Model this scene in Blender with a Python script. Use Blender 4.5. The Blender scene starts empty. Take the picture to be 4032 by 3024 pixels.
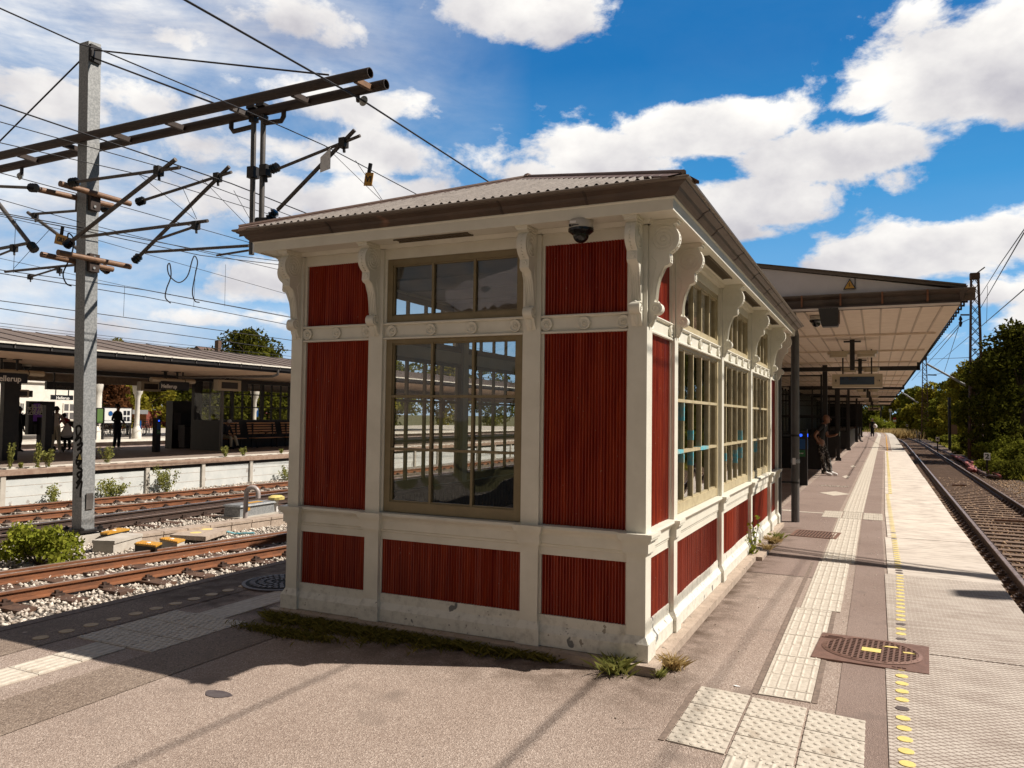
import bpy, math, random
import numpy as np
from mathutils import Vector, Matrix
random.seed(7); rng = np.random.default_rng(7)
PI = math.pi
scene = bpy.context.scene
COL = scene.collection

# ------------------------------------------------------------------ camera
CAM = np.array([1.32774897, -4.829353, 1.6])
FOC = 3034.0
YAW, PITCH, ROLL = map(math.radians, (25.298, 2.361, 0.765))
_fw = np.array([-math.sin(YAW)*math.cos(PITCH), math.cos(YAW)*math.cos(PITCH), math.sin(PITCH)])
_r = np.array([math.cos(YAW), math.sin(YAW), 0.]); _u = np.cross(_r, _fw)
_rt = math.cos(ROLL)*_r + math.sin(ROLL)*_u
_up = -math.sin(ROLL)*_r + math.cos(ROLL)*_u
def ray(u, v): return _fw*FOC + _rt*(u-2016) - _up*(v-1512)
def at(u, v, z=None, x=None, y=None):
    """survey point: where the sight line of a photo pixel meets a plane of the place"""
    d = ray(u, v)
    if z is not None: t = (z-CAM[2])/d[2]
    elif x is not None: t = (x-CAM[0])/d[0]
    else: t = (y-CAM[1])/d[1]
    return CAM + t*d
def crop(x0, y0, sc): return lambda a, b: (x0+a*sc, y0+b*sc)
R6 = crop(0, 550, .4069); C1 = crop(0, 0, .6076); C2 = crop(0, 1008, .6076); C3 = crop(0, 1900, .678)
KA = crop(0, 1400, .27125); KB = crop(550, 1400, .27125); KC = crop(600, 1750, .4728)
C8 = crop(2900, 900, .6328); K7 = crop(3400, 1400, .498); DD = crop(0, 0, 4032/2212)
K8 = crop(0, 700, .394); G7 = crop(850, 200, .4823); W7 = crop(2950, 1900, .3165); W6 = crop(2700, 2600, .3617)
KD = crop(0, 1750, .27125)

cam = bpy.data.cameras.new("camera"); camo = bpy.data.objects.new("camera", cam); COL.objects.link(camo)
cam.sensor_width = 36; cam.lens = 36*FOC/4032; cam.clip_end = 6000; cam.clip_start = .05
R = Matrix(((_rt[0], _up[0], -_fw[0]), (_rt[1], _up[1], -_fw[1]), (_rt[2], _up[2], -_fw[2])))
camo.matrix_world = Matrix.Translation(Vector(CAM)) @ R.to_4x4()
scene.camera = camo

# ------------------------------------------------------------------ materials
def lin(c):
    return tuple((x/12.92 if x <= .04045 else ((x+.055)/1.055)**2.4) for x in c)
KEEP = ('cream_paint', 'worn_cream_paint', 'white_paint', 'polished_rail_head', 'platform_wall_concrete', 'pale_concrete', 'white_cloth', 'sign_lettering', 'map_paper', 'canopy_boards', 'far_canopy_boards', 'white_gable', 'cream_cloth', 'beige_cloth', 'bench_slats', 'purple_poster', 'bright_sign_white', 'sunlit_olive_paint', 'cyan_spray', 'yellow_paint')
GS = .74
def M(name, col, rough=.6, metal=0., col2=None, scale=6., contrast=(.4, .6), bump=0., bscale=60., bdist=.01,
      spec=.5, detail=6, stretch=None, spots=None, emit=None, obj=False):
    k_ = 1. if name in KEEP else GS; col = tuple(x*k_ for x in col); col2 = None if col2 is None else tuple(x*k_ for x in col2)
    m = bpy.data.materials.new(name); m.use_nodes = True
    nt = m.node_tree; b = nt.nodes['Principled BSDF']; N = nt.nodes.new; L = nt.links.new
    b.inputs['Roughness'].default_value = rough; b.inputs['Metallic'].default_value = metal
    b.inputs['Base Color'].default_value = (*col, 1)
    if 'Specular IOR Level' in b.inputs: b.inputs['Specular IOR Level'].default_value = spec
    if emit: b.inputs['Emission Color'].default_value = (*emit[0], 1); b.inputs['Emission Strength'].default_value = emit[1]
    if obj: vec = N('ShaderNodeTexCoord').outputs['Object']
    else: vec = N('ShaderNodeNewGeometry').outputs['Position']
    if stretch:
        mp = N('ShaderNodeMapping'); mp.inputs['Scale'].default_value = stretch; L(vec, mp.inputs['Vector']); svec = mp.outputs['Vector']
    else: svec = vec
    out = None
    if col2 is not None:
        n = N('ShaderNodeTexNoise'); n.inputs['Scale'].default_value = scale; n.inputs['Detail'].default_value = detail
        n.inputs['Roughness'].default_value = .62
        L(svec, n.inputs['Vector'])
        mr = N('ShaderNodeMapRange'); mr.inputs['From Min'].default_value = contrast[0]; mr.inputs['From Max'].default_value = contrast[1]
        L(n.outputs['Fac'], mr.inputs['Value'])
        mx = N('ShaderNodeMix'); mx.data_type = 'RGBA'
        mx.inputs['A'].default_value = (*col, 1); mx.inputs['B'].default_value = (*col2, 1)
        L(mr.outputs['Result'], mx.inputs['Factor']); out = mx.outputs['Result']
    if spots is not None:
        for (sc, thr, w, c3) in spots:
            n = N('ShaderNodeTexNoise'); n.inputs['Scale'].default_value = sc; n.inputs['Detail'].default_value = 3
            L(vec, n.inputs['Vector'])
            mr = N('ShaderNodeMapRange'); mr.inputs['From Min'].default_value = thr; mr.inputs['From Max'].default_value = thr+w
            L(n.outputs['Fac'], mr.inputs['Value'])
            mx = N('ShaderNodeMix'); mx.data_type = 'RGBA'
            if out is not None: L(out, mx.inputs['A'])
            else: mx.inputs['A'].default_value = (*col, 1)
            mx.inputs['B'].default_value = (*c3, 1)
            L(mr.outputs['Result'], mx.inputs['Factor']); out = mx.outputs['Result']
    if out is not None: L(out, b.inputs['Base Color'])
    if bump:
        n = N('ShaderNodeTexNoise'); n.inputs['Scale'].default_value = bscale; n.inputs['Detail'].default_value = 4
        L(svec, n.inputs['Vector'])
        bp = N('ShaderNodeBump'); bp.inputs['Strength'].default_value = bump; bp.inputs['Distance'].default_value = bdist
        L(n.outputs['Fac'], bp.inputs['Height']); L(bp.outputs['Normal'], b.inputs['Normal'])
    return m

def glass_mat(name, tint=(.93, .95, .93), refl=1.0, wav=.35):
    m = bpy.data.materials.new(name); m.use_nodes = True; nt = m.node_tree; nt.nodes.clear(); N = nt.nodes.new; L = nt.links.new
    o = N('ShaderNodeOutputMaterial'); mix = N('ShaderNodeMixShader'); tr = N('ShaderNodeBsdfTransparent'); gl = N('ShaderNodeBsdfGlossy')
    tr.inputs['Color'].default_value = (*tint, 1); gl.inputs['Roughness'].default_value = .01
    fr = N('ShaderNodeFresnel'); fr.inputs['IOR'].default_value = 1.62
    mu = N('ShaderNodeMath'); mu.operation = 'MULTIPLY'; mu.inputs[1].default_value = 1.6*refl; mu.use_clamp = True
    L(fr.outputs[0], mu.inputs[0]); L(mu.outputs[0], mix.inputs[0]); L(tr.outputs[0], mix.inputs[1]); L(gl.outputs[0], mix.inputs[2])
    n = N('ShaderNodeTexNoise'); n.inputs['Scale'].default_value = 3.0; n.inputs['Detail'].default_value = 1
    g = N('ShaderNodeNewGeometry'); L(g.outputs['Position'], n.inputs['Vector'])
    bp = N('ShaderNodeBump'); bp.inputs['Strength'].default_value = wav; bp.inputs['Distance'].default_value = .02
    L(n.outputs['Fac'], bp.inputs['Height']); L(bp.outputs['Normal'], gl.inputs['Normal'])
    L(mix.outputs[0], o.inputs[0]); return m

m_cream = M('cream_paint', (.70, .675, .585), .5, col2=(.61, .585, .50), scale=5, contrast=(.35, .75), bump=.12, bscale=40, bdist=.004)
m_creamlow = M('worn_cream_paint', (.69, .67, .59), .55, col2=(.46, .44, .385), scale=18, contrast=(.48, .75), bump=.25, bscale=45, bdist=.006,
               spots=[(5.3, .685, .012, (.16, .165, .16)), (34, .69, .02, (.22, .21, .19)), (13, .69, .01, (.3, .27, .22))])
m_red = M('red_corrugated_metal', (.27, .017, .006), .34, col2=(.52, .075, .02), scale=7, contrast=(.38, .75), stretch=(5, 5, .35), bump=.1, bscale=30,
          spots=[(55, .72, .02, (.35, .22, .16))])
m_olive = M('olive_window_paint', (.30, .235, .125), .5, col2=(.245, .19, .1), scale=12, contrast=(.35, .7), bump=.1, bscale=60, bdist=.004)
m_oliver = M('sunlit_olive_paint', (.47, .40, .25), .5, col2=(.36, .29, .17), scale=14, contrast=(.4, .7), bump=.15, bscale=60, bdist=.004)  # olive window paint lightened in colour for the sunlit right wall
m_cyan = M('cyan_spray', (.10, .42, .52), .5, col2=(.30, .40, .36), scale=22, contrast=(.42, .6))
m_gut = M('weathered_zinc_gutter', (.075, .047, .033), .5, col2=(.125, .08, .055), scale=5, contrast=(.35, .7), bump=.15, bscale=20, spots=[(3, .66, .06, (.2, .1, .06))])
m_lip = M('zinc_gutter_lip', (.19, .15, .12), .45)
m_roof = M('corrugated_cement', (.23, .20, .18), .8, col2=(.33, .29, .26), scale=9, contrast=(.35, .7), bump=.5, bscale=80, spots=[(40, .62, .05, (.12, .1, .08))])
m_hip = M('brown_flashing', (.20, .125, .095), .6, col2=(.14, .085, .065), scale=7, contrast=(.35, .7))
m_plinth = M('old_concrete', (.62, .50, .40), .85, col2=(.42, .33, .26), scale=9, contrast=(.35, .7), bump=.6, bscale=70, spots=[(25, .66, .05, (.12, .1, .08))])
m_glass = glass_mat('old_window_glass', (.95, .95, .93), 1.3, .25); m_glass2 = glass_mat('screen_glass', (.82, .82, .8), .3, .02)
m_int = M('pale_interior', (.80, .74, .70), .7, col2=(.70, .65, .62), scale=3)
m_intfloor = M('interior_floor', (.33, .29, .28), .7, col2=(.26, .23, .22), scale=5)
m_wains = M('dark_wainscot', (.08, .065, .05), .6)
m_vent = M('vent_mesh', (.13, .10, .06), .7)
m_white = M('white_plastic', (.6, .56, .5), .4); m_black = M('black_plastic', (.008, .008, .009), .15, spec=.5)
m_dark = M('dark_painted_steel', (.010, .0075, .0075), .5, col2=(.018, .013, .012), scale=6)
m_navy = M('dark_navy_panel', (.012, .014, .022), .5)
m_brown = M('brown_painted_steel', (.10, .05, .03), .75, col2=(.15, .08, .045), scale=9, contrast=(.4, .7))
m_steelbrown = M('rust_brown_pipe', (.036, .021, .016), .55, col2=(.06, .034, .022), scale=10, contrast=(.4, .7))
m_tan = M('tan_support_tube', (.30, .165, .09), .5, col2=(.22, .12, .07), scale=12)
m_grey = M('grey_tube', (.10, .085, .08), .5, metal=.3, col2=(.15, .13, .12), scale=14)
m_galv = M('galvanised_steel', (.30, .31, .315), .5, metal=.25, col2=(.44, .45, .45), scale=26, contrast=(.42, .62), detail=2)
m_galvd = M('drainpipe_grey', (.17, .155, .145), .5, metal=.2, col2=(.11, .1, .095), scale=12, contrast=(.4, .7), stretch=(1, 1, .3))
m_wire = M('catenary_wire', (.02, .018, .02), .5)
m_soff = M('canopy_boards', (.76, .64, .54), .7, col2=(.66, .54, .45), scale=6, contrast=(.35, .7))
m_soff2 = M('far_canopy_boards', (.66, .51, .39), .7, col2=(.56, .42, .31), scale=4, contrast=(.35, .7))
m_gable = M('white_gable', (.66, .61, .60), .6, col2=(.60, .55, .54), scale=2)
m_roofing = M('roofing_felt', (.165, .125, .105), .85, col2=(.205, .155, .13), scale=3, contrast=(.35, .7), bump=.2)
m_whitep = M('white_paint', (.74, .70, .62), .6, col2=(.66, .62, .55), scale=3)
m_rust = M('rusty_rail_side', (.33, .125, .05), .7, col2=(.17, .07, .035), scale=16, contrast=(.35, .7), bump=.3, bscale=60, stretch=(1, .3, 1))
m_rustd = M('dark_rail_side', (.055, .034, .026), .7, col2=(.10, .055, .038), scale=14, contrast=(.35, .7))
m_head = M('worn_rail_head', (.62, .47, .40), .32, metal=.5, col2=(.38, .25, .19), scale=12)
m_headshine = M('polished_rail_head', (.62, .6, .6), .25, metal=.8)
m_sleep = M('dark_oiled_sleeper', (.16, .085, .05), .8, col2=(.075, .04, .028), scale=10, contrast=(.35, .7), bump=.5, bscale=50)
m_sleepc = M('concrete_sleeper', (.42, .36, .30), .8, col2=(.28, .2, .15), scale=7, contrast=(.4, .7))
m_sleepd = M('timber_sleeper', (.17, .10, .065), .85, col2=(.28, .185, .125), scale=22, contrast=(.35, .7), bump=.6, bscale=60, stretch=(.15, 1, 1))
m_conc = M('pale_concrete', (.52, .48, .42), .8, col2=(.40, .36, .31), scale=4, contrast=(.35, .7), bump=.3, bscale=60)
m_wallc = M('platform_wall_concrete', (.50, .52, .51), .8, col2=(.60, .61, .59), scale=2.2, contrast=(.35, .65), bump=.2, bscale=20, spots=[(3.1, .66, .03, (.36, .34, .32)), (11, .73, .02, (.22, .14, .1))])
m_yel = M('yellow_paint', (.74, .60, .20), .6, col2=(.66, .53, .18), scale=30)
m_yelo = M('faded_ochre_stud', (.62, .43, .22), .6, col2=(.5, .34, .17), scale=30)
m_studd = M('dark_bare_stud', (.13, .10, .09), .6)
m_signy = M('orange_yellow_cover', (.80, .42, .05), .5, col2=(.66, .33, .05), scale=12)
m_iron = M('cast_iron', (.33, .19, .145), .55, metal=.3, col2=(.24, .14, .105), scale=16, contrast=(.35, .7), bump=.3, bscale=90)
m_irong = M('grey_cast_iron', (.17, .14, .135), .6, metal=.3, col2=(.12, .09, .09), scale=16)
m_hole = M('dark_void', (.004, .003, .003), .9)
m_tile = M('tactile_concrete', (.76, .69, .585), .75, col2=(.63, .56, .465), scale=26, contrast=(.4, .62), bump=.35, bscale=110, bdist=.006, spots=[(5, .64, .04, (.42, .36, .29))])
m_joint = M('mortar_strip', (.30, .225, .18), .9, col2=(.2, .15, .12), scale=30)
m_signb = M('dark_sign_board', (.012, .01, .014), .4); m_text = M('sign_lettering', (.8, .76, .72), .5); m_textd = M('shaded_lettering', (.12, .10, .09), .5)  # last material: same lettering coloured dark to look unlit
m_lamp = M('cream_lamp_cover', (.60, .50, .36), .4)
m_screen = M('grey_display_glass', (.06, .05, .045), .2); m_lcd = M('blue_lcd_glass', (.035, .06, .10), .2)
m_wood = M('bench_slats', (.72, .38, .18), .5, col2=(.6, .3, .14), scale=20, stretch=(1, .1, 1))
m_purple = M('purple_poster', (.30, .10, .70), .5); m_blue = M('reader_blue', (.01, .09, .30), .4); m_bluel = M('reader_blue_light', (.01, .03, .3), .4, emit=((.02, .10, 1.), 1.4))
m_green = M('reader_green', (.02, .16, .05), .4)
m_posterw = M('map_paper', (.66, .66, .64), .5); m_posterg = M('poster_green', (.12, .22, .06), .5); m_orange = M('orange_panel', (.75, .28, .06), .5)
m_redp = M('red_paint', (.5, .03, .03), .5); m_cable = M('pink_red_cable_duct', (.42, .10, .085), .6, col2=(.28, .07, .06), scale=20); m_cabled = M('brown_cable', (.13, .075, .06), .6)
m_asph_d = M('dark_ground', (.06, .05, .04), .9)
m_skin = M('skin', (.30, .14, .08), .5); m_skinl = M('light_skin', (.48, .27, .18), .5); m_hair = M('dark_hair', (.012, .008, .007), .6)
m_cblack = M('black_cloth', (.007, .006, .006), .8); m_cbeige = M('beige_cloth', (.62, .54, .40), .8); m_ctop = M('cream_cloth', (.80, .70, .62), .8)
m_cred = M('red_cloth', (.45, .03, .03), .8); m_cgrey = M('grey_cloth', (.13, .12, .12), .8); m_cwhite = M('white_cloth', (.75, .72, .70), .7); m_cnavy = M('navy_cloth', (.012, .014, .03), .8)
m_camo = M('camouflage_cloth', (.025, .02, .017), .8, col2=(.30, .27, .24), scale=17, contrast=(.52, .56), detail=2, obj=True)
m_trunk = M('bark', (.07, .045, .03), .9, col2=(.12, .08, .055), scale=20)
m_sleepgap = M('red_brick', (.30, .075, .045), .8, col2=(.22, .05, .03), scale=20)

def leafmat(name, c1, c2, tr=.35):
    m = bpy.data.materials.new(name); m.use_nodes = True; nt = m.node_tree; nt.nodes.clear(); N = nt.nodes.new; L = nt.links.new
    o = N('ShaderNodeOutputMaterial'); d = N('ShaderNodeBsdfDiffuse'); t = N('ShaderNodeBsdfTranslucent'); mix = N('ShaderNodeMixShader'); mix.inputs[0].default_value = tr
    g = N('ShaderNodeNewGeometry'); cr = N('ShaderNodeMix'); cr.data_type = 'RGBA'
    cr.inputs['A'].default_value = (*c1, 1); cr.inputs['B'].default_value = (*c2, 1)
    L(g.outputs['Random Per Island'], cr.inputs['Factor'])
    L(cr.outputs['Result'], d.inputs['Color']); L(cr.outputs['Result'], t.inputs['Color'])
    L(d.outputs[0], mix.inputs[1]); L(t.outputs[0], mix.inputs[2]); L(mix.outputs[0], o.inputs[0]); return m
l_dark = leafmat('dark_foliage', (.03, .034, .007), (.13, .13, .02), .35)
l_mid = leafmat('green_foliage', (.07, .08, .012), (.22, .22, .03), .5)
l_olive = leafmat('olive_foliage', (.12, .11, .014), (.36, .31, .04), .55)
l_light = leafmat('bright_foliage', (.15, .18, .02), (.33, .34, .05), .35)
l_ivy = leafmat('ivy_foliage', (.09, .10, .015), (.24, .25, .035), .3)
l_weed = leafmat('weed_foliage', (.16, .18, .05), (.34, .33, .10), .3)
l_dry = leafmat('dry_grass', (.34, .24, .10), (.55, .42, .2), .3)
l_grassd = leafmat('mossy_grass', (.09, .08, .015), (.30, .25, .06), .3)
l_grass = leafmat('trackside_grass', (.16, .17, .025), (.42, .38, .07), .4)

# asphalt: gritty aggregate, long repair seams, faint stains
def asphalt(name, base, light, dark, sc=1.0):
    m = bpy.data.materials.new(name); m.use_nodes = True; nt = m.node_tree; b = nt.nodes['Principled BSDF']; N = nt.nodes.new; L = nt.links.new
    b.inputs['Roughness'].default_value = .9
    g = N('ShaderNodeNewGeometry').outputs['Position']
    def noise(s, d=4, st=None):
        n = N('ShaderNodeTexNoise'); n.inputs['Scale'].default_value = s; n.inputs['Detail'].default_value = d
        if st:
            mp = N('ShaderNodeMapping'); mp.inputs['Scale'].default_value = st; L(g, mp.inputs['Vector']); L(mp.outputs[0], n.inputs['Vector'])
        else: L(g, n.inputs['Vector'])
        return n.outputs['Fac']
    def ramp(f, a, bb):
        mr = N('ShaderNodeMapRange'); mr.inputs['From Min'].default_value = a; mr.inputs['From Max'].default_value = bb; L(f, mr.inputs['Value']); return mr.outputs['Result']
    def mix(f, A, B):
        mx = N('ShaderNodeMix'); mx.data_type = 'RGBA'
        L(f, mx.inputs['Factor'])
        for s, c in (('A', A), ('B', B)):
            if isinstance(c, tuple): mx.inputs[s].default_value = (*c, 1)
            else: L(c, mx.inputs[s])
        return mx.outputs['Result']
    v = N('ShaderNodeTexVoronoi'); v.inputs['Scale'].default_value = 95*sc; L(g, v.inputs['Vector'])
    sep = N('ShaderNodeSeparateColor'); L(v.outputs['Color'], sep.inputs[0])
    c = mix(ramp(sep.outputs[0], .55, 1.), base, light)
    c = mix(ramp(sep.outputs[1], .62, 1.), c, dark)
    big = mix(ramp(noise(.9, 6), .4, .75), (1, 1, 1), (.8, .76, .74))
    mu = N('ShaderNodeMix'); mu.data_type = 'RGBA'; mu.blend_type = 'MULTIPLY'; mu.inputs['Factor'].default_value = 1
    L(c, mu.inputs['A']); L(big, mu.inputs['B']); c = mu.outputs['Result']
    c = mix(ramp(noise(14, 3), .73, .76), c, tuple(x*.55 for x in dark))
    c = mix(ramp(noise(2.3, 7), .60, .70), c, tuple(x*.72 for x in base))
    c = mix(ramp(noise(7.7, 2), .76, .775), c, tuple(min(1, x*1.5) for x in light))
    vc = N('ShaderNodeTexVoronoi'); vc.feature = 'DISTANCE_TO_EDGE'; vc.inputs['Scale'].default_value = .42
    wv = N('ShaderNodeVectorMath'); wv.operation = 'ADD'; nz = N('ShaderNodeTexNoise'); nz.inputs['Scale'].default_value = 2.; nz.inputs['Detail'].default_value = 6; L(g, nz.inputs['Vector'])
    sc_ = N('ShaderNodeVectorMath'); sc_.operation = 'SCALE'; sc_.inputs['Scale'].default_value = .55; L(nz.outputs['Color'], sc_.inputs[0]); L(g, wv.inputs[0]); L(sc_.outputs[0], wv.inputs[1]); L(wv.outputs[0], vc.inputs['Vector'])
    ck = N('ShaderNodeMath'); ck.operation = 'MULTIPLY'; L(ramp(vc.outputs['Distance'], .007, .002), ck.inputs[0]); L(ramp(noise(.55, 2), .66, .70), ck.inputs[1])
    c = mix(ck.outputs[0], c, tuple(x*.45 for x in dark))
    sx = N('ShaderNodeSeparateXYZ'); L(g, sx.inputs[0])
    def mm(op, a, b_):
        n = N('ShaderNodeMath'); n.operation = op; n.use_clamp = True
        for i, q in enumerate((a, b_)):
            if isinstance(q, (int, float)): n.inputs[i].default_value = q
            else: L(q, n.inputs[i])
        return n.outputs[0]
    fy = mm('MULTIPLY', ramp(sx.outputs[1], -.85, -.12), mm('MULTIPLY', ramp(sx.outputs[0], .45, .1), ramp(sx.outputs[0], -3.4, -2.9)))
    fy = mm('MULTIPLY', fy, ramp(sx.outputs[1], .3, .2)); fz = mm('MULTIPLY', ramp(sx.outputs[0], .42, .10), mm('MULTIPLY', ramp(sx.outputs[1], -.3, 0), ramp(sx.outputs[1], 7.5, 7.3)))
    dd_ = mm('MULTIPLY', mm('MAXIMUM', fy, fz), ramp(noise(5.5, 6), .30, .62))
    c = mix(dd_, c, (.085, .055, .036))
    L(c, b.inputs['Base Color'])
    bp = N('ShaderNodeBump'); bp.inputs['Strength'].default_value = .7; bp.inputs['Distance'].default_value = .006
    L(v.outputs['Distance'], bp.inputs['Height']); L(bp.outputs['Normal'], b.inputs['Normal'])
    return m
m_asph = asphalt('gritty_asphalt', (.335, .262, .218), (.52, .435, .375), (.20, .15, .122), 1.6)
m_asph2 = asphalt('smooth_asphalt', (.265, .197, .167), (.33, .25, .215), (.20, .148, .125), 1.8)
m_asph3 = asphalt('dark_fine_asphalt', (.235, .18, .14), (.36, .29, .235), (.13, .095, .075), 1.2)

def concrete_grid():
    m = bpy.data.materials.new('diamond_cut_concrete'); m.use_nodes = True; nt = m.node_tree; b = nt.nodes['Principled BSDF']; N = nt.nodes.new; L = nt.links.new
    b.inputs['Roughness'].default_value = .8
    g = N('ShaderNodeNewGeometry').outputs['Position']
    s = N('ShaderNodeSeparateXYZ'); L(g, s.inputs[0])
    def mth(op, a, bb=None, c=None):
        n = N('ShaderNodeMath'); n.operation = op
        for i, q in enumerate((a, bb, c)):
            if q is None: continue
            if isinstance(q, (int, float)): n.inputs[i].default_value = q
            else: L(q, n.inputs[i])
        return n.outputs[0]
    out = []
    for k in (1, -1):
        t = mth('ADD', mth('MULTIPLY', s.outputs[0], 15.5*k), mth('MULTIPLY', s.outputs[1], 22.))
        fr = mth('FRACT', t); out.append(mth('LESS_THAN', mth('ABSOLUTE', mth('SUBTRACT', fr, .5)), .10))
    grid = mth('MAXIMUM', out[0], out[1])
    near = mth('LESS_THAN', s.outputs[1], 4.15)
    n = N('ShaderNodeTexNoise'); n.inputs['Scale'].default_value = 2.2; n.inputs['Detail'].default_value = 8; n.inputs['Roughness'].default_value = .7; L(g, n.inputs['Vector'])
    mp = N('ShaderNodeMapping'); mp.inputs['Scale'].default_value = (3, 14, 3); L(g, mp.inputs['Vector'])
    n2 = N('ShaderNodeTexNoise'); n2.inputs['Scale'].default_value = 1.; n2.inputs['Detail'].default_value = 8; L(mp.outputs[0], n2.inputs['Vector'])
    f = mth('MULTIPLY', mth('MULTIPLY', grid, near), mth('ADD', .45, mth('MULTIPLY', n.outputs['Fac'], .8)))
    mxn = N('ShaderNodeMix'); mxn.data_type = 'RGBA'; mxn.inputs['A'].default_value = (.68, .61, .53, 1); mxn.inputs['B'].default_value = (.50, .445, .39, 1); nr = N('ShaderNodeMapRange'); nr.inputs['From Min'].default_value = 8.; nr.inputs['From Max'].default_value = 2.; L(mth('ADD', s.outputs[1], mth('MULTIPLY_ADD', n.outputs['Fac'], 5., -2.5)), nr.inputs['Value']); L(nr.outputs[0], mxn.inputs['Factor']); mx0 = N('ShaderNodeMix'); mx0.data_type = 'RGBA'; L(mxn.outputs['Result'], mx0.inputs['A']); mx0.inputs['B'].default_value = (.33, .275, .235, 1)
    mr = N('ShaderNodeMapRange'); mr.inputs['From Min'].default_value = .44; mr.inputs['From Max'].default_value = .66
    L(mth('MULTIPLY', mth('ADD', n.outputs['Fac'], n2.outputs['Fac']), .5), mr.inputs['Value']); L(mr.outputs[0], mx0.inputs['Factor'])
    mx = N('ShaderNodeMix'); mx.data_type = 'RGBA'; L(mx0.outputs['Result'], mx.inputs['A']); mx.inputs['B'].default_value = (.15, .105, .08, 1); L(f, mx.inputs['Factor'])
    L(mx.outputs['Result'], b.inputs['Base Color'])
    bp = N('ShaderNodeBump'); bp.inputs['Strength'].default_value = .5; bp.inputs['Distance'].default_value = .004; bp.invert = True
    L(f, bp.inputs['Height']); L(bp.outputs['Normal'], b.inputs['Normal'])
    return m
m_cgrid = concrete_grid()

def ballast_mat(name, cols, sc):
    m = bpy.data.materials.new(name); m.use_nodes = True; nt = m.node_tree; b = nt.nodes['Principled BSDF']; N = nt.nodes.new; L = nt.links.new
    b.inputs['Roughness'].default_value = .85
    g = N('ShaderNodeNewGeometry').outputs['Position']
    v = N('ShaderNodeTexVoronoi'); v.inputs['Scale'].default_value = sc; L(g, v.inputs['Vector'])
    sep = N('ShaderNodeSeparateColor'); L(v.outputs['Color'], sep.inputs[0])
    cr = N('ShaderNodeValToRGB'); e = cr.color_ramp.elements
    e[0].position = 0; e[0].color = (*cols[0], 1); e[1].position = 1; e[1].color = (*cols[-1], 1)
    for i, c in enumerate(cols[1:-1]):
        q = cr.color_ramp.elements.new((i+1)/(len(cols)-1)); q.color = (*c, 1)
    L(sep.outputs[0], cr.inputs[0])
    mr = N('ShaderNodeMapRange'); mr.inputs['From Min'].default_value = .25; mr.inputs['From Max'].default_value = .6; mr.inputs['To Min'].default_value = 1; mr.inputs['To Max'].default_value = .25
    L(v.outputs['Distance'], mr.inputs['Value'])
    mx = N('ShaderNodeMix'); mx.data_type = 'RGBA'; mx.blend_type = 'MULTIPLY'; mx.inputs['Factor'].default_value = 1
    L(cr.outputs[0], mx.inputs['A']); L(mr.outputs[0], mx.inputs['B']); L(mx.outputs['Result'], b.inputs['Base Color'])
    bp = N('ShaderNodeBump'); bp.invert = True; bp.inputs['Strength'].default_value = 1; bp.inputs['Distance'].default_value = .03
    L(v.outputs['Distance'], bp.inputs['Height']); L(bp.outputs['Normal'], b.inputs['Normal'])
    return m
m_ball = ballast_mat('pale_ballast', [(.27, .22, .18), (.38, .33, .28), (.48, .43, .37), (.58, .53, .46)], 20)
m_balld = ballast_mat('dark_ballast', [(.10, .06, .035), (.18, .11, .068), (.26, .17, .11), (.35, .25, .17)], 20)
def stone_mat(name, c1, c2):
    m = leafmat(name, c1, c2, 0.); return m
m_stone = stone_mat('pale_stone', (.28, .23, .19), (.70, .64, .56)); m_stoned = stone_mat('dark_stone', (.15, .09, .055), (.42, .30, .20))
m_ground = M('rough_ground', (.10, .10, .03), .95, col2=(.17, .15, .06), scale=.8, contrast=(.35, .7), bump=.5, bscale=5)

# ------------------------------------------------------------------ mesh helpers
ORG = {}
def link(o): COL.objects.link(o); return o
def tag(o, label=None, cat=None, group=None, kind=None):
    if label: o['label'] = label
    if cat: o['category'] = cat
    if group: o['group'] = group
    if kind: o['kind'] = kind
    return o
def thing(name, label, cat, loc=(0, 0, 0), rz=0., group=None):
    o = bpy.data.objects.new(name, None); link(o); o.location = loc; o.rotation_euler = (0, 0, rz); o.empty_display_size = .2
    ORG[o.name] = np.array(loc, float); return tag(o, label, cat, group)
def dup(root, loc, rz=None, label=None, group=None, parent=None):
    r = root.copy(); link(r); r.location = loc; ORG[r.name] = np.array(loc, float)
    if rz is not None: r.rotation_euler = (0, 0, rz)
    if label: r['label'] = label
    if group: r['group'] = group
    if parent: r.parent = parent
    def rec(a, b):
        for ch in list(a.children):
            c = ch.copy(); link(c); c.parent = b; rec(ch, c)
    rec(root, r); return r
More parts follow.
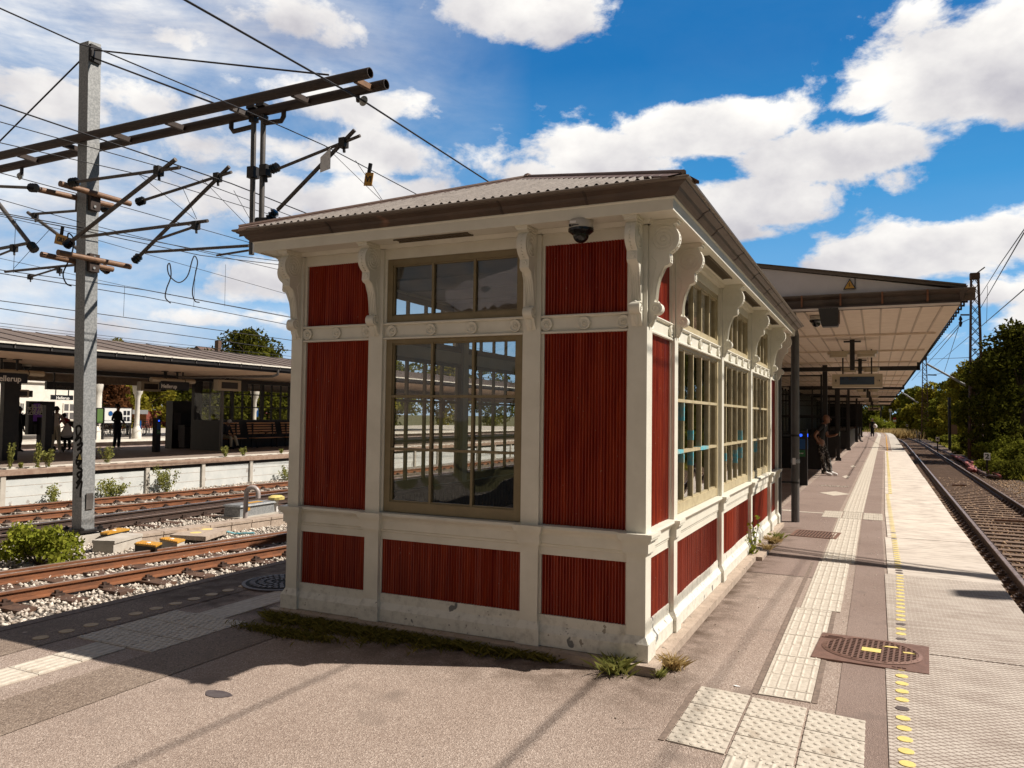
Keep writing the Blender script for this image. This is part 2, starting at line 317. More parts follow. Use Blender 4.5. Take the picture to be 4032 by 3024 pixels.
class MB:
    def __init__(s, T=None): s.v = []; s.f = []; s.m = []; s.T = T; s.n = 0
    def add(s, V, F, m=0):
        if s.T: V = [s.T(*p) for p in V]
        k = len(s.v); s.v.extend([tuple(map(float, p)) for p in V]); s.f.extend([tuple(i+k for i in f) for f in F]); s.m.extend([m]*len(F)); return s
    def box(s, a, b, m=0):
        x0, y0, z0 = a; x1, y1, z1 = b
        return s.add([(x0, y0, z0), (x1, y0, z0), (x1, y1, z0), (x0, y1, z0), (x0, y0, z1), (x1, y0, z1), (x1, y1, z1), (x0, y1, z1)],
                     [(0, 3, 2, 1), (4, 5, 6, 7), (0, 1, 5, 4), (1, 2, 6, 5), (2, 3, 7, 6), (3, 0, 4, 7)], m)
    def hexa(s, P, m=0):
        return s.add(P, [(0, 3, 2, 1), (4, 5, 6, 7), (0, 1, 5, 4), (1, 2, 6, 5), (2, 3, 7, 6), (3, 0, 4, 7)], m)
    def bar(s, p, q, w, h, m=0, up=(0, 0, 1)):
        p = Vector(p); q = Vector(q); d = (q-p).normalized(); u = Vector(up)
        if abs(d.dot(u)) > .98: u = Vector((0, 1, 0))
        a = d.cross(u).normalized(); c = a.cross(d).normalized()
        P = [e+a*(i*w/2)+c*(j*h/2) for e in (p, q) for i, j in ((-1, -1), (1, -1), (1, 1), (-1, 1))]
        return s.add([tuple(t) for t in P], [(0, 1, 2, 3), (7, 6, 5, 4), (0, 4, 5, 1), (1, 5, 6, 2), (2, 6, 7, 3), (3, 7, 4, 0)], m)
    def tube(s, pts, r, n=8, m=0, cap=True, r2=None):
        pts = [Vector(tuple(map(float, p))) for p in pts]; k = len(pts); V = []; F = []
        prev = None
        for i, p in enumerate(pts):
            d = (pts[min(i+1, k-1)]-pts[max(i-1, 0)]).normalized()
            if prev is None:
                u = Vector((0, 0, 1)) if abs(d.z) < .9 else Vector((1, 0, 0)); a = d.cross(u).normalized()
            else: a = (prev-d*prev.dot(d)).normalized()
            prev = a; c = d.cross(a)
            rr = r if r2 is None else r+(r2-r)*i/(k-1)
            if isinstance(r, (list, tuple)): rr = r[i]
            V += [tuple(p+(a*math.cos(2*PI*j/n)+c*math.sin(2*PI*j/n))*rr) for j in range(n)]
        for i in range(k-1):
            for j in range(n): F.append((i*n+j, i*n+(j+1) % n, (i+1)*n+(j+1) % n, (i+1)*n+j))
        if cap: F.append(tuple(range(n-1, -1, -1))); F.append(tuple(range((k-1)*n, k*n)))
        return s.add(V, F, m)
    def lathe(s, c, prof, n=16, m=0, axis='z'):
        V = []; F = []; c = Vector(tuple(map(float, c)))
        for r, h in prof:
            for j in range(n):
                a = 2*PI*j/n; x, y = r*math.cos(a), r*math.sin(a)
                d = {'z': (x, y, h), 'x': (h, x, y), 'y': (x, h, y)}[axis]; V.append(tuple(c+Vector(d)))
        k = len(prof)
        for i in range(k-1):
            for j in range(n): F.append((i*n+j, i*n+(j+1) % n, (i+1)*n+(j+1) % n, (i+1)*n+j))
        F.append(tuple(range(n-1, -1, -1))); F.append(tuple(range((k-1)*n, k*n)))
        return s.add(V, F, m)
    def prism(s, poly, t0, t1, f, m=0):
        """poly of 2D points extruded from t0 to t1; f(a,b,t)->3D"""
        n = len(poly); V = [f(a, b, t0) for a, b in poly]+[f(a, b, t1) for a, b in poly]
        F = [tuple(range(n-1, -1, -1)), tuple(range(n, 2*n))]+[(i, (i+1) % n, n+(i+1) % n, n+i) for i in range(n)]
        return s.add(V, F, m)
    def build(s, name, mats, parent=None, smooth=False, local=False):
        if not isinstance(mats, (list, tuple)): mats = [mats]
        me = bpy.data.meshes.new(name); V = np.array(s.v, float)
        o0 = np.zeros(3)
        if parent is not None and not local: o0 = ORG.get(parent.name, np.zeros(3))
        V = V-o0
        me.from_pydata([tuple(p) for p in V], [], s.f)
        for m in mats: me.materials.append(m)
        if len(mats) > 1: me.polygons.foreach_set('material_index', s.m)
        if smooth:
            me.polygons.foreach_set('use_smooth', [True]*len(me.polygons))
            try: me.set_sharp_from_angle(angle=math.radians(40))
            except Exception: pass
        me.update(); o = bpy.data.objects.new(name, me); link(o)
        if parent is not None: o.parent = parent
        ORG[o.name] = o0
        return o
def fastmesh(name, V, F, mats, parent=None, mi=None):
    """V (n,3) F (m,k) numpy"""
    me = bpy.data.meshes.new(name); o0 = ORG.get(parent.name, np.zeros(3)) if parent is not None else np.zeros(3)
    V = (V-o0).astype(np.float32); F = F.astype(np.int32); k = F.shape[1]
    me.vertices.add(len(V)); me.vertices.foreach_set('co', V.ravel()); me.loops.add(F.size); me.loops.foreach_set('vertex_index', F.ravel())
    me.polygons.add(len(F)); me.polygons.foreach_set('loop_start', np.arange(0, F.size, k, dtype=np.int32))
    try: me.polygons.foreach_set('loop_total', np.full(len(F), k, dtype=np.int32))
    except Exception: pass
    if not isinstance(mats, (list, tuple)): mats = [mats]
    for m in mats: me.materials.append(m)
    if mi is not None: me.polygons.foreach_set('material_index', mi.astype(np.int32))
    me.update(calc_edges=True); me.validate()
    o = bpy.data.objects.new(name, me); link(o)
    if parent is not None: o.parent = parent
    ORG[o.name] = o0; return o
def textobj(s, size, M4, mat, parent, name='lettering', depth=.003, align='CENTER'):
    c = bpy.data.curves.new('t', 'FONT'); c.body = s; c.size = size; c.align_x = align; c.align_y = 'CENTER'; c.extrude = depth; c.resolution_u = 3; c.offset = size*.018
    t = bpy.data.objects.new('t', c); link(t)
    bpy.context.view_layer.update()
    me = bpy.data.meshes.new_from_object(t.evaluated_get(bpy.context.evaluated_depsgraph_get()))
    bpy.data.objects.remove(t); bpy.data.curves.remove(c)
    me.transform(M4); o0 = ORG.get(parent.name, np.zeros(3)) if parent is not None else np.zeros(3)
    me.transform(Matrix.Translation(-Vector(o0))); me.materials.clear(); me.materials.append(mat)
    me.name = name; o = bpy.data.objects.new(name, me); link(o)
    if parent is not None: o.parent = parent
    ORG[o.name] = o0
    return o
def frame(loc, right, up):
    r = Vector(right).normalized(); u = Vector(up).normalized(); n = r.cross(u)
    return Matrix.Translation(Vector(tuple(map(float, loc)))) @ Matrix(((r[0], u[0], n[0]), (r[1], u[1], n[1]), (r[2], u[2], n[2]))).to_4x4()
FX = ((0, 1, 0), (0, 0, 1))     # text facing +x
FY = ((1, 0, 0), (0, 0, 1))     # text facing -y

def leaves(C, size, n_per=1, flat=0., up=0.):
    """quads at centres C with random orientation -> V,F"""
    n = len(C); a = rng.normal(size=(n, 3)); a /= np.linalg.norm(a, axis=1)[:, None]
    b = rng.normal(size=(n, 3)); b -= (b*a).sum(1)[:, None]*a; b /= np.linalg.norm(b, axis=1)[:, None]
    s = size*rng.uniform(.55, 1.25, n)[:, None]
    V = np.empty((n, 4, 3)); V[:, 0] = C-a*s; V[:, 1] = C-b*s*.55; V[:, 2] = C+a*s; V[:, 3] = C+b*s*.55
    return V.reshape(-1, 3), np.arange(n*4).reshape(n, 4)
def clump_points(centres, radii, n, shell=.55):
    k = len(centres); w = radii**2; idx = rng.choice(k, n, p=w/w.sum())
    d = rng.normal(size=(n, 3)); d /= np.linalg.norm(d, axis=1)[:, None]
    r = radii[idx]*(shell+(1-shell)*rng.random(n)**.7)*rng.uniform(.85, 1.12, n)
    return centres[idx]+d*r[:, None]*np.array([1, 1, .8])
def crown_pts(base, h, rx, ry, n, nc=26, low=.25, rr=.3):
    c = []; r = []
    for i in range(nc):
        t = low+(1-low)*random.random()**.8
        prof = math.sin(PI*min(1, max(.06, (t-low)/(1-low)*.86+.12)))**.7
        a = random.random()*2*PI; q = math.sqrt(random.random())*.8
        c.append((base[0]+rx*prof*q*math.cos(a), base[1]+ry*prof*q*math.sin(a), base[2]+h*(t*.9)))
        r.append((rx+ry)/2*rr*random.uniform(.6, 1.25))
    return clump_points(np.array(c), np.array(r), n)
def tree(label, base, h, rx, ry, mat, leaf=.3, n=3500, nc=26, group=None, low=.2, name='tree', rr=.3):
    t = thing(name, label, 'tree', base, 0, group)
    tb = MB(); b = Vector(base); tr = h*.022
    tb.tube([b, b+Vector((h*.01, 0, h*.35)), b+Vector((-.01*h, .01*h, h*.8))], [tr, tr*.7, tr*.2], 8)
    for k in range(6):
        a = k*2.2; z0 = h*(.3+.08*k)
        tb.tube([b+Vector((0, 0, z0)), b+Vector((rx*.35*math.cos(a), ry*.35*math.sin(a), z0+h*.12)), b+Vector((rx*.65*math.cos(a), ry*.65*math.sin(a), z0+h*.2))], [tr*.45, tr*.25, tr*.08], 5)
    tb.build('trunk', m_trunk, t)
    P = crown_pts(base, h, rx, ry, n, nc, low, rr); V, F = leaves(P, leaf); fastmesh('crown', V, F, mat, t)
    return t
def bush(label, base, h, rx, ry, mat, leaf=.05, n=900, nc=12, group=None, name='bush', cat='bush', stems=True):
    t = thing(name, label, cat, base, 0, group)
    c = []; r = []
    for i in range(nc):
        a = random.random()*2*PI; q = random.random()**.6; z = h*(.2+.62*random.random()*(1-q*.6))
        c.append((base[0]+rx*q*.8*math.cos(a), base[1]+ry*q*.8*math.sin(a), base[2]+z)); r.append(min(rx, ry, h)*.32*random.uniform(.6, 1.2))
    P = clump_points(np.array(c), np.array(r), n, .3); P[:, 2] = np.maximum(P[:, 2], base[2]+.01)
    V, F = leaves(P, leaf); fastmesh('foliage', V, F, mat, t)
    if stems:
        s = MB()
        for q in c: s.tube([base, ((base[0]+q[0])/2, (base[1]+q[1])/2, base[2]+(q[2]-base[2])*.6), q], [leaf*.12+.004, leaf*.08+.003, .002], 4)
        s.build('stem', m_trunk, t)
    return t
def blades(n, pos, hmin, hmax, w, lean=.5):
    """grass blades; pos (n,3)"""
    h = rng.uniform(hmin, hmax, n); a = rng.uniform(0, 2*PI, n); le = rng.uniform(.1, lean, n)*h; b = rng.uniform(0, 2*PI, n)
    dx = np.stack([np.cos(a), np.sin(a), 0*a], 1)*(w/2); ln = np.stack([np.cos(b)*le, np.sin(b)*le, 0*b], 1)
    z = np.array([0, 0, 1.])
    V = np.empty((n, 4, 3)); V[:, 0] = pos-dx; V[:, 1] = pos+dx; V[:, 2] = pos+dx*.6+ln*.4+z*h[:, None]*.6; V[:, 3] = pos+ln*1.1+z*h[:, None]
    return V.reshape(-1, 3), np.arange(4*n).reshape(n, 4)
def scatter_stones(name, label, pts, r, mat, kind='stuff'):
    n = len(pts); base = np.array([(1, 0, 0), (-1, 0, 0), (0, 1, 0), (0, -1, 0), (0, 0, 1), (0, 0, -1)], float)
    V = base[None]*rng.uniform(.55, 1.25, (n, 6, 1))+rng.normal(0, .22, (n, 6, 3))
    V = V*(r*rng.uniform(.55, 1.25, (n, 1, 1)))*np.array([1, 1, .75])
    ang = rng.uniform(0, 2*PI, n); c, s = np.cos(ang), np.sin(ang)
    x = V[..., 0]*c[:, None]-V[..., 1]*s[:, None]; y = V[..., 0]*s[:, None]+V[..., 1]*c[:, None]
    V = np.stack([x, y, V[..., 2]], -1)+pts[:, None, :]
    f = np.array([(0, 2, 4), (2, 1, 4), (1, 3, 4), (3, 0, 4), (2, 0, 5), (1, 2, 5), (3, 1, 5), (0, 3, 5)])
    F = (f[None]+np.arange(n)[:, None, None]*6).reshape(-1, 3)
    o = fastmesh(name, V.reshape(-1, 3), F, mat); tag(o, label, None, None, kind); return o

# ------------------------------------------------------------------ sky + sun
SUN = Vector((2.55, 1.10, 3.03)).normalized()
sun_el = math.asin(SUN.z); sun_az = math.atan2(SUN.x, SUN.y)
w = bpy.data.worlds.new("World"); scene.world = w; w.use_nodes = True
nt = w.node_tree; nt.nodes.clear(); N = nt.nodes.new; L = nt.links.new
sky = N('ShaderNodeTexSky'); sky.sky_type = 'NISHITA'; sky.sun_disc = False; sky.sun_elevation = sun_el; sky.sun_rotation = sun_az
sky.air_density = 1.; sky.dust_density = .3; sky.ozone_density = 3.
def mth(op, a, b=None, c=None, clamp=False):
    n = N('ShaderNodeMath'); n.operation = op; n.use_clamp = clamp
    for i, q in enumerate((a, b, c)):
        if q is None: continue
        if isinstance(q, (int, float)): n.inputs[i].default_value = q
        else: L(q, n.inputs[i])
    return n.outputs[0]
tc = N('ShaderNodeTexCoord').outputs['Generated']; sp = N('ShaderNodeSeparateXYZ'); L(tc, sp.inputs[0])
az = mth('ARCTAN2', sp.outputs[0], sp.outputs[1]); el = mth('ARCSINE', sp.outputs[2])
def cnoise(scale, detail, rough, zs=1.6, off=0, dist=0.):
    mp = N('ShaderNodeMapping'); mp.inputs['Scale'].default_value = (1, 1, zs); mp.inputs['Location'].default_value = (off, off*.7, off*.3); L(tc, mp.inputs[0])
    n = N('ShaderNodeTexNoise'); n.inputs['Scale'].default_value = scale; n.inputs['Detail'].default_value = detail; n.inputs['Roughness'].default_value = rough
    n.inputs['Distortion'].default_value = dist; L(mp.outputs[0], n.inputs['Vector']); return n.outputs['Fac']
n1 = cnoise(7.5, 9, .6, 1.7, 0, .3); n2 = cnoise(26, 7, .6, 1.6, 3.1); n3 = cnoise(3.6, 8, .62, 3., 7.7, .6); n4 = cnoise(11, 6, .55, 1.5, 1.2)
# (pixel x, y, radius x, radius y, strength): clouds seen in the photograph, as bearings
CL = [(2120, 150, 285, 120, 1.25), (2010, 45, 120, 45, .65), (1870, 290, 90, 50, .0), (1535, 285, 190, 62, 1.1), (1790, 335, 235, 66, 1.15), (1950, 385, 90, 42, .7), (1650, 420, 190, 60, .9),
      (1310, 345, 170, 58, 1.0), (1150, 375, 120, 38, .85), (1650, 450, 190, 45, .85), (1560, 500, 150, 32, .7), (2030, 540, 270, 66, 1.2), (2170, 620, 160, 40, .9), (2190, 275, 70, 25, .3),
      (1135, 35, 175, 72, 1.0), (1560, 560, 240, 18, .35),
      (640, 30, 150, 60, .75), (350, 65, 110, 55, .6), (740, 70, 110, 45, .6), (930, 145, 80, 30, .35), (80, 200, 200, 75, .95), (330, 215, 250, 60, .8), (640, 215, 240, 70, .75), (860, 230, 160, 60, .4),
      (420, 330, 260, 50, .75), (800, 340, 330, 60, .85), (600, 430, 330, 65, 1.05), (860, 420, 260, 55, .95), (300, 470, 260, 50, .45), (960, 330, 160, 50, .45), (120, 470, 110, 45, .35), (560, 600, 130, 50, .95), (690, 560, 100, 45, .8), (440, 690, 130, 26, .8), (540, 560, 420, 70, .2), (200, 700, 520, 30, .5), (560, 690, 160, 28, .6), (60, 640, 150, 55, .25),
      (2212, 690, 90, 60, .6), (1950, 740, 200, 30, .5)]
val = None; num = None; den = None
for (px, py, rx, ry, s) in CL:
    if s <= 0: continue
    d = ray(*DD(px, py)); d /= np.linalg.norm(d); d1 = ray(*DD(px+rx, py)); d1 /= np.linalg.norm(d1); d2 = ray(*DD(px, py-ry)); d2 /= np.linalg.norm(d2)
    a0 = math.atan2(d[0], d[1]); e0 = math.asin(d[2]); ra = abs(math.atan2(d1[0], d1[1])-a0); re = abs(math.asin(d2[2])-e0)
    u = mth('MULTIPLY_ADD', az, 1/ra, -a0/ra); t = mth('MULTIPLY_ADD', el, 1/re, -e0/re)
    q = mth('MULTIPLY_ADD', t, t, mth('MULTIPLY', u, u))
    g = mth('MULTIPLY', mth('EXPONENT', mth('MULTIPLY', q, -.75)), s)
    val = g if val is None else mth('MAXIMUM', val, g)
    tw = mth('MULTIPLY', t, g); num = tw if num is None else mth('ADD', num, tw); den = g if den is None else mth('ADD', den, g)
tt = mth('DIVIDE', num, mth('ADD', den, .03))
# generic broken cloud for the parts of the sky behind the camera
behind = N('ShaderNodeMapRange'); behind.inputs['From Min'].default_value = .55; behind.inputs['From Max'].default_value = .85; L(n3, behind.inputs['Value'])
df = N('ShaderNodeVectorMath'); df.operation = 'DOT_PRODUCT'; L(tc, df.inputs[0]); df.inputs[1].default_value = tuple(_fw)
away = N('ShaderNodeMapRange'); away.inputs['From Min'].default_value = .62; away.inputs['From Max'].default_value = .35; L(df.outputs['Value'], away.inputs['Value'])
val = mth('MAXIMUM', val, mth('MULTIPLY', mth('MULTIPLY_ADD', n3, 2.0, -.75), away.outputs[0]))
edge = mth('ADD', mth('MULTIPLY_ADD', n1, 2.0, -1.03), mth('MULTIPLY_ADD', n2, .55, -.27))
dens = mth('ADD', val, edge)
lfr = N('ShaderNodeMapRange'); lfr.inputs['From Min'].default_value = -.30; lfr.inputs['From Max'].default_value = -.75; L(az, lfr.inputs['Value']); lfo = lfr.outputs[0]
mask = N('ShaderNodeMapRange'); mask.interpolation_type = 'SMOOTHSTEP'; mask.inputs['From Min'].default_value = .30; mask.inputs['From Max'].default_value = .60; L(mth('DIVIDE', mth('SUBTRACT', dens, .30), mth('MULTIPLY_ADD', lfo, 2.6, 1.)), mask.inputs['Value']) if False else L(mth('ADD', mth('DIVIDE', mth('SUBTRACT', dens, .30), mth('MULTIPLY_ADD', lfo, .7, 1.)), .30), mask.inputs['Value'])
# soft veil of thin cloud on the left of the view
lf = N('ShaderNodeMapRange'); lf.inputs['From Min'].default_value = -.42; lf.inputs['From Max'].default_value = -.95; L(az, lf.inputs['Value'])
veil = mth('MULTIPLY', mth('ADD', mth('MULTIPLY_ADD', n3, 2.4, -.62), mth('MULTIPLY_ADD', n1, 1.5, -.68), None, True), mth('MULTIPLY_ADD', lf.outputs[0], .95, .02), None, True)
cm = mth('MAXIMUM', mask.outputs[0], veil, None, True)
# lit tops, grey undersides
bri = mth('ADD', mth('MULTIPLY_ADD', tt, .40, .54), mth('ADD', mth('MULTIPLY_ADD', n4, 1.5, -.75), mth('MULTIPLY_ADD', dens, -.18, .18)), None, True)
cc = N('ShaderNodeMix'); cc.data_type = 'RGBA'; cc.inputs['A'].default_value = (.50, .49, .55, 1); cc.inputs['B'].default_value = (1.10, 1.07, 1.02, 1); L(bri, cc.inputs['Factor'])
gr = N('ShaderNodeValToRGB'); e_ = gr.color_ramp.elements
e_[0].position = 0.; e_[0].color = (.42, .60, .80, 1); e_[1].position = 1.; e_[1].color = (.006, .09, .27, 1)
for p_, c_ in ((.10, (.20, .46, .75, 1)), (.23, (.045, .29, .61, 1)), (.36, (.007, .165, .45, 1)), (.62, (.004, .13, .38, 1))):
    q_ = e_.new(p_); q_.color = c_
L(mth('MULTIPLY', el, 1/1.2, None, True), gr.inputs[0])
sk = N('ShaderNodeMix'); sk.data_type = 'RGBA'; sk.blend_type = 'ADD'; sk.inputs['Factor'].default_value = 1
sm = N('ShaderNodeMix'); sm.data_type = 'RGBA'; sm.blend_type = 'MULTIPLY'; sm.inputs['Factor'].default_value = 1; L(sky.outputs[0], sm.inputs['A']); sm.inputs['B'].default_value = (.004, .008, .014, 1)
L(gr.outputs[0], sk.inputs['A']); L(sm.outputs['Result'], sk.inputs['B'])
class _H: outputs = [sk.outputs['Result']]
hs = _H
mx = N('ShaderNodeMix'); mx.data_type = 'RGBA'; L(cm, mx.inputs['Factor']); L(hs.outputs[0], mx.inputs['A']); L(cc.outputs['Result'], mx.inputs['B'])
bg = N('ShaderNodeBackground'); bg.inputs['Strength'].default_value = .73
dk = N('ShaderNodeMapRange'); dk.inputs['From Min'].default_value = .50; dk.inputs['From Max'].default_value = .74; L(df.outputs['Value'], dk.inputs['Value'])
ot = N('ShaderNodeMix'); ot.data_type = 'RGBA'; ot.inputs['A'].default_value = (.46, .36, .28, 1); ot.inputs['B'].default_value = (1, 1, 1, 1); L(dk.outputs[0], ot.inputs['Factor'])  # sky outside the view dimmed and warmed to weaken the ambient fill
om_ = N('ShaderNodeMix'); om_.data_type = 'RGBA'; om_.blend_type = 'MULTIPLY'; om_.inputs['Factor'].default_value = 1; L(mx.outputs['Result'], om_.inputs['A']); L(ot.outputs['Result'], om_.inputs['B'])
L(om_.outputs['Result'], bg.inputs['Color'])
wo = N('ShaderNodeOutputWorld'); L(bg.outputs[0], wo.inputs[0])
sl = bpy.data.lights.new('sun', 'SUN'); sl.energy = 5.; sl.angle = math.radians(.5); sl.color = (1, .915, .81)
so = bpy.data.objects.new('sun', sl); link(so); so.rotation_euler = SUN.to_track_quat('Z', 'Y').to_euler(); so.location = (20, 10, 30)
scene.view_settings.view_transform = 'Standard'; scene.view_settings.look = 'None'; scene.view_settings.gamma = 1; scene.view_settings.exposure = .45
scene.cycles.max_bounces = 6; scene.cycles.transparent_max_bounces = 12; scene.cycles.caustics_reflective = False; scene.cycles.caustics_refractive = False

# ------------------------------------------------------------------ ground and platforms
def cv(y): return (max(0, y-10)*.009 - (max(0, y-85)**2)*.0007) if y < 130 else cv(129.9)
def strip(name, xa, xb, ys, z, mat, label=None, z2=None, kind='structure'):
    V = []; F = []
    for y in ys:
        c = cv(y); V += [(xa+c, y, z), (xb+c, y, z)]
    n = len(ys)
    for i in range(n-1): F.append((2*i, 2*i+1, 2*i+3, 2*i+2))
    m = MB(); m.add(V, F)
    if z2 is not None:
        k = len(V); m.add([(a, b, z2) for a, b, _ in V], [])
        for i in range(n-1):
            m.f += [(2*i, 2*i+2, k+2*i+2, k+2*i), (2*i+1, k+2*i+1, k+2*i+3, 2*i+3)]; m.m += [0, 0]
        m.f += [(0, k, k+1, 1), (2*n-2, 2*n-1, k+2*n-1, k+2*n-2)]; m.m += [0, 0]
    o = m.build(name, mat); tag(o, label, None, None, kind); return o
YS = [-14, -6, 0, 5, 10, 15, 20, 25, 30, 40, 50, 60, 70, 80, 90, 95, 100, 105, 110, 115]
g = MB(); g.add([(-2500, -2500, -1.06), (2500, -2500, -1.06), (2500, 2500, -1.06), (-2500, 2500, -1.06)], [(0, 1, 2, 3)]); tag(g.build('ground', m_ground), None, None, None, 'structure')
strip('platform', -4.42, 2.42, YS, 0, m_asph, z2=-1.05)
m = MB(); m.box((-4.30, -8, .0), (-4.42, 60, .006))
strip('asphalt_lane', 1.12, 1.40, [y for y in YS if y <= 40], .004, m_asph2)
strip('asphalt_path', -.22, .74, [3.6, 5, 10, 15, 20, 25, 30, 40, 50, 60, 70, 80, 90, 100, 110], .004, m_asph2)
strip('asphalt_verge', -4.42, -3.80, [-14, 0, 10, 30, 60], .004, m_asph3)
strip('asphalt_seam', -3.02, -2.55, [-14, 0, 10, 30, 60], .004, m_asph3)
strip('platform_edge_slabs', 1.375, 2.42, [-14, -6, 0, 1.22], .009, m_cgrid, z2=-.12)
strip('platform_edge_slabs', 1.40, 2.43, [1.235, 4.15], .0105, m_cgrid, z2=-.12)
strip('platform_edge_slabs', 1.43, 2.45, [4.162, 6.97], .008, m_cgrid, z2=-.12)
strip('platform_edge_slabs', 1.46, 2.46, [6.985, 10, 15, 20], .0105, m_cgrid, z2=-.12)
strip('platform_edge_slabs', 1.47, 2.45, [20.02, 25, 30, 36, 40], .009, m_cgrid, z2=-.12)
strip('platform_edge_slabs', 1.80, 2.45, [40.3, 50, 60, 70, 80, 90, 95, 100, 105, 110, 115], .006, m_conc)
strip('yellow_line', 1.56, 1.63, [41, 50, 60, 70, 80, 90, 100, 108], .012, m_signy)
strip('left_platform_edge', -4.47, -4.36, [-14, 0, 10, 30, 60], .008, m_joint, z2=-.3)
# tactile guiding strips
mt = MB()
def gstrip(mb, xa, xb, y0, y1, ribs=5, rib=True, step=.28, z=.006):
    y = y0; k = 0
    while y < y1-1e-3:
        st = step*(1 if k % 3 else .5); y2 = min(y+st, y1); c = cv(y); dz = random.uniform(0, .0015)
        mb.box((xa+c, y+.003, -.02), (xb+c, y2-.003, z+dz))
        if rib:
            w = (xb-xa)/ribs
            for i in range(ribs):
                a = xa+c+(i+.27)*w; b = a+w*.46
                mb.hexa([(a, y+.012, z), (b, y+.012, z), (b, y2-.012, z), (a, y2-.012, z), (a+.012, y+.02, z+.005), (b-.012, y+.02, z+.005), (b-.012, y2-.02, z+.005), (a+.012, y2-.02, z+.005)])
        y = y2; k += 1
def blister(mb, P, n=5, z=.007):
    """tile from 4 corner points with domes"""
    P = [Vector((p[0], p[1], 0)) for p in P]; c = sum(P, Vector())/4; Q = [p+(c-p).normalized()*.006 for p in P]
    mb.hexa([(q.x, q.y, -.02) for q in Q]+[(q.x, q.y, z) for q in Q])
    for i in range(n):
        for j in range(n+1):
            u = (i+.5+(.25 if j % 2 else -.25))/n; v = (j+.5)/(n+1)
            p = (Q[0]*(1-u)+Q[1]*u)*(1-v)+(Q[3]*(1-u)+Q[2]*u)*v
            mb.lathe((p.x, p.y, z), [(.018, 0), (.016, .0028), (.008, .0045), (.001, .005)], 8)
gstrip(mt, .68, .98, -4.5, -.99)
gstrip(mt, .70, .985, -.10, 2.2); gstrip(mt, .74, 1.05, 2.2, 4.6); gstrip(mt, .765, 1.10, 4.6, 8.9); gstrip(mt, .80, 1.12, 9.9, 24)
gstrip(mt, .80, 1.12, 24, 110, 4, True, 1.4)
tag(mt.build('tactile_guiding_strip', m_tile), None, None, None, 'structure')
mt = MB()
gx = [.372, .672, .98, 1.275]; gy = [-.12, -.42, -.70, -.985]
for i in range(3):
    for j in range(3):
        o = -.05*i
        blister(mt, [(gx[i]+.003, gy[j+1]+o+.002), (gx[i+1]-.003, gy[j+1]+o-.03), (gx[i+1]-.003, gy[j]+o-.03), (gx[i]+.003, gy[j]+o)])
for i in range(3):
    for j in range(3): blister(mt, [(.50+i*.31, 8.92+j*.32), (.81+i*.31-.01, 8.92+j*.32), (.81+i*.31-.01, 9.23+j*.32), (.50+i*.31, 9.23+j*.32)], 4)
tag(mt.build('tactile_field', m_tile), None, None, None, 'structure')
m = MB(); m.box((.655, -.99, .0), (.668, -.1, .0045)); m.box((.34, -.985, 0), (.368, -.09, .005)); m.box((.66, -.1, 0), (.695, 4.5, .0045)); m.box((.99, -.1, 0), (1.02, 4.5, .0045)); tag(m.build('mortar_joint', m_joint), None, None, None, 'structure')
m = MB()
for k in range(5): m.box((.03+.1*k-.5, 9.45, 0), (.12+.1*k-.5, 9.62, .009))
m.box((.08, 9.42, 0), (.5, 9.52, .0065)); tag(m.build('paving_row', m_tile), None, None, None, 'structure')
# left guiding strip and field
mt = MB()
gstrip(mt, -3.53, -3.24, -5, -1.18); gstrip(mt, -3.53, -3.24, -.32, 9)
for i in range(3):
    for j in range(3):
        x0 = -3.76+i*.25; y0 = -1.17+j*.285
        blister(mt, [(x0, y0), (x0+.247, y0), (x0+.247, y0+.282), (x0, y0+.282)], 5)
tag(mt.build('tactile_guiding_strip', m_tile), None, None, None, 'structure')

# studs (thin painted discs, one by one)
def stud(x, y, r, mat, label, grp, z):
    b = MB(); b.lathe((0, 0, 0), [(r, -.003), (r, .001), (r*.95, .0016)], 14); o = b.build('edge_stud', mat, None, local=True); o.location = (x, y, z); tag(o, label, 'stud', grp); return o
sproto = {}
def putstud(kind, x, y, z):
    if kind not in sproto:
        mat, lab, grp = {'y': (m_yel, 'pale yellow round stud in the row along the concrete platform edge slabs', 'yellow edge studs in the right row'),
                         'd': (m_studd, 'dark bare round stud in the yellow row on the concrete edge slabs', 'dark studs in the right row'),
                         'l': (m_yelo, 'ochre oval stud in shadow along the asphalt edge by the gravel', 'ochre studs by the left tracks')}[kind]
        sproto[kind] = stud(x, y, .036 if kind != 'l' else .052, mat, lab, grp, z)
    else:
        c = sproto[kind].copy(); link(c); c.location = (x, y, z)
y = -1.5; k = 0
while y < 14:
    dark = any(abs(y-q) < .07 for q in (.04, 1.49, 1.97, 4.27, 4.42, 6.9, 7.5, 1.0))
    putstud('d' if dark else 'y', 1.45+min(.09, max(0, y)*.022), y, .0115); y += .152; k += 1
for i in range(16): putstud('l', -3.965+.004*i, -1.09-.2+.188*i, .006)
m = MB()
for i in range(46): m.box((1.53+cv(14+i*.55), 14+i*.55, .008), (1.60+cv(14+i*.55), 14.3+i*.55, .0150))
tag(m.build('worn_yellow_line', m_yel), None, None, None, 'structure')

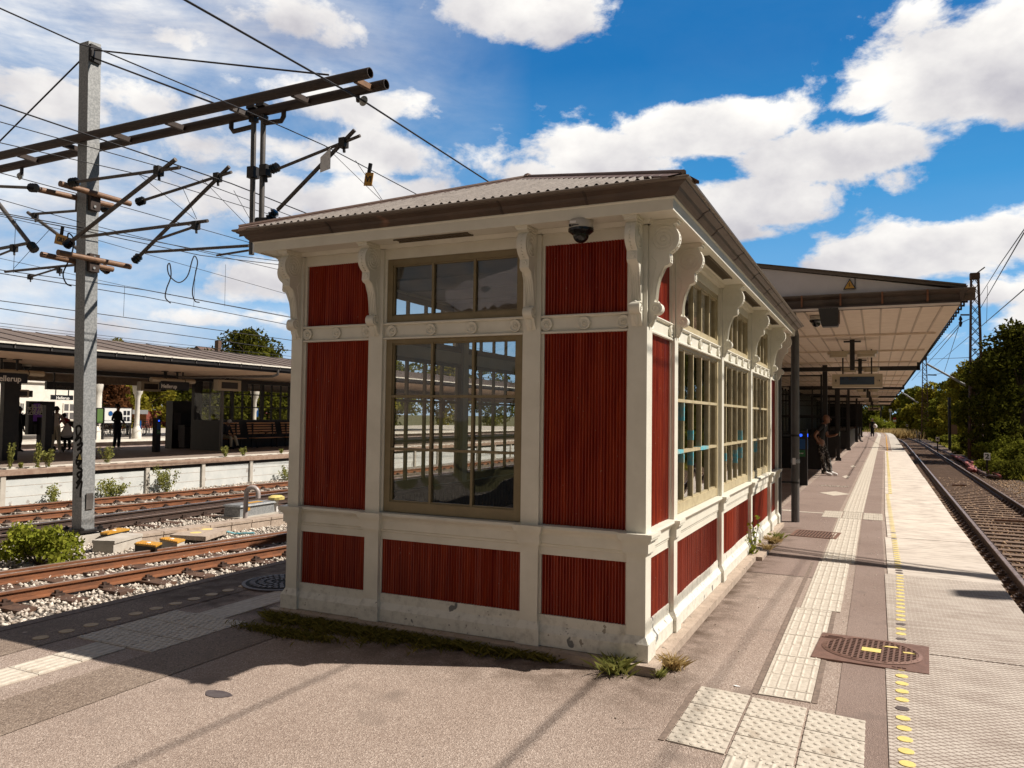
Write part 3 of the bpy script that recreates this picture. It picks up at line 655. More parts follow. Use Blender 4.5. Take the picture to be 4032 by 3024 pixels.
# ------------------------------------------------------------------ covers in the platform
t = thing('drain_cover', 'rusty rectangular drain cover with oval grating beside the yellow studs', 'drain cover', (1.29, 1.10, -.0125), math.radians(-3))
b = MB(); b.box((-.35, -.34, -.03), (.35, .33, .0265)); b.build('frame', m_iron, t, local=True)
b = MB(); ring = [(.30*math.cos(a), .27*math.sin(a)) for a in np.linspace(0, 2*PI, 33)[:-1]]
b.prism(ring, .028, .0305, lambda a, c, z: (a, c, z)); b.build('pit', m_hole, t, local=True)
b = MB()
for i in range(-8, 9):
    x = i*.035; h = .268*math.sqrt(max(0, 1-(x/.30)**2))
    if h > .02: b.box((x-.0065, -h, .029), (x+.0065, h, .036))
for j in range(-6, 7):
    y = j*.042; h = .295*math.sqrt(max(0, 1-(y/.27)**2))
    if h > .02: b.box((-h, y-.007, .0295), (h, y+.007, .0365))
b.build('grating', m_iron, t, local=True)
b = MB(); b.prism(ring, .0305, .038, lambda a, c, z: (a*1.0, c*1.0, z)); b2 = MB()
for k in range(32):
    a0, a1 = ring[k], ring[(k+1) % 32]; b2.hexa([(a0[0]*.97, a0[1]*.97, .03), (a1[0]*.97, a1[1]*.97, .03), (a1[0]*1.06, a1[1]*1.06, .03), (a0[0]*1.06, a0[1]*1.06, .03), (a0[0]*.97, a0[1]*.97, .038), (a1[0]*.97, a1[1]*.97, .038), (a1[0]*1.04, a1[1]*1.04, .031), (a0[0]*1.04, a0[1]*1.04, .031)])
b2.build('rim', m_iron, t, local=True)
b = MB(); b.box((-.06, -.055, .0362), (.06, .04, .0378)); b.build('yellow_paint_mark', m_yel, t, local=True)
b = MB(); b.prism([(.06, .12), (.10, .15), (.15, .155), (.165, .13), (.12, .115)], .037, .039, lambda a, c, z: (a, c, z)); b.build('yellow_paint_mark', m_yel, t, local=True); b = MB(); b.prism([(.19, .05), (.24, .06), (.27, .03), (.2, .02)], .037, .039, lambda a, c, z: (a, c, z)); b.build('yellow_paint_mark', m_yel, t, local=True)
b = MB()
for k in range(3): b.box((-.34+.02*k, .19+.03*k, .028), (-.14-.03*k, .2+.03*k, .0315)); b.box((.14+.03*k, -.28+.0*k, .028), (.16+.03*k, -.31, .0315))
b.build('cast_ridge', m_iron, t, local=True)
t = thing('drain_grate', 'brown slotted rectangular grate in the asphalt near the drainpipe foot', 'drain grate', (.56, 6.76, 0), math.radians(-4))
b = MB(); b.box((-.27, -.30, -.02), (.27, .30, .007)); b.build('pit', m_hole, t, local=True)
b = MB()
for sx in (-1, 1): b.box((sx*.285-.012, -.32, 0), (sx*.285+.012, .32, .014))
for sy in (-1, 1): b.box((-.297, sy*.31-.012, 0), (.297, sy*.31+.012, .0135))
b.box((-.27, -.008, 0), (.27, .008, .0125))
for i in range(14): x = -.26+i*.04; b.box((x-.011, -.30, 0), (x+.011, .30, .012))
b.build('bars', m_iron, t, local=True)
t = thing('manhole_cover', 'round cast iron manhole cover with spoke pattern beside the left tracks', 'manhole cover', (-3.72, .86, .004))
b = MB(); b.lathe((0, 0, 0), [(.36, -.01), (.36, .012), (.335, .014)], 40); b.build('rim', m_irong, t, local=True)
b = MB(); b.lathe((0, 0, 0), [(.325, .008), (.325, .016)], 40); b.build('lid', m_hole, t, local=True)
b = MB()
for r0, n, wd, ln in ((.06, 8, .02, .03), (.12, 14, .032, .045), (.19, 22, .034, .05), (.265, 30, .036, .05)):
    for k in range(n):
        a = 2*PI*(k+.5*(n % 4))/n; c, s_ = math.cos(a), math.sin(a)
        b.bar(((r0-ln/2)*c, (r0-ln/2)*s_, .018), ((r0+ln/2)*c, (r0+ln/2)*s_, .018), wd, .008)
b.build('raised_pattern', m_irong, t, local=True)
b = MB(); b.lathe((.02, .12, 0), [(.07, .02), (.06, .0235)], 10); b.build('yellow_paint_mark', m_yelo, t, local=True)
t = thing('paint_patch', 'small pale grey patch on the sunlit asphalt near the shadow tip', 'patch', (*at(*DD(470, 1500), z=0)[:2], 0)); 
b = MB(); b.prism([(.09*math.cos(a)*(1+.15*math.sin(3*a)), .05*math.sin(a)) for a in np.linspace(0, 2*PI, 15)[:-1]], 0, .003, lambda a, c, z: (a, c, z)); b.build('patch_skin', m_irong, t, local=True)
p = at(*DD(1591, 1483), z=0); b = MB(); b.prism([(-.02, 0), (-.01, .012), (.008, .008), (.022, .004), (.02, -.008), (0, -.012)], 0, .003, lambda a, c, z: (p[0]+a, p[1]+c, .002+z)); tag(b.build('paper_scrap', m_cwhite), 'small white paper scrap on asphalt above the dotted paving', 'litter')
# pale diamond painted on the asphalt lane
for (dx, dy, w_, h_, lab) in ((.50, 13.4, .30, .55, 'large pale diamond mark on the asphalt beyond the drainpipe'), (.55, 19.0, .1, .6, 'narrow pale diamond mark in the middle of the asphalt lane'), (.60, 24.5, .09, .7, 'smallest pale diamond mark farthest along the asphalt lane')):
    b = MB(); b.prism([(dx-w_, dy), (dx, dy+h_), (dx+w_, dy), (dx, dy-h_)], 0, .004, lambda a, c, z: (a, c, .004+z)); tag(b.build('painted_diamond', m_joint if False else m_tile), lab, 'road marking')
pts = np.stack([rng.uniform(.1, .72, 260), rng.normal(15.4, .12, 260), np.full(260, .006)], 1); scatter_stones('chipped_marking', 'row of pale chips left from a worn marking', pts, .012, m_stone)
lit = np.stack([rng.uniform(-.0, 1.35, 120), rng.uniform(-1.5, 9, 120), np.full(120, .006)], 1); scatter_stones('grit', 'loose pale grit on the asphalt', lit, .007, m_stone)

# ------------------------------------------------------------------ the pavilion
W_, L_ = 2.921, 7.36
PAV = thing('waiting_pavilion', 'small old waiting pavilion with red corrugated panels, cream pillars and scroll brackets', 'pavilion', (-1.46, 3.68, 0))
ZS, ZL, ZF0, ZF1, ZP, ZSO = .059, .86, 2.165, 2.29, 2.775, 2.878
TF = lambda s, n, z: (s, -n, z)                    # front wall: s = x
TR = lambda s, n, z: (n, s, z)                     # right wall: s = y
TL = lambda s, n, z: (-W_-n, s, z)                 # left wall
TB = lambda s, n, z: (s, L_+n, z)
def ring(mb, prof, m=0, closed=False):
    """sweep (n,z) profile round the footprint with mitred corners"""
    V = []; F = []
    for n, z in prof: V += [(-W_-n, -n, z), (n, -n, z), (n, L_+n, z), (-W_-n, L_+n, z)]
    k = len(prof)
    for i in range(k if closed else k-1):
        for j in range(4): a = i*4+j; b_ = i*4+(j+1) % 4; c = ((i+1) % k)*4; F.append((a, b_, c+(j+1) % 4, c+j))
    return mb.add(V, F, m)
b = MB(); b.box((-W_-.091, -.091, -.03), (.091, 4.46, ZS)); b.box((-W_-.091, 4.48, -.03), (.075, L_+.08, ZS-.004)); b.box((.02, 4.30, -.03), (.16, 4.86, ZS-.014))
b.build('plinth', m_plinth, PAV)
front_p = [(-W_, -W_+.107), (-2.17, -2.045), (-.875, -.745), (-.125, 0)]
side_p = [(0, .13), (.76, .863), (2.67, 2.775), (4.57, 4.68), (6.41, 6.52), (7.25, L_)]
def rail_prof():   # ledge section (n,z)
    return [(-.06, .868), (.012, .862), (.016, .846), (.010, .836), (-.008, .822), (-.016, .808), (-.016, .803), (-.020, .80), (-.020, .742), (-.030, .735), (-.030, .722), (-.036, .716), (-.036, .664), (-.06, .664)]
def base_prof(): return [(-.06, .262), (-.032, .262), (-.032, .196), (-.026, .186), (-.004, .158), (.002, .152), (.002, ZS+.004), (-.06, ZS+.004)]
def frieze_prof(): return [(-.07, ZF0), (-.012, ZF0), (-.010, ZF0+.010), (-.016, ZF0+.017), (-.030, ZF0+.019), (-.030, ZF1-.019), (-.016, ZF1-.017), (-.010, ZF1-.008), (-.014, ZF1), (-.07, ZF1)]
def pillar(T, a, b_, corner, name='pillar'):
    e0 = e1 = None
    mb = MB(T)
    mb.box((a, -.11, ZS), (b_, 0, ZSO), 0)
    w = .022
    # base block, sloped shoulder, ledge cap
    lo = a-(w if corner != 'hi' else w); hi = b_+w
    mb.box((lo, -.1, ZS+.002), (hi, w+.004, .168), 1)
    mb.hexa([(lo, -.1, .168), (hi, -.1, .168), (hi, w+.004, .168), (lo, w+.004, .168), (a, -.1, .215), (b_, -.1, .215), (b_, .001, .215), (a, .001, .215)], 1)
    for (z0, z1, e) in ((.724, .737, .010), (.737, .806, .022), (.806, .812, .030), (.812, .822, .036), (.822, .838, .046), (.838, .861, .052)):
        mb.box((a-e*.8, -.105, z0), (b_+e*.8, e, z1), 0)
    mb.box((a-.012, -.1, ZSO-.03), (b_+.012, .02, ZSO-.002), 0)
    return mb
def cornerpillar(x0, x1, y0, y1):
    mb = MB()
    mb.box((x0, y0, ZS), (x1, y1, ZSO), 0)
    e = .026; mb.box((x0-e, y0-e, ZS+.002), (x1+e, y1+e, .168), 1)
    mb.hexa([(x0-e, y0-e, .168), (x1+e, y0-e, .168), (x1+e, y1+e, .168), (x0-e, y1+e, .168), (x0, y0, .215), (x1, y0, .215), (x1, y1, .215), (x0, y1, .215)], 1)
    for (z0, z1, e) in ((.724, .737, .010), (.737, .806, .022), (.806, .812, .030), (.812, .822, .036), (.822, .838, .046), (.838, .861, .052)):
        mb.box((x0-e, y0-e, z0), (x1+e, y1+e, z1), 0)
    mb.box((x0-.014, y0-.014, ZSO-.03), (x1+.014, y1+.014, ZSO-.002), 0)
    return mb
cornerpillar(-.125, 0, 0, .13).build('corner_pillar', [m_cream, m_creamlow], PAV)
cornerpillar(-W_, -W_+.107, 0, .13).build('corner_pillar', [m_cream, m_creamlow], PAV)
cornerpillar(-.125, 0, 7.25, L_).build('corner_pillar', [m_cream, m_creamlow], PAV)
cornerpillar(-W_, -W_+.107, 7.25, L_).build('corner_pillar', [m_cream, m_creamlow], PAV)
for a, c in front_p[1:3]: pillar(TF, a, c, None).build('pillar', [m_cream, m_creamlow], PAV)
for T in (TR, TL):
    for a, c in side_p[1:5]: pillar(T, a, c, None).build('pillar', [m_cream, m_creamlow], PAV)
def rosette():
    b = MB(); b.lathe((0, 0, 0), [(.040, 0), (.045, .012), (.044, .020), (.039, .022), (.034, .018), (.024, .012), (.019, .012), (.0185, .019), (.014, .020), (.012, .014), (.007, .021), (.001, .024)], 18, axis='x')
    return b
ros_mesh = None
def corrug(T, s0, s1, z0, z1, n=-.047, pitch=.0215, amp=.0085):
    k = max(4, int((s1-s0)/pitch*6)); V = []; F = []
    for i in range(k+1):
        s = s0+(s1-s0)*i/k; q = n+amp*(1+.22*math.sin(s*61)*math.sin(s*17+z0))*math.sin(2*PI*s/pitch)+.0025*math.sin(s*5.3+z0*9)+(.003 if int(s/.62) % 2 else 0)
        jag = random.uniform(-.003, .003)
        V += [(s, q, z0+jag), (s, q, z1)]
    for i in range(k): F.append((2*i, 2*i+2, 2*i+3, 2*i+1))
    m = MB(T); m.add(V, F); m.box((s0, n-.02, z0), (s1, n-.012, z1)); return m
def bay(T, s0, s1, kind, npane, mull, nros, interior=True):
    """kind: 'panel' or 'window' between two pillars"""
    global ros_mesh
    f = lambda a, b_, t: (t, a, b_)
    m = MB(T); m.prism(rail_prof(), s0, s1, f); m.build('ledge', m_cream, PAV)
    m = MB(T); m.prism(base_prof(), s0, s1, f); m.build('base_board', m_creamlow, PAV)
    corrug(T, s0, s1, .262, .664).build('lower_panel', m_red, PAV)
    m = MB(T); m.prism(frieze_prof(), s0, s1, f); fr = m.build('frieze_band', m_cream, PAV)
    for i in range(nros):
        s = s0+(s1-s0)*((i+.5)/nros if nros < 2 else (.06+.88*i/(nros-1) if (s1-s0) < 1.5 else .04+.92*i/(nros-1)))
        if ros_mesh is None:
            o = rosette().build('rosette', m_cream, fr, smooth=True, local=True); ros_mesh = o.data
        else: o = bpy.data.objects.new('rosette', ros_mesh); link(o); o.parent = fr
        p = Vector(T(s, -.031, (ZF0+ZF1)/2))-Vector(ORG[PAV.name]); o.location = p
        nn = Vector(T(0, 1, 0))-Vector(T(0, 0, 0)); o.rotation_euler = (0, 0, math.atan2(nn.y, nn.x))
    m = MB(T); m.box((s0, -.075, ZP), (s1, -.028, ZSO-.002)); m.box((s0, -.04, ZSO-.028), (s1, -.006, ZSO-.003)); m.build('top_rail', m_cream, PAV)
    # jambs
    m = MB(T)
    for a in (s0, s1-.016): m.box((a, -.07, .868), (a+.016, -.028, ZF0-.002)); m.box((a, -.07, ZF1+.002), (a+.016, -.028, ZP-.001)); m.box((a, -.07, .265), (a+.012, -.034, .662))
    m.build('jamb', m_cream, PAV)
    if kind == 'panel':
        corrug(T, s0, s1, .868, ZF0).build('middle_panel', m_red, PAV); corrug(T, s0, s1, ZF1, ZP).build('upper_panel', m_red, PAV)
        return
    om = mull
    a, c = s0+.016, s1-.016
    for (z0, z1, rows, lab, fb, ft, sw) in ((.872, ZF0-.001, (1.34, 1.735), 'lower', .075, .028, .052 if T is TF else .045), (ZF1+.001, ZP-.001, (), 'upper', .05, .045, .045)):
        m = MB(T); n0, n1 = -.085, -.036
        m.box((a, n0, z0), (a+sw, n1, z1)); m.box((c-sw, n0, z0), (c, n1, z1)); m.box((a+sw, n0, z0), (c-sw, n1-.001, z0+fb)); m.box((a+sw, n0, z1-ft), (c-sw, n1-.001, z1))
        e = .012; g0, g1 = a+sw, c-sw; y0, y1 = z0+fb, z1-ft
        m.box((g0, n0+.01, y0), (g0+e, n1-.012, y1)); m.box((g1-e, n0+.01, y0), (g1, n1-.012, y1)); m.box((g0+e, n0+.01, y0), (g1-e, n1-.013, y0+e)); m.box((g0+e, n0+.01, y1-e), (g1-e, n1-.013, y1))
        mw = .0095 if T is TF else .012
        for i in range(1, npane):
            s = g0+(g1-g0)*i/npane; m.box((s-mw, n0+.008, y0), (s+mw, n1-.008, y1))
        for z in rows: m.box((g0, n0+.006, z-mw), (g1, n1-.002, z+mw))
        wo_ = m.build('window', om, PAV)
        m = MB(T); m.add([(g0, -.066, y0), (g1, -.066, y0), (g1, -.066, y1), (g0, -.066, y1)], [(0, 1, 2, 3)]); m.build('glass', m_glass, wo_)
        if lab == 'lower' and T is TR:
            m = MB(T)
            seg = {0: [(0, 1.58, 1.72), (1, 1.21, 1.33), (1, 1.42, 1.50), (0, 1.25, 1.32), 'r'], 1: [(0, 1.17, 1.25), (2, 1.12, 1.26), (3, 1.36, 1.47), (3, 1.16, 1.28)], 2: [(1, 1.18, 1.32)]}[0 if s0 < 1 else 1 if s0 < 3 else 2]
            for q in seg:
                if q == 'r': m.box((g0+.0, n0+.004, 1.326), (g0+.30, n1-.0005, 1.3545)); m.box((g0+.95, n0+.004, 1.326), (g0+1.3, n1-.0005, 1.3545))
                elif q == 'h': m.box((g0+.2, n0+.004, 1.326), (g0+.6, n1-.0005, 1.3545))
                else:
                    s = g0+(g1-g0)*(q[0]+1)/npane if q[0] < 4 else g1-.02; m.box((s-mw-.001, n0+.006, q[1]), (s+mw+.001, n1-.006, q[2]))
            m.build('blue_paint', m_cyan, wo_)
kinds_f = ['panel', 'window', 'panel']
for i in range(3): bay(TF, front_p[i][1], front_p[i+1][0], kinds_f[i], 3, m_olive, 4 if i == 1 else 3)
kinds_s = ['panel', 'window', 'window', 'window', 'panel']
for T in (TR, TL):
    for i in range(5):
        bay(T, side_p[i][1], side_p[i+1][0], kinds_s[i], 5, m_oliver if T is TR else m_olive, 2 if kinds_s[i] == 'panel' else 5)
# brackets
def bracket_mesh():
    b = MB(); hw = .034
    P = [(.0, 2.862), (.178, 2.862)]
    cx, cz, r = .098, 2.752, .098
    for a in np.linspace(58, -62, 13): P.append((cx+r*math.cos(math.radians(a)), cz+r*math.sin(math.radians(a))))
    P += [(.136, 2.655), (.140, 2.600), (.128, 2.585), (.098, 2.575), (.078, 2.545), (.060, 2.50), (.047, 2.44), (.040, 2.375), (.038, 2.345)]
    cx2, cz2, r2 = .048, 2.305, .040
    for a in np.linspace(80, -100, 9): P.append((cx2+r2*math.cos(math.radians(a)), cz2+r2*math.sin(math.radians(a))))
    P += [(.036, 2.255), (.030, 2.232), (.012, 2.205), (0, 2.19)]
    f = lambda a, z, t: (a, t, z)
    b.prism(P, -hw, hw, f)
    b.box((0, -.046, 2.860), (.198, .046, 2.876)); b.box((0, -.040, 2.846), (.186, .040, 2.860))
    # volute spirals standing proud of both cheeks
    for s in (-1, 1):
        for (c, z, rr, k) in ((.098, 2.752, .080, 3), (.048, 2.305, .028, 1)):
            pts = []
            for i in range(26*k//2+10):
                a = .42*i; q = rr*(1-i/(26*k//2+10))+.006
                pts.append((c+q*math.cos(a+1.0), s*(hw), z+q*math.sin(a+1.0)))
            b.tube(pts, .0052, 5)
        b.lathe((.098, s*hw-.004 if s > 0 else s*hw-.006, 2.752), [(.015, 0), (.014, .010), (.004, .012)] if s > 0 else [(.004, -.006), (.014, -.004), (.015, .006)], 10, axis='y')
        b.tube([(.018, s*hw, 2.64), (.05, s*hw, 2.60), (.03, s*hw, 2.52), (.02, s*hw, 2.40)], .004, 5)
    # beads on the nose, roundel, flutes
    for a in np.linspace(50, -58, 9): b.lathe((.098+.098*math.cos(math.radians(a)), 0, 2.752+.098*math.sin(math.radians(a))-.004), [(.001, -.005), (.008, 0), (.001, .008)], 6)
    b.lathe((.137, 0, 2.628), [(.022, 0), (.021, .007), (.010, .008), (.009, .005), (.001, .010)], 12, axis='x')
    for t in (-.016, 0, .016): b.tube([(.078, t, 2.56), (.062, t, 2.50), (.049, t, 2.44), (.041, t, 2.36)], .0045, 5)
    for t in (-.033, .033): b.tube([(.10, t*.9, 2.578), (.064, t*.9, 2.50), (.051, t*.9, 2.44), (.043, t*.9, 2.36)], .004, 5)
    b.lathe((.055, 0, 2.345), [(.001, -.008), (.012, 0), (.001, .010)], 8)
    b.lathe((.0, 0, 0), [(.0, 0)]*2, 3) if False else None
    b.tube([(.020, 0, 2.262), (.020, 0, 2.235), (.012, 0, 2.185)], [.024, .022, .003], 10)
    return b
br = bracket_mesh().build('bracket', m_cream, PAV, smooth=True, local=True); bd = br.data; first = True
P0 = Vector(ORG[PAV.name])
spots_ = []
for (a, c) in front_p: spots_.append((Vector(((a+c)/2, -.001, 0)), -PI/2))
for (a, c) in side_p: spots_.append((Vector((.001, (a+c)/2, 0)), 0)); spots_.append((Vector((-W_-.001, (a+c)/2, 0)), PI))
for p, rz in spots_:
    if first: o = br; first = False
    else: o = br.copy(); link(o); o.parent = PAV
    o.location = p-P0; o.rotation_euler = (0, 0, rz)
# soffit, fascia, gutter
m = MB(); ring(m, [(-.10, ZSO), (.19, ZSO)]); ring(m, [(-.02, ZSO-.001), (-.02, ZSO-.03), (.015, ZSO-.03), (.03, ZSO-.001)]); sf = m.build('soffit', m_cream, PAV)
def vent(T, a, c):
    m = MB(T); m.box((a, .075, ZSO-.006), (c, .145, ZSO-.0015)); 
    k = int((c-a)/.03); 
    for i in range(k): s = a+(c-a)*(i+.5)/k; m.box((s-.003, .08, ZSO-.009), (s+.003, .14, ZSO-.0055))
    m.box((a-.01, .066, ZSO-.011), (c+.01, .076, ZSO-.0018)); m.box((a-.01, .144, ZSO-.011), (c+.01, .154, ZSO-.0018)); m.build('vent_grille', m_vent, sf)
vent(TF, -1.85, -1.25)
for a, c in ((1.25, 2.3), (3.1, 4.2), (5.0, 6.0)): vent(TR, a, c)
m = MB(); ring(m, [(.19, ZSO), (.19, ZSO-.008), (.216, ZSO-.008), (.218, ZSO+.060), (.226, ZSO+.068), (.226, ZSO+.078), (.15, ZSO+.078)]); m.build('fascia', m_cream, PAV)
m = MB(); gp = [(.18, 2.952), (.228, 2.952), (.240, 2.957), (.262, 2.975), (.272, 2.992), (.296, 3.004), (.312, 3.010), (.318, 3.022)]
ring(m, gp, 0); ring(m, [(.316, 3.018), (.336, 3.022), (.340, 3.032), (.334, 3.038), (.316, 3.036), (.308, 3.026), (.29, 3.022), (.24, 2.97), (.18, 2.97)], 1)
for T, ss in ((TF, (-2.35, -.93, -.33)), (TR, (.42, .92, 1.9, 2.9, 3.85, 4.9, 5.9, 6.8))):
    for s in ss:
        mm = MB(T); f = lambda a, b_, t: (t, a, b_)
        pr = [(n+.0025, z-.0022) for n, z in gp[1:]]+[(n, z) for n, z in gp[:0:-1]]
        mm.prism(pr, s-.008, s+.008, f); m.add(mm.v, mm.f, 2)
gt = m.build('gutter', [m_gut, m_lip, m_steelbrown], PAV)
# roof
AX, AY, AZ = -W_/2, 1.34, 3.705
eo = .30; ez = 3.042
m = MB(); V = []; F = []
def wave(s, pitch=.066, amp=.0135): return amp*math.sin(2*PI*s/pitch)
ns = 440
for i in range(ns+1):
    x = -W_-eo+(W_+2*eo)*i/ns; t = min(1, min(x-(-W_-eo), eo-x)/(W_/2+eo)); y = -eo+t*(AY+eo)
    z = wave(x); V += [(x, -eo, ez+z+.006), (x, y, ez+(AZ-ez)*t+z+.006)]
for i in range(ns): F.append((2*i, 2*i+2, 2*i+3, 2*i+1))
m.add(V, F)
for sgn in (0, 1):
    V = []; F = []; n2 = 900
    for i in range(n2+1):
        y = -eo+(L_+.25+eo)*i/n2; t = min(1, (y+eo)/(AY+eo)); x0 = eo if sgn else -W_-eo; xt = x0+(AX-x0)*t
        V += [(x0, y, ez+wave(y)+.006), (xt, y, ez+(AZ-ez)*t+wave(y)+.006)]
    for i in range(n2): F.append((2*i, 2*i+2, 2*i+3, 2*i+1))
    m.add(V, F)
rf = m.build('roof', m_roof, PAV, smooth=False)
m = MB()
for (p, q) in (((-W_-eo, -eo, ez+.02), (AX, AY, AZ+.02)), ((eo, -eo, ez+.02), (AX, AY, AZ+.02)), ((AX, AY, AZ+.02), (AX, L_+.2, AZ+.02))):
    p = Vector(p); q = Vector(q); d = (q-p).normalized(); side = d.cross(Vector((0, 0, 1))).normalized()
    for s in (-1, 1):
        off = side*s*.11+Vector((0, 0, -.035))
        m.add([tuple(p), tuple(q), tuple(q+off), tuple(p+off)], [(0, 1, 2, 3)]); 
        m.add([tuple(p+off), tuple(q+off), tuple(q+off+Vector((0, 0, -.02))), tuple(p+off+Vector((0, 0, -.02)))], [(0, 1, 2, 3)])
    m.tube([p+Vector((0, 0, .0)), q+Vector((0, 0, .0))], .018, 8)
m.lathe((AX, AY, AZ+.01), [(.05, 0), (.03, .03), (.01, .04)], 10)
m.build('hip_cap', m_hip, rf)
# interior
m = MB(); m.box((-W_+.12, .12, .02), (-.12, L_-.12, .09)); m.build('floor', m_intfloor, PAV)
m = MB(); m.box((-W_+.09, .09, 2.80), (-.09, L_-.09, 2.84));
for k in range(12): m.box((-W_+.1, .3+k*.6, 2.785), (-.1, .33+k*.6, 2.801))
m.box((-W_+.13, 2.4, 2.66), (-.13, 2.5, 2.80)); m.box((-W_+.13, 4.8, 2.66), (-.13, 4.9, 2.80)); m.build('ceiling', m_int, PAV)
def wains(T, a, c):
    m = MB(T); m.box((a, -.125, .09), (c, -.095, .84)); m.box((a, -.16, .83), (c, -.095, .862))
    k = int((c-a)/.08)
    for i in range(k): s = a+(c-a)*(i+.5)/k; m.box((s-.028, -.133, .1), (s+.028, -.124, .82))
    return m
for T, a, c in ((TF, -W_+.13, -.13), (TL, .13, L_-.13), (TR, .13, L_-.13)):
    m = wains(T, a, c); m.build('wainscot', m_wains, PAV)
m = MB(); m.box((-W_+.13, L_-.16, .09), (-.13, L_-.10, 2.8)); m.build('back_wall', m_wains, PAV)
m = MB(); m.box((-W_+.16, .6, .45), (-W_+.55, 6.6, .5)); 
for k in range(5): m.box((-W_+.2, .9+k*1.3, .09), (-W_+.26, .96+k*1.3, .45))
tag(m.build('wall_bench', m_int), 'long pale bench inside the pavilion below its far windows', 'bench')
m = MB(); m.box((-1.75, 4.4, .09), (-1.5, 4.65, 2.66)); m.build('inner_post', m_int, PAV)

# security camera under the eaves
def dome_cam(loc, label, s=1.):
    t = thing('security_camera', label, 'camera', loc)
    b = MB(); b.lathe((0, 0, 0), [(.082*s, 0), (.085*s, -.004*s), (.085*s, -.062*s), (.080*s, -.07*s)], 28); b.build('housing', m_white, t, smooth=True, local=True)
    b = MB(); b.lathe((0, 0, 0), [(.088*s, -.06*s), (.088*s, -.076*s), (.060*s, -.098*s), (.056*s, -.10*s)], 28); b.build('skirt', m_black, t, smooth=True, local=True)
    b = MB(); b.lathe((0, 0, -.10*s), [(.055*s*math.cos(a), -.055*s*math.sin(a)) for a in np.linspace(0, 1.5, 8)], 24); b.build('dome', m_black, t, smooth=True, local=True)
    return t
cp = at(*((2288), 868), z=ZSO-.002)
sc_ = dome_cam((cp[0], cp[1], ZSO-.003), 'white dome security camera under the pavilion eaves at the front corner', .95)
m = MB(); m.box((cp[0]-.045, cp[1]-.0845, ZSO-.035), (cp[0]-.005, cp[1]-.074, ZSO-.02)); m.build('label_plate', m_cwhite, sc_)
m = MB(); m.box((cp[0]-.052, cp[1]-.0842, ZSO-.055), (cp[0]-.042, cp[1]-.068, ZSO-.041)); 
for i in range(7): m.box((cp[0]-.034+i*.007, cp[1]-.0842, ZSO-.051), (cp[0]-.029+i*.007, cp[1]-.072, ZSO-.045))
m.build('maker_mark', m_dark, sc_)

# ------------------------------------------------------------------ tracks
def rail_obj(pts, zt, par, mside, mhead, h=.15, name='rail'):
    """rail along plan polyline pts; zt = top of head"""
    prof = [(-.07, -h), (-.07, -h+.012), (-.010, -h+.03), (-.009, -.04), (-.035, -.034), (-.035, -.004), (.035, -.004), (.035, -.034), (.009, -.04), (.010, -h+.03), (.07, -h+.012), (.07, -h)]
    V = []; F = []; n = len(prof)
    for i, p in enumerate(pts):
        a = Vector(pts[max(i-1, 0)]); c = Vector(pts[min(i+1, len(pts)-1)]); d = (c-a).normalized(); s = Vector((d.y, -d.x))
        V += [(p[0]+s.x*u, p[1]+s.y*u, zt+z) for u, z in prof]
    for i in range(len(pts)-1):
        for j in range(n): F.append((i*n+j, i*n+(j+1) % n, (i+1)*n+(j+1) % n, (i+1)*n+j))
    F += [tuple(range(n-1, -1, -1)), tuple(range((len(pts)-1)*n, len(pts)*n))]
    m = MB(); m.add(V, F)
    V = []; F = []; hp = [(-.031, -.004), (-.026, 0), (.026, 0), (.031, -.004)]
    for i, p in enumerate(pts):
        a = Vector(pts[max(i-1, 0)]); c = Vector(pts[min(i+1, len(pts)-1)]); d = (c-a).normalized(); s = Vector((d.y, -d.x))
        V += [(p[0]+s.x*u, p[1]+s.y*u, zt+z) for u, z in hp]
    for i in range(len(pts)-1):
        for j in range(3): F.append((i*4+j, i*4+j+1, (i+1)*4+j+1, (i+1)*4+j))
    m.add(V, F, 1); return m.build(name, [mside, mhead], par)
def poly(p0, p1, y0, y1, ybend=None, dx=0.):
    """line through p0,p1 sampled from y0..y1; beyond ybend it turns parallel to the platform"""
    k = (p1[0]-p0[0])/(p1[1]-p0[1]); out = []
    y = y0
    while y <= y1+.01:
        if ybend is None or y < ybend: x = p0[0]+k*(y-p0[1])
        else: t = y-ybend; x = p0[0]+k*(ybend-p0[1])+k*(3*(1-math.exp(-t/3)))
        out.append((x+dx, y)); y += 1.5
    return out
ZR = -.70
def rl(a, b_): p = at(*a, z=ZR); q = at(*b_, z=ZR); return (p[0], p[1]), (q[0], q[1])
def pos_at(pl, y):
    for a, c in zip(pl[:-1], pl[1:]):
        if a[1] <= y <= c[1]: t = (y-a[1])/(c[1]-a[1]); return a[0]+(c[0]-a[0])*t
    return pl[-1][0]
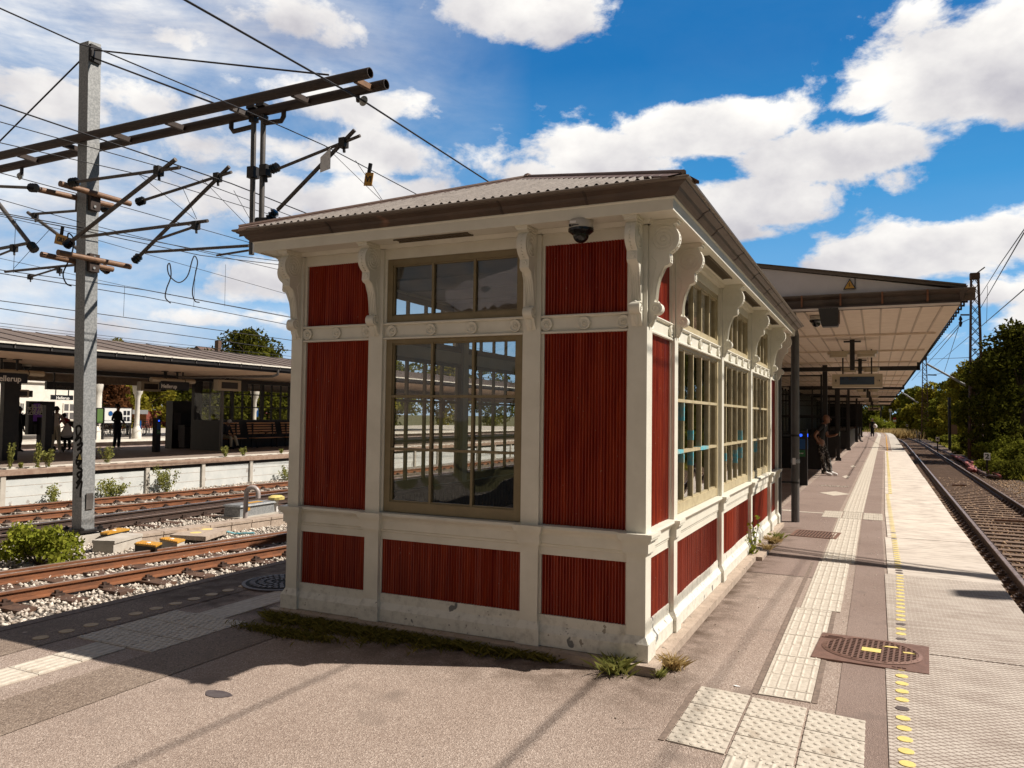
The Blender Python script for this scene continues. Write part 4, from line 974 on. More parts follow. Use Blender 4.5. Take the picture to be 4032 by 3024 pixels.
def track(label, pls, zt, y0, y1, step, smat, sw=.13, half=1.25, mside=m_rust, mheads=None, loc=None, clips=True, ymaxclip=40, sh=.16):
    mid = [((a[0]+b_[0])/2, a[1]) for a, b_ in zip(pls[0], pls[1])]
    t = thing('railway_track', label, 'railway track', (mid[len(mid)//3][0], mid[len(mid)//3][1], zt-.3))
    mheads = mheads or [m_head]*len(pls)
    for pl, mh in zip(pls, mheads): rail_obj(pl, zt, t, mside, mh)
    y = y0; n = 0; extra = MB(); clip = MB()
    while y < y1:
        x = (pos_at(pls[0], y)+pos_at(pls[1], y))/2; zz = zt-.15
        j = random.uniform(-.03, .03)
        bx = [(x-half+j, y-sw, zz-sh), (x+half+j, y-sw, zz-sh), (x+half+j, y+sw, zz-sh), (x-half+j, y+sw, zz-sh), (x-half+j, y-sw*.92, zz-.001), (x+half+j, y-sw*.92, zz-.001), (x+half+j, y+sw*.92, zz-.001), (x-half+j, y+sw*.92, zz-.001)]
        if n < 96: m = MB(); m.hexa(bx); m.build('sleeper', smat, t)
        else: extra.hexa(bx)
        if clips and y < ymaxclip:
            for pl in pls:
                xr = pos_at(pl, y)
                for s in (-1, 1):
                    clip.box((xr+s*.11-.045, y-.07, zz-.005), (xr+s*.11+.045, y+.07, zz+.028)); clip.box((xr+s*.085-.02, y-.025, zz+.02), (xr+s*.085+.02, y+.025, zz+.07)); clip.bar((xr+s*.05, y-.05, zz+.03), (xr+s*.13, y+.05, zz+.045), .02, .02)
        y += step; n += 1
    if extra.v: tag(extra.build('far_sleepers', smat, t), None, None, None, 'stuff')
    if clip.v: tag(clip.build('rail_fastenings', m_rustd, t), None, None, None, 'stuff')
    return t
r1a, r1b = rl((0, 2330.5), (1122, 2147)); r2a, r2b = rl((0, 2249), (1125, 2090)); r4a, r4b = rl((0, 2106.8), (1119, 1957.6)); r3a, r3b = rl((0, 2077.6), (773, 1981))
r6a, r6b = rl((0, 2032), (1119, 1927)); r5a, r5b = rl((0, 1995), (1119, 1896.6))
Y0 = -9
P1_, P2_ = poly(r1a, r1b, Y0, 70, 9), poly(r2a, r2b, Y0, 70, 9)
P3_, P4_ = poly(r3a, r3b, Y0, 70, 12), poly(r4a, r4b, Y0, 70, 12)
P5_, P6_ = poly(r5a, r5b, Y0, 70, 14), poly(r6a, r6b, Y0, 70, 14)
track('rusty track nearest the pavilion with brown sleepers on pale gravel', [P1_, P2_], ZR, -8, 45, .62, m_sleep, mheads=[m_head, m_head])
track('middle track with one polished rail head and dark check rails', [P4_, P3_], ZR, -8, 45, .62, m_sleep, half=1.1, mside=m_rustd, mheads=[m_head, m_headshine])
track('orange rusty track in front of the far platform wall', [P6_, P5_], ZR, -8, 45, .62, m_sleepc, half=1.2)
# extra check rails of the switch
t = thing('check_rail', 'dark check rail with chairs between the middle track rails', 'check rail', (P4_[8][0]-.4, P4_[8][1], ZR))
rail_obj([(x-.28, y) for x, y in P4_ if y < 16], ZR-.01, t, m_rustd, m_rustd)
t = thing('check_rail', 'rusty check rail tight inside the far rail of the nearest track', 'check rail', (P2_[8][0]+.2, P2_[8][1], ZR))
rail_obj([(x+.17, y) for x, y in P2_ if y < 12], ZR-.015, t, m_rust, m_head)
# right track
def rx(y, x0): return x0+.0115*(y-5) - (max(0, y-75)**2)*.0007
RL = [(rx(y, 3.08), y) for y in range(-10, 131, 5)]; RR = [(rx(y, 3.08)+1.5, y) for y in range(-10, 131, 5)]
track('single track with black rails beside the right platform edge', [RL, RR], -.55, -9, 120, .56, m_sleepd, sw=.12, half=1.28, mside=m_rustd, mheads=[m_head, m_head], ymaxclip=22)
# ballast beds
def bed(name, x0, x1, y0, y1, z, mat):
    b = MB(); b.add([(x0, y0, z), (x1, y0, z), (x1, y1, z), (x0, y1, z)], [(0, 1, 2, 3)]); return tag(b.build(name, mat), None, None, None, 'structure')
bed('ballast', -19.6, -4.40, -20, 110, -.895, m_ball)
strip('ballast', 2.3, 6.6, [-14, 0, 15, 30, 45, 60, 75, 90, 105, 120], -.735, m_balld)
bed('ballast', -37.8, -29.0, -10, 110, -.9, m_ball)
# loose stones
n = 26000; P = np.stack([rng.uniform(-13.5, -4.5, n), rng.uniform(-2.2, 9, n), rng.uniform(-.895, -.86, n)], 1)
keep = np.ones(n, bool)
for pl, dx in ((P1_, 0), (P2_, 0), (P3_, 0), (P4_, 0)):
    xs = np.interp(P[:, 1], [q[1] for q in pl], [q[0] for q in pl]); keep &= np.abs(P[:, 0]-xs) > .10
P = P[keep]
scatter_stones('gravel', 'pale loose gravel between the left tracks', P, .036, m_stone)
n = 7000; P = np.stack([rng.uniform(-19, -13.5, n), rng.uniform(0, 20, n), rng.uniform(-.895, -.87, n)], 1); scatter_stones('gravel', 'pale loose gravel near the far platform wall', P, .045, m_stone)
n = 15000; P = np.stack([rng.uniform(2.5, 6.4, n), 2+30*rng.random(n)**1.6, rng.uniform(-.745, -.718, n)], 1)
xs = 3.08+.0115*(P[:, 1]-5); P = P[(np.abs(P[:, 0]-xs) > .09) & (np.abs(P[:, 0]-xs-1.5) > .09)]
scatter_stones('gravel', 'dark brown loose gravel of the right track', P, .034, m_stoned)
# small plank pieces lying in the right track
for y, x, l in ((27, 4.0, .22), (16.2, 4.1, .3), (12.8, 4.45, .35)):
    b = MB(); b.bar((x-l, y, -.66), (x+l, y+.03, -.655), .10, .05); tag(b.build('plank', m_tan), f'short tan plank lying between the right rails, {"farthest" if y > 20 else "middle" if y > 14 else "nearest"} of three', 'plank')

# ------------------------------------------------------------------ things between the left tracks
def px_box(u0, v0, u1, v1, z, h, mat, dy=.3):
    pass
a = at(*C3(575, 375), z=-.62); FB = thing('mast_foundation', 'pale concrete foundation block under the tall grey mast', 'foundation', (-12.1, 4.9, -1.))
b = MB(); b.box((-12.45, 4.55, -1.), (-11.75, 5.25, -.70)); b.build('block', m_conc, FB)
def trough(label, p, q, w, z0, z1, mat, lidmat=None, n=4):
    p = Vector(tuple(p)); q = Vector(tuple(q)); d = (q-p)
    t = thing('cable_trough', label, 'cable trough', (p.x, p.y, z0))
    for i in range(n):
        a = p+d*(i/n); c = p+d*((i+1)/n)-d.normalized()*.02
        b = MB(); b.bar((a.x, a.y, (z0+z1)/2-.02), (c.x, c.y, (z0+z1)/2-.02), w, (z1-z0)); b.build('channel', mat, t)
        b = MB(); b.bar((a.x, a.y, z1), (c.x, c.y, z1), w*1.1, .05); b.build('lid', mat, t)
    return t
p = at(*KD(1500, 1400), z=-.66); q = at(*KD(1930, 1290), z=-.66); trough('short pale concrete trough beside the mast foundation', p, q, .38, -.95, -.68, m_conc, n=1)
p = at(*KD(1935, 1290), z=-.66); q = at(*KC(1100, 575), z=-.66); trough('long weathered concrete cable trough running behind the vent pipe', p, q, .32, -.95, -.70, m_plinth, n=7)
p = at(*KD(0, 1560), z=-.75); q = at(*KD(140, 1530), z=-.75); trough('short concrete trough end left of the green bush', p-(q-p)*.6, q, .30, -.95, -.72, m_conc, n=1)
def ycover(label, c4, h, z=-.62, body=m_dark):
    P = [at(*c, z=z) for c in c4]; t = thing('cable_box', label, 'cable box', tuple(sum(P)/4*np.array([1, 1, 0])+np.array([0, 0, -.9])))
    b = MB(); s = .96; c0 = sum(P)/4
    lo = [c0+(p-c0)*s for p in P]
    b.hexa([(p[0], p[1], z-h) for p in lo]+[(p[0], p[1], z-.03) for p in lo]); b.build('body', body, t)
    b = MB(); b.hexa([(p[0], p[1], z-.03) for p in P]+[(p[0], p[1], z) for p in P])
    b.build('lid', m_signy, t)
    b = MB()
    for k in range(9):
        u = (k+.5)/9; a = P[0]*(1-u)+P[1]*u; d = P[3]*(1-u)+P[2]*u; a2 = a*.93+d*.07; d2 = a*.6+d*.4
        b.bar((a2[0], a2[1], z+.004), (d2[0], d2[1], z+.004), .012, .012)
    b.build('lid_ribs', m_signy, t)
    b = MB(); b.lathe((c0[0], c0[1], z), [(.04, .001), (.035, .012)], 10); b.build('cap', m_cwhite, t)
ycover('orange topped cable box with dark sides, left one by the near rail', [C3(780, 352), C3(905, 366), C3(942, 348), C3(825, 335)], .25)
ycover('orange topped cable box on white base, right one by the near rail', [C3(925, 325), C3(1030, 345), C3(1076, 328), C3(965, 314)], .25, body=m_conc)
ycover('flat orange cover lying beside the mast foundation', [KD(1450, 1285), KD(1560, 1288), KD(1885, 1222), KD(1720, 1208)], .06, -.66)
P = [at(*KC(*c), z=-.72) for c in ((145, 752), (445, 768), (650, 700), (355, 686))]
t = thing('concrete_lid', 'large flat concrete lid with faded yellow spots on the gravel', 'lid', tuple(sum(P)/4)); b = MB(); b.hexa([(p[0], p[1], -.80) for p in P]+[(p[0], p[1], -.72) for p in P]); b.build('slab', m_plinth, t)
for k, (u, v) in enumerate(((360, 733), (455, 705))): p = at(*KC(u, v), z=-.719); b = MB(); b.lathe((p[0], p[1], -.7205), [(.11, 0), (.10, .003)], 14); b.build('yellow_spot', m_yel, t)
# grey point machine box with yellow marking
c0 = at(*KC(810, 590), z=-.85); t = thing('switch_motor', 'low grey metal switch motor box with yellow stickers by the vent pipe', 'switch motor', tuple(c0))
d = (np.array(r4b)-np.array(r4a)); d /= np.linalg.norm(d); dx, dy = Vector((d[0], d[1], 0)), Vector((d[1], -d[0], 0)); c = Vector(tuple(c0))
def ob(mb, c, l, w_, z0, z1, ta=0): mb.hexa([tuple(c+dx*(i*l/2)+dy*(j*w_/2)+Vector((0, 0, z0))) for i, j in ((-1, -1), (-1, 1), (1, 1), (1, -1))]+[tuple(c+dx*(i*(l/2-ta))+dy*(j*(w_/2-ta))+Vector((0, 0, z1))) for i, j in ((-1, -1), (-1, 1), (1, 1), (1, -1))])
b = MB(); ob(b, c, 1.15, .5, .03, .26, .015); b.build('housing', m_galv, t); b = MB(); ob(b, c, 1.2, .56, .262, .30, .03); b.build('lid', m_galv, t); b = MB(); ob(b, c, 1.3, .62, -.05, .03); b.build('base', m_conc, t)
b = MB(); ob(b, c+dx*.1, .5, .2, .301, .3035); b.build('yellow_sticker', m_signy, t); b = MB(); ob(b, c-dx*.35+dy*.245, .18, .012, .16, .25); b.build('side_sticker', m_signy, t)
p = at(*KC(1030, 560), z=-.85); t = thing('signal_lamp', 'small yellow capped track unit on white stem by the pavilion corner', 'track unit', tuple(p))
b = MB(); b.lathe(p, [(.16, .30), (.20, .31), (.20, .36), (.13, .40)], 12); b.build('cap', m_yel, t); b = MB(); b.tube([p, p+np.array([0, 0, .3])], .05, 8); b.build('stem', m_cwhite, t)
b = MB(); b.tube([p+np.array([-.1, -.1, .2]), p+np.array([-.3, -.3, .25]), p+np.array([-.5, -.4, .05]), p+np.array([-.55, -.45, -.05])], .025, 6); b.build('cable', m_black, t)
p = at(*KC(770, 655), z=-.86); hgt = (at(*KC(772, 400), y=p[1]))[2]; t = thing('vent_pipe', 'light grey swan neck vent pipe standing in the gravel', 'vent pipe', tuple(p))
b = MB(); q = [(p[0], p[1], -.9), (p[0]+.02, p[1], hgt-.06)]
rr_ = .14
for a in np.linspace(PI, 0, 9): q.append((p[0]+.02+(rr_+rr_*math.cos(a))*.9, p[1]+(rr_+rr_*math.cos(a))*.35, hgt-.02+rr_*math.sin(a)))
q.append((q[-1][0], q[-1][1], hgt-.12)); b.tube(q, .052, 12); b.build('pipe', M('pale_grey_pipe', (.50, .44, .42), .4), t, smooth=True)
p = at(*KC(690, 742), z=-.80); b = MB(); b.tube([p+np.array([-.3, -.15, 0]), p+np.array([-.1, -.1, .04]), p, p+np.array([.35, .15, .02])], .02, 6); tag(b.build('blue_hose', m_cyan), 'short blue hose end on the gravel next to the concrete lid', 'hose')

# ------------------------------------------------------------------ overhead line structures
YP = 4.9
pt = at(*C1(585, 285), y=YP); pb = at(327, 2085, y=YP)
MAST = thing('catenary_mast', 'tall galvanised box mast with black graffiti and warning sticker between the left tracks', 'mast', (pb[0], YP, -.7))
ax = Vector((pt[0]-pb[0], 0, pt[2]-pb[2])).normalized(); base = Vector((pb[0], YP, -.66)); topz = (pt[2]+.66)/ax.z
def mp_(z): return base+ax*((z+.66)/ax.z)
hx, hy = .135, .13
m = MB()
t0, t1 = mp_(-.62), mp_(pt[2]+.02)
m.hexa([(t0.x-hx, YP-hy, t0.z), (t0.x+hx, YP-hy, t0.z), (t0.x+hx, YP+hy, t0.z), (t0.x-hx, YP+hy, t0.z), (t1.x-hx, YP-hy, t1.z-.04), (t1.x+hx, YP-hy, t1.z-.04), (t1.x+hx, YP+hy, t1.z), (t1.x-hx, YP+hy, t1.z)])
m.build('box_column', m_galv, MAST)
m = MB(); m.box((t0.x-.27, YP-.25, -.66), (t0.x+.29, YP+.25, -.62)); m.build('base_plate', m_dark, MAST)
for sx in (-.2, .22):
    for sy in (-.19, .19): m = MB(); m.lathe((t0.x+sx, YP+sy, -.72), [(.025, 0), (.025, .12), (.02, .16)], 8); m.lathe((t0.x+sx, YP+sy, -.63), [(.05, 0), (.05, .05)], 6); m.build('anchor_bolt', m_dark, MAST)
m = MB(); m.box((t0.x+hx, YP-.06, -.25), (t0.x+hx+.012, YP+.08, .05)); m.build('small_plate', m_galvd, MAST)
m = MB(); q = at(*KD(1160, 180), y=YP-hy-.003); mx_ = q
m.prism([(-.055, -.05), (.055, -.05), (0, .06)], 0, .004, lambda a, c, t: (q[0]+a, q[1]-t, q[2]+c)); st_ = m.build('warning_sticker', m_yel, MAST)
m = MB(); m.prism([(-.008, -.03), (.006, -.005), (-.004, -.002), (.006, .03), (-.012, .0), (0, -.004)], 0, .002, lambda a, c, t: (q[0]+a, q[1]-.0045-t, q[2]+c)); m.build('flash_symbol', m_black, st_)
# graffiti strokes on the shaded face
gs = [[(1110, 1060-350+0)], []]
def gstroke(pts, r=.026):
    m = MB(); P = [at(*c, y=YP-hy-.002) for c in pts]
    # smooth with catmull
    Q = []
    for i in range(len(P)-1):
        p0 = P[max(i-1, 0)]; p1 = P[i]; p2 = P[i+1]; p3 = P[min(i+2, len(P)-1)]
        for t in np.linspace(0, 1, 6)[:-1]: Q.append(.5*((2*p1)+(-p0+p2)*t+(2*p0-5*p1+4*p2-p3)*t*t+(-p0+3*p1-3*p2+p3)*t**3))
    Q.append(P[-1])
    for a, c in zip(Q[:-1], Q[1:]): m.bar(tuple(a), tuple(c), .003, r*2.1, 0, up=(0, 0, 1) if abs(c[0]-a[0]) > abs(c[2]-a[2]) else (1, 0, 0))
    m2 = MB(); m2.tube([tuple(x) for x in Q], r, 6); 
    for i, v in enumerate(m2.v): m2.v[i] = (v[0], YP-hy-.002+(v[1]-(YP-hy-.002))*.15, v[2])
    return m2
g1 = gstroke([KA(1118, 1180), KA(1105, 1050), KA(1150, 1020), KA(1178, 1060), KA(1160, 1130), KA(1115, 1190), KA(1095, 1240), KA(1150, 1190), KA(1175, 1220), KA(1150, 1290), KA(1120, 1300), KA(1190, 1270), KA(1185, 1310), KA(1120, 1370), KA(1160, 1355), KA(1180, 1390), KA(1110, 1490)])
g2 = gstroke([KA(1100, 1540), KA(1150, 1500), KA(1185, 1520), KA(1120, 1580), KA(1100, 1620), KA(1170, 1610), KA(1180, 1650), KA(1120, 1750)][:4]+[KD(1110, 230), KD(1180, 250), KD(1130, 330), KD(1190, 370), KD(1150, 480), KD(1120, 430), KD(1170, 400), KD(1185, 470), KD(1110, 560), KD(1160, 545), KD(1105, 640)])
g3 = gstroke([KD(1110, 640), KD(1150, 560), KD(1190, 545), KD(1170, 680), KD(1165, 770)])
for g_ in (g1, g2, g3): g_.build('graffiti_stroke', m_hole, MAST)
# clamps on mast
for z in (5.58, 4.40): 
    c = mp_(z); m = MB(); m.box((c.x+hx, YP-.10, z-.18), (c.x+hx+.09, YP+.10, z+.16)); m.build('clamp', m_steelbrown, MAST); m = MB(); m.box((c.x-hx-.09, YP-.10, z-.18), (c.x-hx, YP+.10, z+.16)); m.build('clamp', m_steelbrown, MAST)
    m = MB()
    for dz in (-.11, .10): m.lathe((c.x+hx+.09, YP-.02, z+dz), [(.025, 0), (.025, .02)], 8, axis='x')
    m.build('bolt', m_galv, MAST)
c = mp_(pt[2]-.18); m = MB(); m.box((c.x+hx-.01, YP-.12, c.z-.22), (c.x+hx+.06, YP+.10, c.z+.10)); m.box((c.x-hx-.07, YP-.05, c.z-.35), (c.x-hx, YP+.05, c.z-.2)); m.lathe((c.x+hx+.04, YP-.08, c.z-.1), [(.05, -.05), (.05, .07)], 8); m.build('head_fitting', m_dark, MAST)
# boom: two pipes
yf, yb = 4.66, 5.16
fa = at(*C1(0, 1010), y=yf); fb = at(*DD(800, 157), y=yf); ba = at(*C1(0, 1095), y=yb); bb = at(*DD(835, 182), y=yb)
BOOM = thing('catenary_boom', 'long horizontal boom of two brown pipes carried by the left mast', 'boom', (-12.4, 4.9, 6.8))
BZ = (fb[2]+bb[2])/2
def pipe_with_end(p, q, r, mat, par, name='pipe', n=14):
    m = MB(); m.tube([p, q], r, n, cap=False); m.tube([p, q], r*.86, n, cap=False); d = (Vector(tuple(q))-Vector(tuple(p))).normalized(); 
    m.lathe((0, 0, 0), [(0, 0)]*2, 3) if False else None
    V = []; F = []
    u = Vector((0, 0, 1)); a = d.cross(u).normalized(); c = d.cross(a)
    for R_ in (r, r*.86): V += [tuple(Vector(tuple(q))+(a*math.cos(2*PI*j/n)+c*math.sin(2*PI*j/n))*R_) for j in range(n)]
    for j in range(n): F.append((j, (j+1) % n, n+(j+1) % n, n+j))
    m.add(V, F); return m.build(name, mat, par, smooth=True)
pipe_with_end((fa[0]-3.5, yf, fa[2]-(fb[2]-fa[2])*.4), tuple(fb), .082, m_steelbrown, BOOM); pipe_with_end((ba[0]-3.5, yb, ba[2]-(bb[2]-ba[2])*.4), tuple(bb), .082, m_steelbrown, BOOM)
def on_f(u, v): return at(u, v, y=yf)
def pz(x, a, c): return a[2]+(c[2]-a[2])*(x-a[0])/(c[0]-a[0])
for (u, v) in ((100, 1035), (395, 970), (710, 890), (1060, 805), (1480, 715), (1880, 620), (2290, 525)):
    x = on_f(*C1(u, v))[0]; m = MB(); m.bar((x, yf+.05, pz(x, fa, fb)-.03), (x, yb-.05, pz(x, ba, bb)-.03), .07, .09); m.build('rung', m_tan if u == 2290 else m_grey if u == 1480 else m_steelbrown, BOOM)
# hangers below
def ins(mb_list, c, d, r=.07, L__=.16, par=None):
    """ribbed insulator as part"""
    m = MB(); c = Vector(tuple(c)); d = Vector(tuple(d)).normalized(); pts = []; rs = []
    for i in range(7): pts.append(c+d*(-L__/2+L__*i/6)); rs.append(r*(1 if i % 2 else .62))
    m.tube(pts, rs, 10); return m.build('insulator', m_black if par is not None else m_black, par, smooth=False)
def glassins(c, par, r=.085):
    m = MB(); m.lathe(tuple(c), [(.02, -.05), (r*.5, -.045), (r, 0), (r*.9, .01), (.03, .05)], 16, axis='y'); return m.build('glass_insulator', m_glassi, par, smooth=True)
m_glassi = M('pale_glass_insulator', (.5, .52, .5), .08, spec=.8)
h = at(*DD(785, 218), y=yb); m = MB(); m.bar((h[0]-.12, yb, BZ-.05), (h[0]-.1, yb, h[2]), .05, .05); m.build('hanger', m_steelbrown, BOOM); glassins((h[0], yb, h[2]), BOOM)
FEED = h
h2 = at(*C1(130, 1140), y=yb); m = MB(); m.bar((h2[0]+.05, yb, BZ-.08), (h2[0]+.05, yb, h2[2]), .05, .05); m.build('hanger', m_steelbrown, BOOM); glassins((h2[0], yb, h2[2]), BOOM)
# drop tubes
for (c0, c1) in ((C1(1645, 770), C1(1630, 1650)), (C1(1707, 760), C1(1690, 1640))):
    p = at(*c0, y=yb); q = at(*c1, y=yb); m = MB(); m.tube([(p[0], yb, pz(p[0], ba, bb)-.05), q], .047, 12); m.build('drop_tube', m_galvd, BOOM, smooth=True)
    m = MB(); m.tube([(p[0], yb, pz(p[0], ba, bb)-.10), (p[0], yb, pz(p[0], ba, bb)+.1)], .03, 8); m.box((p[0]-.09, yb-.1, pz(p[0], ba, bb)+.06), (p[0]+.09, yb+.1, pz(p[0], ba, bb)+.11)); m.box((p[0]-.06, yb-.06, pz(p[0], ba, bb)-.16), (p[0]+.06, yb+.06, pz(p[0], ba, bb)-.08)); m.build('saddle_clamp', m_dark, BOOM)
for c0, c1 in ((C1(1500, 780), C1(1640, 820)), (C1(1840, 690), C1(1700, 800))):
    p = at(*c0, y=yb); q = at(*c1, y=yb); z = q[2]; m = MB(); m.tube([(p[0], yb, pz(p[0], ba, bb)), (p[0], yb, z+.05), (p[0]+(.05 if q[0] > p[0] else -.05), yb, z-.02), (q[0], yb, z)], .042, 10); m.build('side_brace', m_steelbrown, BOOM, smooth=True)
# ties from mast head
def cable(label, pts, r=.009, mat=m_wire, name='wire', cat='wire', grp=None, par=None, sag=0.):
    P = [np.array(p, float) for p in pts]
    if sag and len(P) == 2: P = [P[0]*(1-t)+P[1]*t-np.array([0, 0, 4*sag*t*(1-t)]) for t in np.linspace(0, 1, 9)]
    m = MB(); m.tube(P, r, 5); o = m.build(name, mat, par)
    if par is None: tag(o, label, cat, grp)
    return o
hd = mp_(pt[2]-.2)
cable('', [(hd.x+.15, YP-.05, hd.z+.03), at(*DD(710, 162), y=yb)], .017, m_dark, 'tie_rod', par=BOOM)
cable('', [(hd.x+.15, YP-.05, hd.z-.12), at(*DD(470, 226), y=yf)], .017, m_dark, 'tie_rod', par=BOOM)
q_ = at(*DD(0, 302), y=4.9); s_ = at(*DD(172, 125), y=4.9); cable('', [(hd.x-.16, YP, s_[2]), q_+(q_-s_)*.6], .017, m_dark, 'tie_rod', par=BOOM)

# cantilevers
def T_(par, name, p, q, r, mat, n=10, ends=True): m = MB(); m.tube([p, q], r, n); return m.build(name, mat, par, smooth=True)
def clampat(par, p, s=.05): m = MB(); p = tuple(p); m.box((p[0]-s, p[1]-s, p[2]-s*1.3), (p[0]+s, p[1]+s, p[2]+s*1.3)); m.tube([(p[0], p[1], p[2]), (p[0]+.02, p[1], p[2]-s*2.6)], s*.4, 6); return m.build('clamp', m_dark, par)
yc = yb
CA = thing('cantilever', 'cantilever arm on the two drop tubes with a blank white tag, above the pavilion roof', 'cantilever', tuple(at(*C1(1710, 1110), y=yc)))
g = lambda u, v, y=yc: at(*C1(u, v), y=y)
T_(CA, 'stay_tube', g(1800, 1095), at(*DD(778, 293), y=yc), .026, m_grey); T_(CA, 'strut_tube', g(1800, 1360), at(*DD(766, 281), y=yc), .034, m_grey)
for u, v in ((1640, 1120), (1720, 1108)): clampat(CA, g(u, v), .075)
ins(None, g(1780, 1090), g(1830, 1070)-g(1780, 1090), .085, .17, CA); ins(None, g(1765, 1395), g(1800, 1350)-g(1765, 1395), .085, .2, CA)
m = MB(); m.tube([g(1665, 1430), g(1740, 1430)], .06, 8); m.build('pivot', m_dark, CA); clampat(CA, at(*DD(742, 309), y=yc), .06)
p = at(*C1(2110, 1047), y=yc-.08); m = MB(); m.prism([(-.10, -.17), (.10, -.13), (.10, .22), (.04, .17), (-.10, .08)], 0, .012, lambda a, c, t: (p[0]+a, p[1]-t, p[2]+c)); m.build('blank_tag', m_cwhite, CA)
# mast cantilevers
xr, xl = -12.22+.1, -12.22-.32
TU = at(*R6(580, 425), x=-12.05); TU2 = at(*R6(1260, 620), x=-12.05); TL1 = at(*R6(560, 1090), x=-12.05); TL2 = at(*R6(1260, 1230), x=-12.05)
UL = at(*R6(320, 470), x=-12.5); UL2 = at(*R6(1090, 640), x=-12.5); LL = at(*R6(400, 1110), x=-12.5); LL2 = at(*R6(1090, 1255), x=-12.5)
for nm, a, c in (('support_tube', TU, TU2), ('support_tube', TL1, TL2), ('support_tube', UL, UL2), ('support_tube', LL, LL2)): T_(MAST, nm, a, c, .055, m_tan, 12)
def cant(label, y, it, mat=m_grey):
    t = thing('cantilever', label, 'cantilever', tuple(at(*it[0][1], y=y)))
    for k in it:
        nm, a, c, r = k; a = at(*a, y=y); c = at(*c, y=y); T_(t, nm, a, c, r, mat)
        if nm in ('stay_tube', 'strut_tube'):
            d = (c-a)/np.linalg.norm(c-a); ins(None, a-d*.07, d, .085, .19, t)
    return t
def R(u, v): return R6(u, v)
cn = cant('cantilever with insulators on the near right side of the left mast', TU[1], [('stay_tube', R(740, 408), R(1740, 270), .028), ('strut_tube', R(690, 985), R(1700, 190), .036), ('registration_arm', R(790, 942), R(2010, 785), .028), ('steady_arm', R(1500, 972), R(1890, 840), .022)])
clampat(cn, at(*R(1535, 305), y=TU[1]), .06); clampat(cn, at(*R(1895, 830), y=TU[1]), .05)
cn = cant('cantilever with insulators on the far right side of the left mast', TU2[1], [('stay_tube', R(1385, 588), C1(1500, 1115), .028), ('strut_tube', R(1345, 1130), C1(1485, 1080), .036), ('registration_arm', C1(940, 1635), C1(1615, 1592), .028), ('steady_arm', C1(1405, 1655), C1(1615, 1622), .02)])
clampat(cn, at(*C1(1410, 1150), y=TU2[1]), .06)
cn = cant('cantilever reaching left out of frame from the near side of the mast', UL[1], [('stay_tube', R(300, 465), R(-500, 430), .028), ('strut_tube', R(300, 1020), R(-160, 430), .04), ('registration_arm', R(280, 1000), R(-500, 1150), .03), ('steady_arm', R(135, 1060), R(-300, 1230), .02)], m_galvd)
clampat(cn, at(*R(135, 1050), y=UL[1]), .05)
cn = cant('pale strutted cantilever on the far left side of the mast', UL2[1], [('stay_tube', R(1000, 668), R(290, 722), .028), ('strut_tube', R(1000, 1240), R(270, 705), .036), ('registration_arm', R(900, 1195), R(50, 1278), .028), ('steady_arm', R(580, 1240), R(290, 1330), .02)], m_galvd)
clampat(cn, at(*R(340, 740), y=UL2[1]), .05); clampat(cn, at(*R(575, 1270), y=UL2[1]), .04); clampat(cn, at(*R(292, 1330), y=UL2[1]), .04)
# line wires
def wire(label, pts, x, r=.008, ext0=0., ext1=0., grp='overhead line wires', mat=m_wire, name='overhead_wire'):
    P = [at(*p, x=x) for p in pts]; 
    if ext0: P[0] = P[0]+(P[0]-P[1])*ext0
    if ext1: P[-1] = P[-1]+(P[-1]-P[-2])*ext1
    return cable(label, P, r, mat, name, 'overhead wire', None)
xA = at(*DD(697, 313), y=yc)[0]
wire('messenger wire passing the mast head and the tagged cantilever', [DD(0, 18), DD(172, 95), DD(213, 106), DD(533, 240), DD(700, 314), DD(910, 425)], xA, .009, 1, 5)
wire('thick feeder wire crossing the boom end at the glass insulator', [DD(400, 0), DD(785, 218), DD(1062, 397)], FEED[0]+.05, .016, 1.5, 2)
wire('dark wire from the left edge to above the pavilion gutter', [DD(0, 227), C1(1500, 1190), DD(680, 468)], -9.6, .012, 3, 6)
wire('thin wire just under the second boom pipe', [C1(0, 790), C1(1050, 1085), C1(1940, 1420)], -9.8, .008, 3, 6)
wire('thin wire through the crossing cantilever tips', [C1(0, 925), C1(900, 1130), C1(1880, 1430)], -10.6, .008, 3, 6)
wire('dark wire hanging from the left glass insulator', [C1(0, 1120), C1(500, 1255), C1(730, 1322), C1(1610, 1570)], h2[0], .010, 3, 6)
wire('thin wire at the left edge meeting the pale strut', [C1(0, 1292), C1(500, 1435), C1(1000, 1560), C1(1860, 1760)], -12.2, .007, 3, 6)
wire('upper wire of the twin contact wires', [C1(0, 1378), C1(540, 1478), C1(1400, 1640), (1130, 1032)], -12.0, .009, 3, 6)
wire('lower wire of the twin contact wires', [C1(0, 1388), C1(540, 1494), C1(1300, 1655), (1130, 1046)], -11.7, .009, 3, 6)
wire('slack wire below the orange tag', [C1(0, 1400), C1(400, 1490), C1(960, 1650), C2(1870, 250)], -13.2, .006, 3, 6)
wire('contact wire with jumper loops, upper one', [C2(0, 90), C2(940, 220), C2(1880, 398)], -15.5, .010, 3, 6)
wire('contact wire with jumper loops, lower one', [C2(0, 112), C2(940, 265), C2(1880, 448)], -15., .010, 3, 6)
wire('thin messenger above the jumper loops', [C2(0, 15), C2(945, 0), C2(945, 0), C2(1870, 250)][0:1]+[C2(805, 193), C2(1870, 392)], -15.6, .006, 3, 6)
wire('long low wire above the far canopy, upper', [C2(0, 290), C2(620, 372), C2(1880, 545)], -21, .013, 3, 6)
wire('long low wire above the far canopy, lower', [C2(0, 340), C2(620, 435), C2(1880, 612)], -21.5, .013, 3, 6)
wire('faint far wire just over the far roof, upper', [C2(0, 435), C2(870, 540), C2(1880, 650)], -33, .012, 3, 6)
